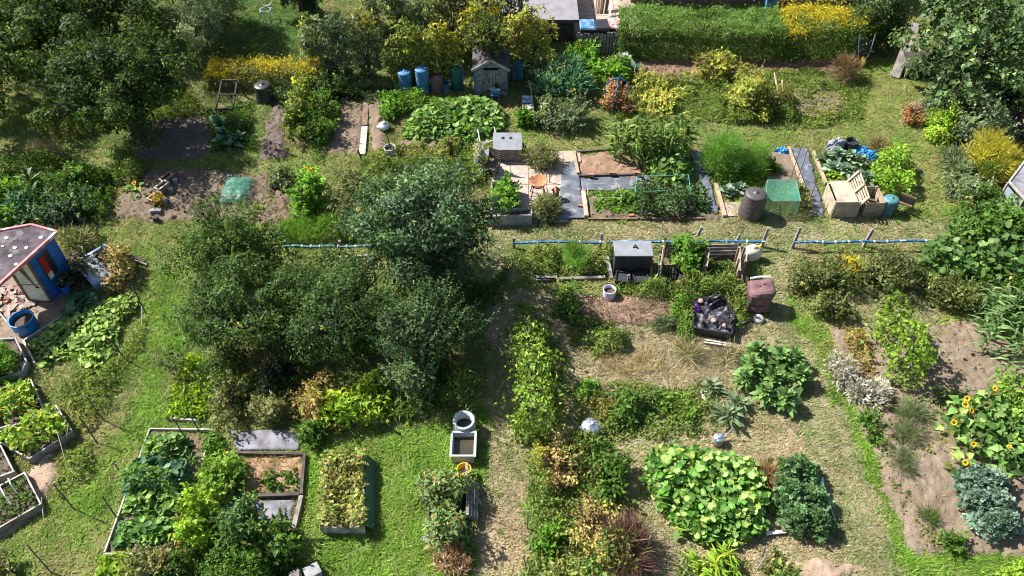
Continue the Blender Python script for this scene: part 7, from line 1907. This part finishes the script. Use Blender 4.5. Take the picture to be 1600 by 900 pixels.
# rhubarb: a few crowns
for i, (x, y, r, l) in enumerate([(1172, 588, .42, 'rhubarb crown at the left of its clump'), (1215, 572, .42, 'rhubarb crown at the far side of its clump'), (1203, 605, .42, 'rhubarb crown in the middle of its clump'), (1243, 600, .4, 'rhubarb crown at the right of its clump'), (1178, 562, .36, 'small rhubarb crown nearest the crate bed'), (1222, 635, .38, 'small rhubarb crown nearest the kale'), (1190, 628, .36, 'rhubarb crown nearest the silvery artichokes'), (1238, 572, .34, 'small rhubarb crown nearest the grass path'), (1160, 605, .3, 'smallest rhubarb crown above the artichokes')]):
    rosette('rhubarb', l, 'rhubarb', x, y, r * 1.02, 52, 'rhub', ratio=.46, group='rhubarb clump on the dry grass', stem=.3, h0=.15, tilt=(5, 80))
for i, (x, y, r) in enumerate([(1135, 655, .5), (1110, 610, .38), (1150, 635, .4)]):
    rosette('artichoke', ['large silvery artichoke above the watering can', 'small silvery artichoke by the white board', 'silvery artichoke touching the rhubarb'][i], 'artichoke', x, y, r, 36, 'arti', ratio=.2, tilt=(5, 85), group='silvery artichokes', stem=.1)
for i, (poly, h, pal, l) in enumerate([([(895, 600), (935, 595), (940, 625), (905, 632)], .3, 'fresh', 'green strawberry clump at the left of the weedy bed'), ([(960, 625), (1030, 610), (1040, 660), (990, 680), (950, 672)], .35, 'mid', 'green leafy plants in the middle of the weedy bed'), ([(1030, 620), (1080, 612), (1095, 650), (1060, 672), (1035, 660)], .4, 'light', 'yellow green plants at the right of the weedy bed'), ([(910, 622), (965, 620), (960, 680), (925, 665)], .3, 'autumn', 'brownish weeds behind the silver incinerator')]):
    patch('low_plants', l, 'plants', poly, h, 'broad', pal, 1.0, L=.13, W=.08, group='low plants in the weedy bed')
patch('weeds', 'dry weeds across the weedy bed', 'weeds', [(890, 595), (1100, 600), (1150, 660), (1080, 690), (900, 690)], .2, 'bush', 'weedy', .5, clear=.48, stuff=True)
patch('weeds', 'mixed dry and green weeds in the lower middle plot', 'weeds', [(828, 690), (900, 680), (950, 700), (975, 760), (950, 800), (1000, 850), (1010, 940), (815, 940), (825, 800)], .45, 'bush', 'weedy', .8, clear=.48, flowers=((.75, .5, .02), 20), stuff=True)
shrub('goldenrod', 'yellow flowered weed at the left edge of the lower middle plot', 'plant', (828, 688, 862, 745), .8, 'fine', 'weedy', top=('gold', .5))
shrub('dried_plant', 'tall straw coloured dead plant left of the green bean row', 'plant', (842, 690, 900, 770), .6, 'bush', 'autumn', m=LEAF_DRY, cov=.8)
shrub('dried_plant', 'dry brownish bush at the lower centre of the weeds', 'plant', (890, 780, 980, 880), .7, 'bush', 'autumn', m=LEAF_DRY, cov=.7)
shrub('green_bean_plant', 'green bean plants right of the straw coloured dead plant', 'plant', (925, 700, 982, 790), .7, 'bean', 'mid')
shrub('dark_twig_bush', 'dark red dead bush in the lower middle plot', 'bush', (945, 815, 1022, 905), .9, 'twiggy', 'darkred', m=LEAF_DRY, cov=1.6)
shrub('bush', 'bright green seedling clump by the left stake', 'bush', (828, 825, 875, 870), .4, 'bush', 'fresh')
shrub('bush', 'low green weeds at the lowest edge of the middle plot', 'bush', (820, 870, 950, 940), .5, 'bush', 'weedy')
broad_patch('squash_patch', 'large mound of bright squash leaves in the middle plot', 'squash', [(1005, 720), (1030, 702), (1085, 708), (1140, 712), (1180, 735), (1205, 790), (1200, 835), (1150, 855), (1110, 862), (1060, 840), (1025, 800), (1008, 760)], .55, 300, (.125, .205), 'squash', extra=2800)
for i, (x, y, r) in enumerate([(1225, 748, .42), (1250, 745, .42), (1232, 785, .45), (1262, 790, .45), (1240, 820, .45), (1270, 825, .42), (1218, 770, .35)]):
    rosette('kale', ['curly kale at the far left of its bed', 'curly kale at the far right of its bed', 'curly kale in the middle left of its bed', 'curly kale in the middle right of its bed', 'curly kale at the near left of its bed', 'curly kale at the near right of its bed', 'smaller curly kale touching the squash'][i], 'kale', x, y, r * 1.05, 30, 'kale', 'frill', 1.0, group='curly kale beside the squash', stem=.28, h0=.12, tilt=(5, 80))
shrub('dried_plant', 'reddish brown grassy clump behind the kale', 'plant', (1172, 722, 1218, 765), .5, 'twiggy', 'rust', m=LEAF_DRY)
corn('leek_row', 'pale yellowing leek leaves at the bottom of the middle plot', 'plants', [(1065, 880), (1110, 870), (1160, 880), (1150, 930), (1080, 930)], 16, .4, 'lime', L=.45, W=.05)
patch('weeds', 'low weeds along the bottom edge below the squash', 'weeds', [(1060, 870), (1170, 880), (1180, 940), (1050, 940)], .2, 'bush', 'weedy', .8, stuff=True)
shrub('bush', 'low green bush at the bottom below the crack in the earth', 'bush', (1196, 865, 1245, 930), .35, 'bush', 'weedy')
shrub('bush', 'yellow green shrub in the lower right corner', 'bush', (1560, 880, 1640, 935), .6, 'bush', 'lime')
# right middle: currants below the rail
G_CU = 'currant bushes below the short blue rail'
for bb, h, l in [((1238, 392, 1330, 470), .95, 'olive currant bush at the left below the short rail'), ((1335, 392, 1440, 470), .95, 'olive currant bush in the middle below the short rail'), ((1440, 425, 1545, 495), .9, 'dark currant bush at the right below the short rail'), ((1265, 455, 1335, 505), .6, 'smaller currant bush at the edge of the soil plot')]:
    shrub('currant_bush', l, 'bush', bb, h, 'bush', [(.085, .11, .03), (.11, .14, .04), (.06, .08, .022), (.16, .16, .055)], G_CU, L=.075, W=.05, cov=.95)
shrub('yellow_bush', 'small bright yellow bush between the currant bushes', 'bush', (1312, 398, 1338, 436), .5, 'bush', 'gold', cov=.6)
broad_patch('squash_patch', 'rambling squash vines in front of the right boundary', 'squash', [(1420, 430), (1440, 395), (1480, 375), (1500, 340), (1560, 320), (1640, 350), (1640, 450), (1560, 470), (1500, 450), (1450, 450)], .9, 280, (.14, .25), 'squash2', extra=3200, mound=.8)
shrub('bramble', 'leafy bramble bush at the right boundary above the squash vines', 'bush', (1480, 320, 1610, 400), 1.2, 'bush', 'mid', L=.13, W=.08)
shrub('bramble', 'dark bramble bush at the right edge below the squash vines', 'bush', (1545, 430, 1640, 520), 1.1, 'bush', 'mid', L=.12, W=.07)
patch('weeds', 'nettles and weeds along the right boundary', 'weeds', [(1490, 240), (1600, 230), (1640, 330), (1560, 340), (1500, 340)], .5, 'bush', 'mid', .9, stuff=True)
runner_row('tall bright green bean row casting a dark shadow on the soil', (1376, 514), (1404, 606), 0.8, 1.4, [(.17, .27, .03), (.21, .31, .04), (.12, .2, .025)])
lying_board('pole', 'pale pole slanting across the near end of the tall bean row', (1398, 605), (1420, 575), .035, .035, 'cane', z=.1, z2=.5, cat='pole')
corn('sweetcorn', 'silvery sweetcorn clump at the right edge of the soil plot', 'corn', [(1510, 500), (1570, 480), (1640, 500), (1640, 590), (1560, 590), (1530, 560)], 34, 1.1, 'corn2')
G_SI = 'pale silver shrubs in the right plot'
for bb, h, l in [((1293, 550, 1342, 608), .5, 'pale silver shrub nearest the grass path'), ((1322, 590, 1362, 632), .4, 'middle pale silver shrub in the right plot'), ((1350, 595, 1390, 640), .4, 'pale silver shrub nearest the bean row')]:
    shrub('silver_shrub', l, 'shrub', bb, h, 'spiky', 'lilac', G_SI, L=.14, W=.03)
patch('weeds', 'thin row of orange and green plants left of the tall bean row', 'plants', [(1315, 510), (1345, 505), (1360, 570), (1375, 600), (1345, 590), (1320, 550)], .25, 'bush', 'autumn', .7, stuff=True)
for i, (bb, l) in enumerate([((1390, 622, 1450, 665), 'feathery green tuft below the tall bean row'), ((1395, 660, 1445, 695), 'feathery green tuft between silver shrubs and sunflowers'), ((1392, 700, 1428, 745), 'round feathery tuft near the plot edge'), ((1345, 640, 1375, 690), 'green leafy clump along the edge of the soil plot'), ((1440, 795, 1462, 825), 'small grassy tuft alone on the pale soil'), ((1468, 838, 1505, 862), 'small green weed at the near end of the pale soil')]):
    shrub('green_tuft', l, 'plant', bb, .3, 'feather' if i < 3 or i == 4 else 'bush', 'greygreen' if i < 3 else 'mid', 'green tufts on the pale soil')
patch('weeds', 'scattered weeds across the pale soil plot', 'weeds', [(1370, 620), (1500, 600), (1500, 720), (1400, 740), (1480, 860), (1430, 855), (1370, 700)], .15, 'bush', 'weedy', .4, clear=.54, stuff=True)
SF = [(0, 0, 0, -.3, -.6)]
for (x, y, h, n, fc, l) in [(1530, 640, .9, 12, [(0, 0, 0, -.1, -.5)], 'sunflower highest in the right plot group'), (1492, 650, .75, 10, [(0, 0, 0, -.4, -.5), (-.05, -.12, -.08, -.5, -.5)], 'sunflower with a double yellow head at the left'), (1500, 665, .65, 9, [(0, 0, 0, .4, -.5)], 'sunflower facing right below the double head'), (1478, 678, .5, 9, SF, 'lowest left sunflower over the pale soil'), (1530, 690, .7, 10, [(0, 0, 0, .1, -.6)], 'sunflower in the middle of the group'), (1505, 715, .6, 10, [(0, 0, 0, -.3, -.7)], 'sunflower facing down in the lower middle'), (1590, 700, .75, 10, [(0, 0, 0, .3, -.3)], 'sunflower at the right edge above the others'), (1592, 725, .7, 10, [(0, 0, 0, -.2, -.2)], 'sunflower at the right edge lower down'), (1495, 740, .5, 9, SF, 'sunflower just above the blue kale'), (1560, 720, .6, 12, [(0, 0, 0, 0, .3)], 'pale green sunflower bud among the leaves')]:
    sunflower(l, x, y, h, n, fc)
shrub('sunflower_leaves', 'broad sunflower foliage between the yellow heads', 'plant', (1485, 600, 1625, 745), .8, 'broad', 'squash2', L=.17, W=.12, cov=.8)
shrub('bush', 'yellow green bush at the right edge below the sweetcorn', 'bush', (1560, 590, 1640, 720), .8, 'bush', 'light', L=.13, W=.08)
for i, (x, y, r) in enumerate([(1505, 765, .42), (1530, 758, .4), (1515, 795, .45), (1548, 795, .45), (1535, 830, .45), (1562, 825, .42), (1545, 765, .4)]):
    rosette('kale', ['blue kale at the far left of its row', 'blue kale in the far middle of its row', 'blue kale at the middle left', 'blue kale at the middle right', 'blue kale nearest the lower lawn', 'blue kale at the near right of its row', 'blue kale nearest the sunflowers'][i], 'kale', x, y, r * 1.05, 30, 'bluekale', 'frill', 1.0, group='blue kale in the right plot', stem=.28, h0=.12, tilt=(5, 80))
lying_board('stick', 'thin pale stick lying left of the blue kale', (1478, 758), (1507, 822), .025, .025, 'cane', z=.03, cat='stick')
lying_board('stick', 'straw coloured stick lying above the pale soil', (1412, 748), (1458, 742), .03, .03, 'cane', z=.03, cat='stick')
# upper middle beds
corn('sweetcorn', 'block of tall sweetcorn above the dark membrane', 'corn', [(945, 238), (1050, 228), (1075, 245), (1065, 268), (965, 262)], 52, 1.35, [(.10, .185, .035), (.13, .22, .05), (.075, .14, .028), (.2, .24, .07)], L=.5, W=.085)
broad_patch('squash_plant', 'large leaved squash plants right of the sweetcorn', 'squash', [(1000, 265), (1030, 248), (1070, 245), (1080, 275), (1060, 300), (1020, 285)], .6, 80, (.14, .24), 'vine', extra=400)
patch('strawberry_plants', 'two rows of bright green strawberry plants', 'plants', [(922, 305), (992, 303), (996, 336), (925, 338)], .22, 'broad', 'fresh', 1.1, L=.12, W=.08, clear=.4)
patch('bean_plants', 'dark green low beans under the pipe frame', 'plants', [(988, 300), (1095, 292), (1112, 335), (1060, 345), (990, 342)], .45, 'bean', [(.06, .115, .03), (.08, .14, .045), (.10, .16, .07)], 1.1, clear=.35)
shrub('fennel', 'large feathery green asparagus clump', 'plant', (1095, 205, 1165, 282), 1.3, 'feather', 'fennel', L=.2, cov=1.2, group='feathery herbs in the upper plot')
shrub('fennel', 'feathery green clump right of the larger one', 'plant', (1152, 225, 1215, 285), .9, 'feather', 'fennel', L=.18, cov=1.1, group='feathery herbs in the upper plot')
patch('marigolds', 'yellow marigolds below the feathery herbs', 'flowers', [(1110, 265), (1160, 268), (1195, 278), (1190, 295), (1120, 290)], .3, 'bush', 'fresh', .9, flowers=((.8, .5, .02), 40))
for i, (x, y) in enumerate([(1135, 305), (1152, 300)]):
    rosette('cabbage', ['silvery cabbage nearest the pale edging board', 'silvery cabbage next to the black compost bin'][i], 'cabbage', x, y, .36, 16, 'silverblue', ratio=.7, group='silvery cabbages by the compost bin')
for i, (x, y) in enumerate([(1288, 252), (1305, 246), (1325, 250), (1342, 258), (1298, 268), (1318, 272), (1336, 278), (1352, 285)]):
    rosette('cabbage', ['cabbage nearest the short pale edging', 'cabbage in front of the grey sack', 'cabbage in front of the black tub', 'cabbage in front of the blue tarpaulin', 'cabbage above the covered compost bay', 'cabbage in the middle of the brassica bed', 'cabbage behind the upright pallet', 'cabbage nearest the open compost bay'][i], 'cabbage', x, y, .36, 26, 'silverblue' if i % 3 else 'arti', ratio=.5, group='brassicas behind the compost bays', stem=.12)
patch('nasturtiums', 'bright green nasturtiums with orange flowers right of the compost bays', 'flowers', [(1365, 255), (1390, 235), (1410, 255), (1430, 290), (1415, 312), (1370, 305), (1355, 285)], .5, 'broad', [(.19, .33, .035), (.15, .28, .035), (.24, .36, .05)], 1.2, L=.12, W=.1, flowers=((.85, .42, .02), 36), clear=.25)
patch('leafy_crop', 'lime green lettuces beside the covered compost bay', 'plants', [(1290, 268), (1312, 262), (1312, 285), (1296, 290)], .25, 'broad', 'lime', 1.0)
shrub('box_bush', 'small round green bush beside the teal barrel', 'bush', (1383, 318, 1406, 340), .42, 'fine', 'light', L=.05)
shrub('dried_plant', 'brown twiggy heap behind the blue tarpaulin', 'plant', (1358, 218, 1385, 245), .4, 'twiggy', 'brown', m=LEAF_DRY)
shrub('bush', 'green herb along the membrane path next to the net cage', 'bush', (1240, 285, 1264, 335), .4, 'bush', 'olive', cov=.7)
shrub('bush', 'small green clump on the pale soil above the net cage', 'bush', (1196, 250, 1215, 275), .35, 'bush', 'mid')
shrub('lavender', 'round grey lavender bush at the right of the storage box', 'bush', (818, 230, 874, 268), .65, 'spiky', 'grey', L=.18, W=.016)
shrub('lavender', 'grey lavender bush in front of the fire bowl', 'bush', (828, 308, 878, 348), .6, 'spiky', 'grey', L=.18, W=.016)
shrub('leafy_plant', 'bushy bright green herb growing in the patio planter box', 'plant', (765, 278, 812, 330), .95, 'bush', 'fresh', L=.1, z0=.35, stems=0)
shrub('silver_plant', 'silvery plant growing in the teal pot', 'plant', (742, 228, 760, 252), .9, 'bush', 'silver', z0=.5, stems=0)
shrub('pepper_plant', 'yellow and orange flowers planted in the lowest trough', 'plant', (238, 300, 256, 318), .45, 'bush', [(.5, .35, .03), (.12, .17, .03), (.5, .2, .03)], z0=.25, stems=0, shoots=0, L=.06)
patch('weeds', 'low weeds around the flower troughs', 'weeds', [(180, 260), (235, 250), (215, 300), (180, 310)], .3, 'bush', 'weedy', .8, stuff=True)
patch('weeds', 'weeds across the bare soil below the net', 'weeds', [(270, 300), (440, 290), (440, 340), (330, 340)], .12, 'bush', 'weedy', .25, clear=.57, stuff=True)
patch('weeds', 'ragged weeds under the apple tree', 'weeds', [(560, 265), (720, 255), (745, 290), (700, 300), (580, 330), (520, 340)], .45, 'bush', 'weedy', .9, stuff=True)
patch('brambles', 'low dark brambles below the trees near the shaded path', 'plants', [(690, 440), (780, 430), (800, 400), (790, 470), (740, 500)], .25, 'bush', 'mid', .5, clear=.5, stuff=True)
grow_grass()
print('leaf triangles', TRIS, 'objects', len(bpy.data.objects))
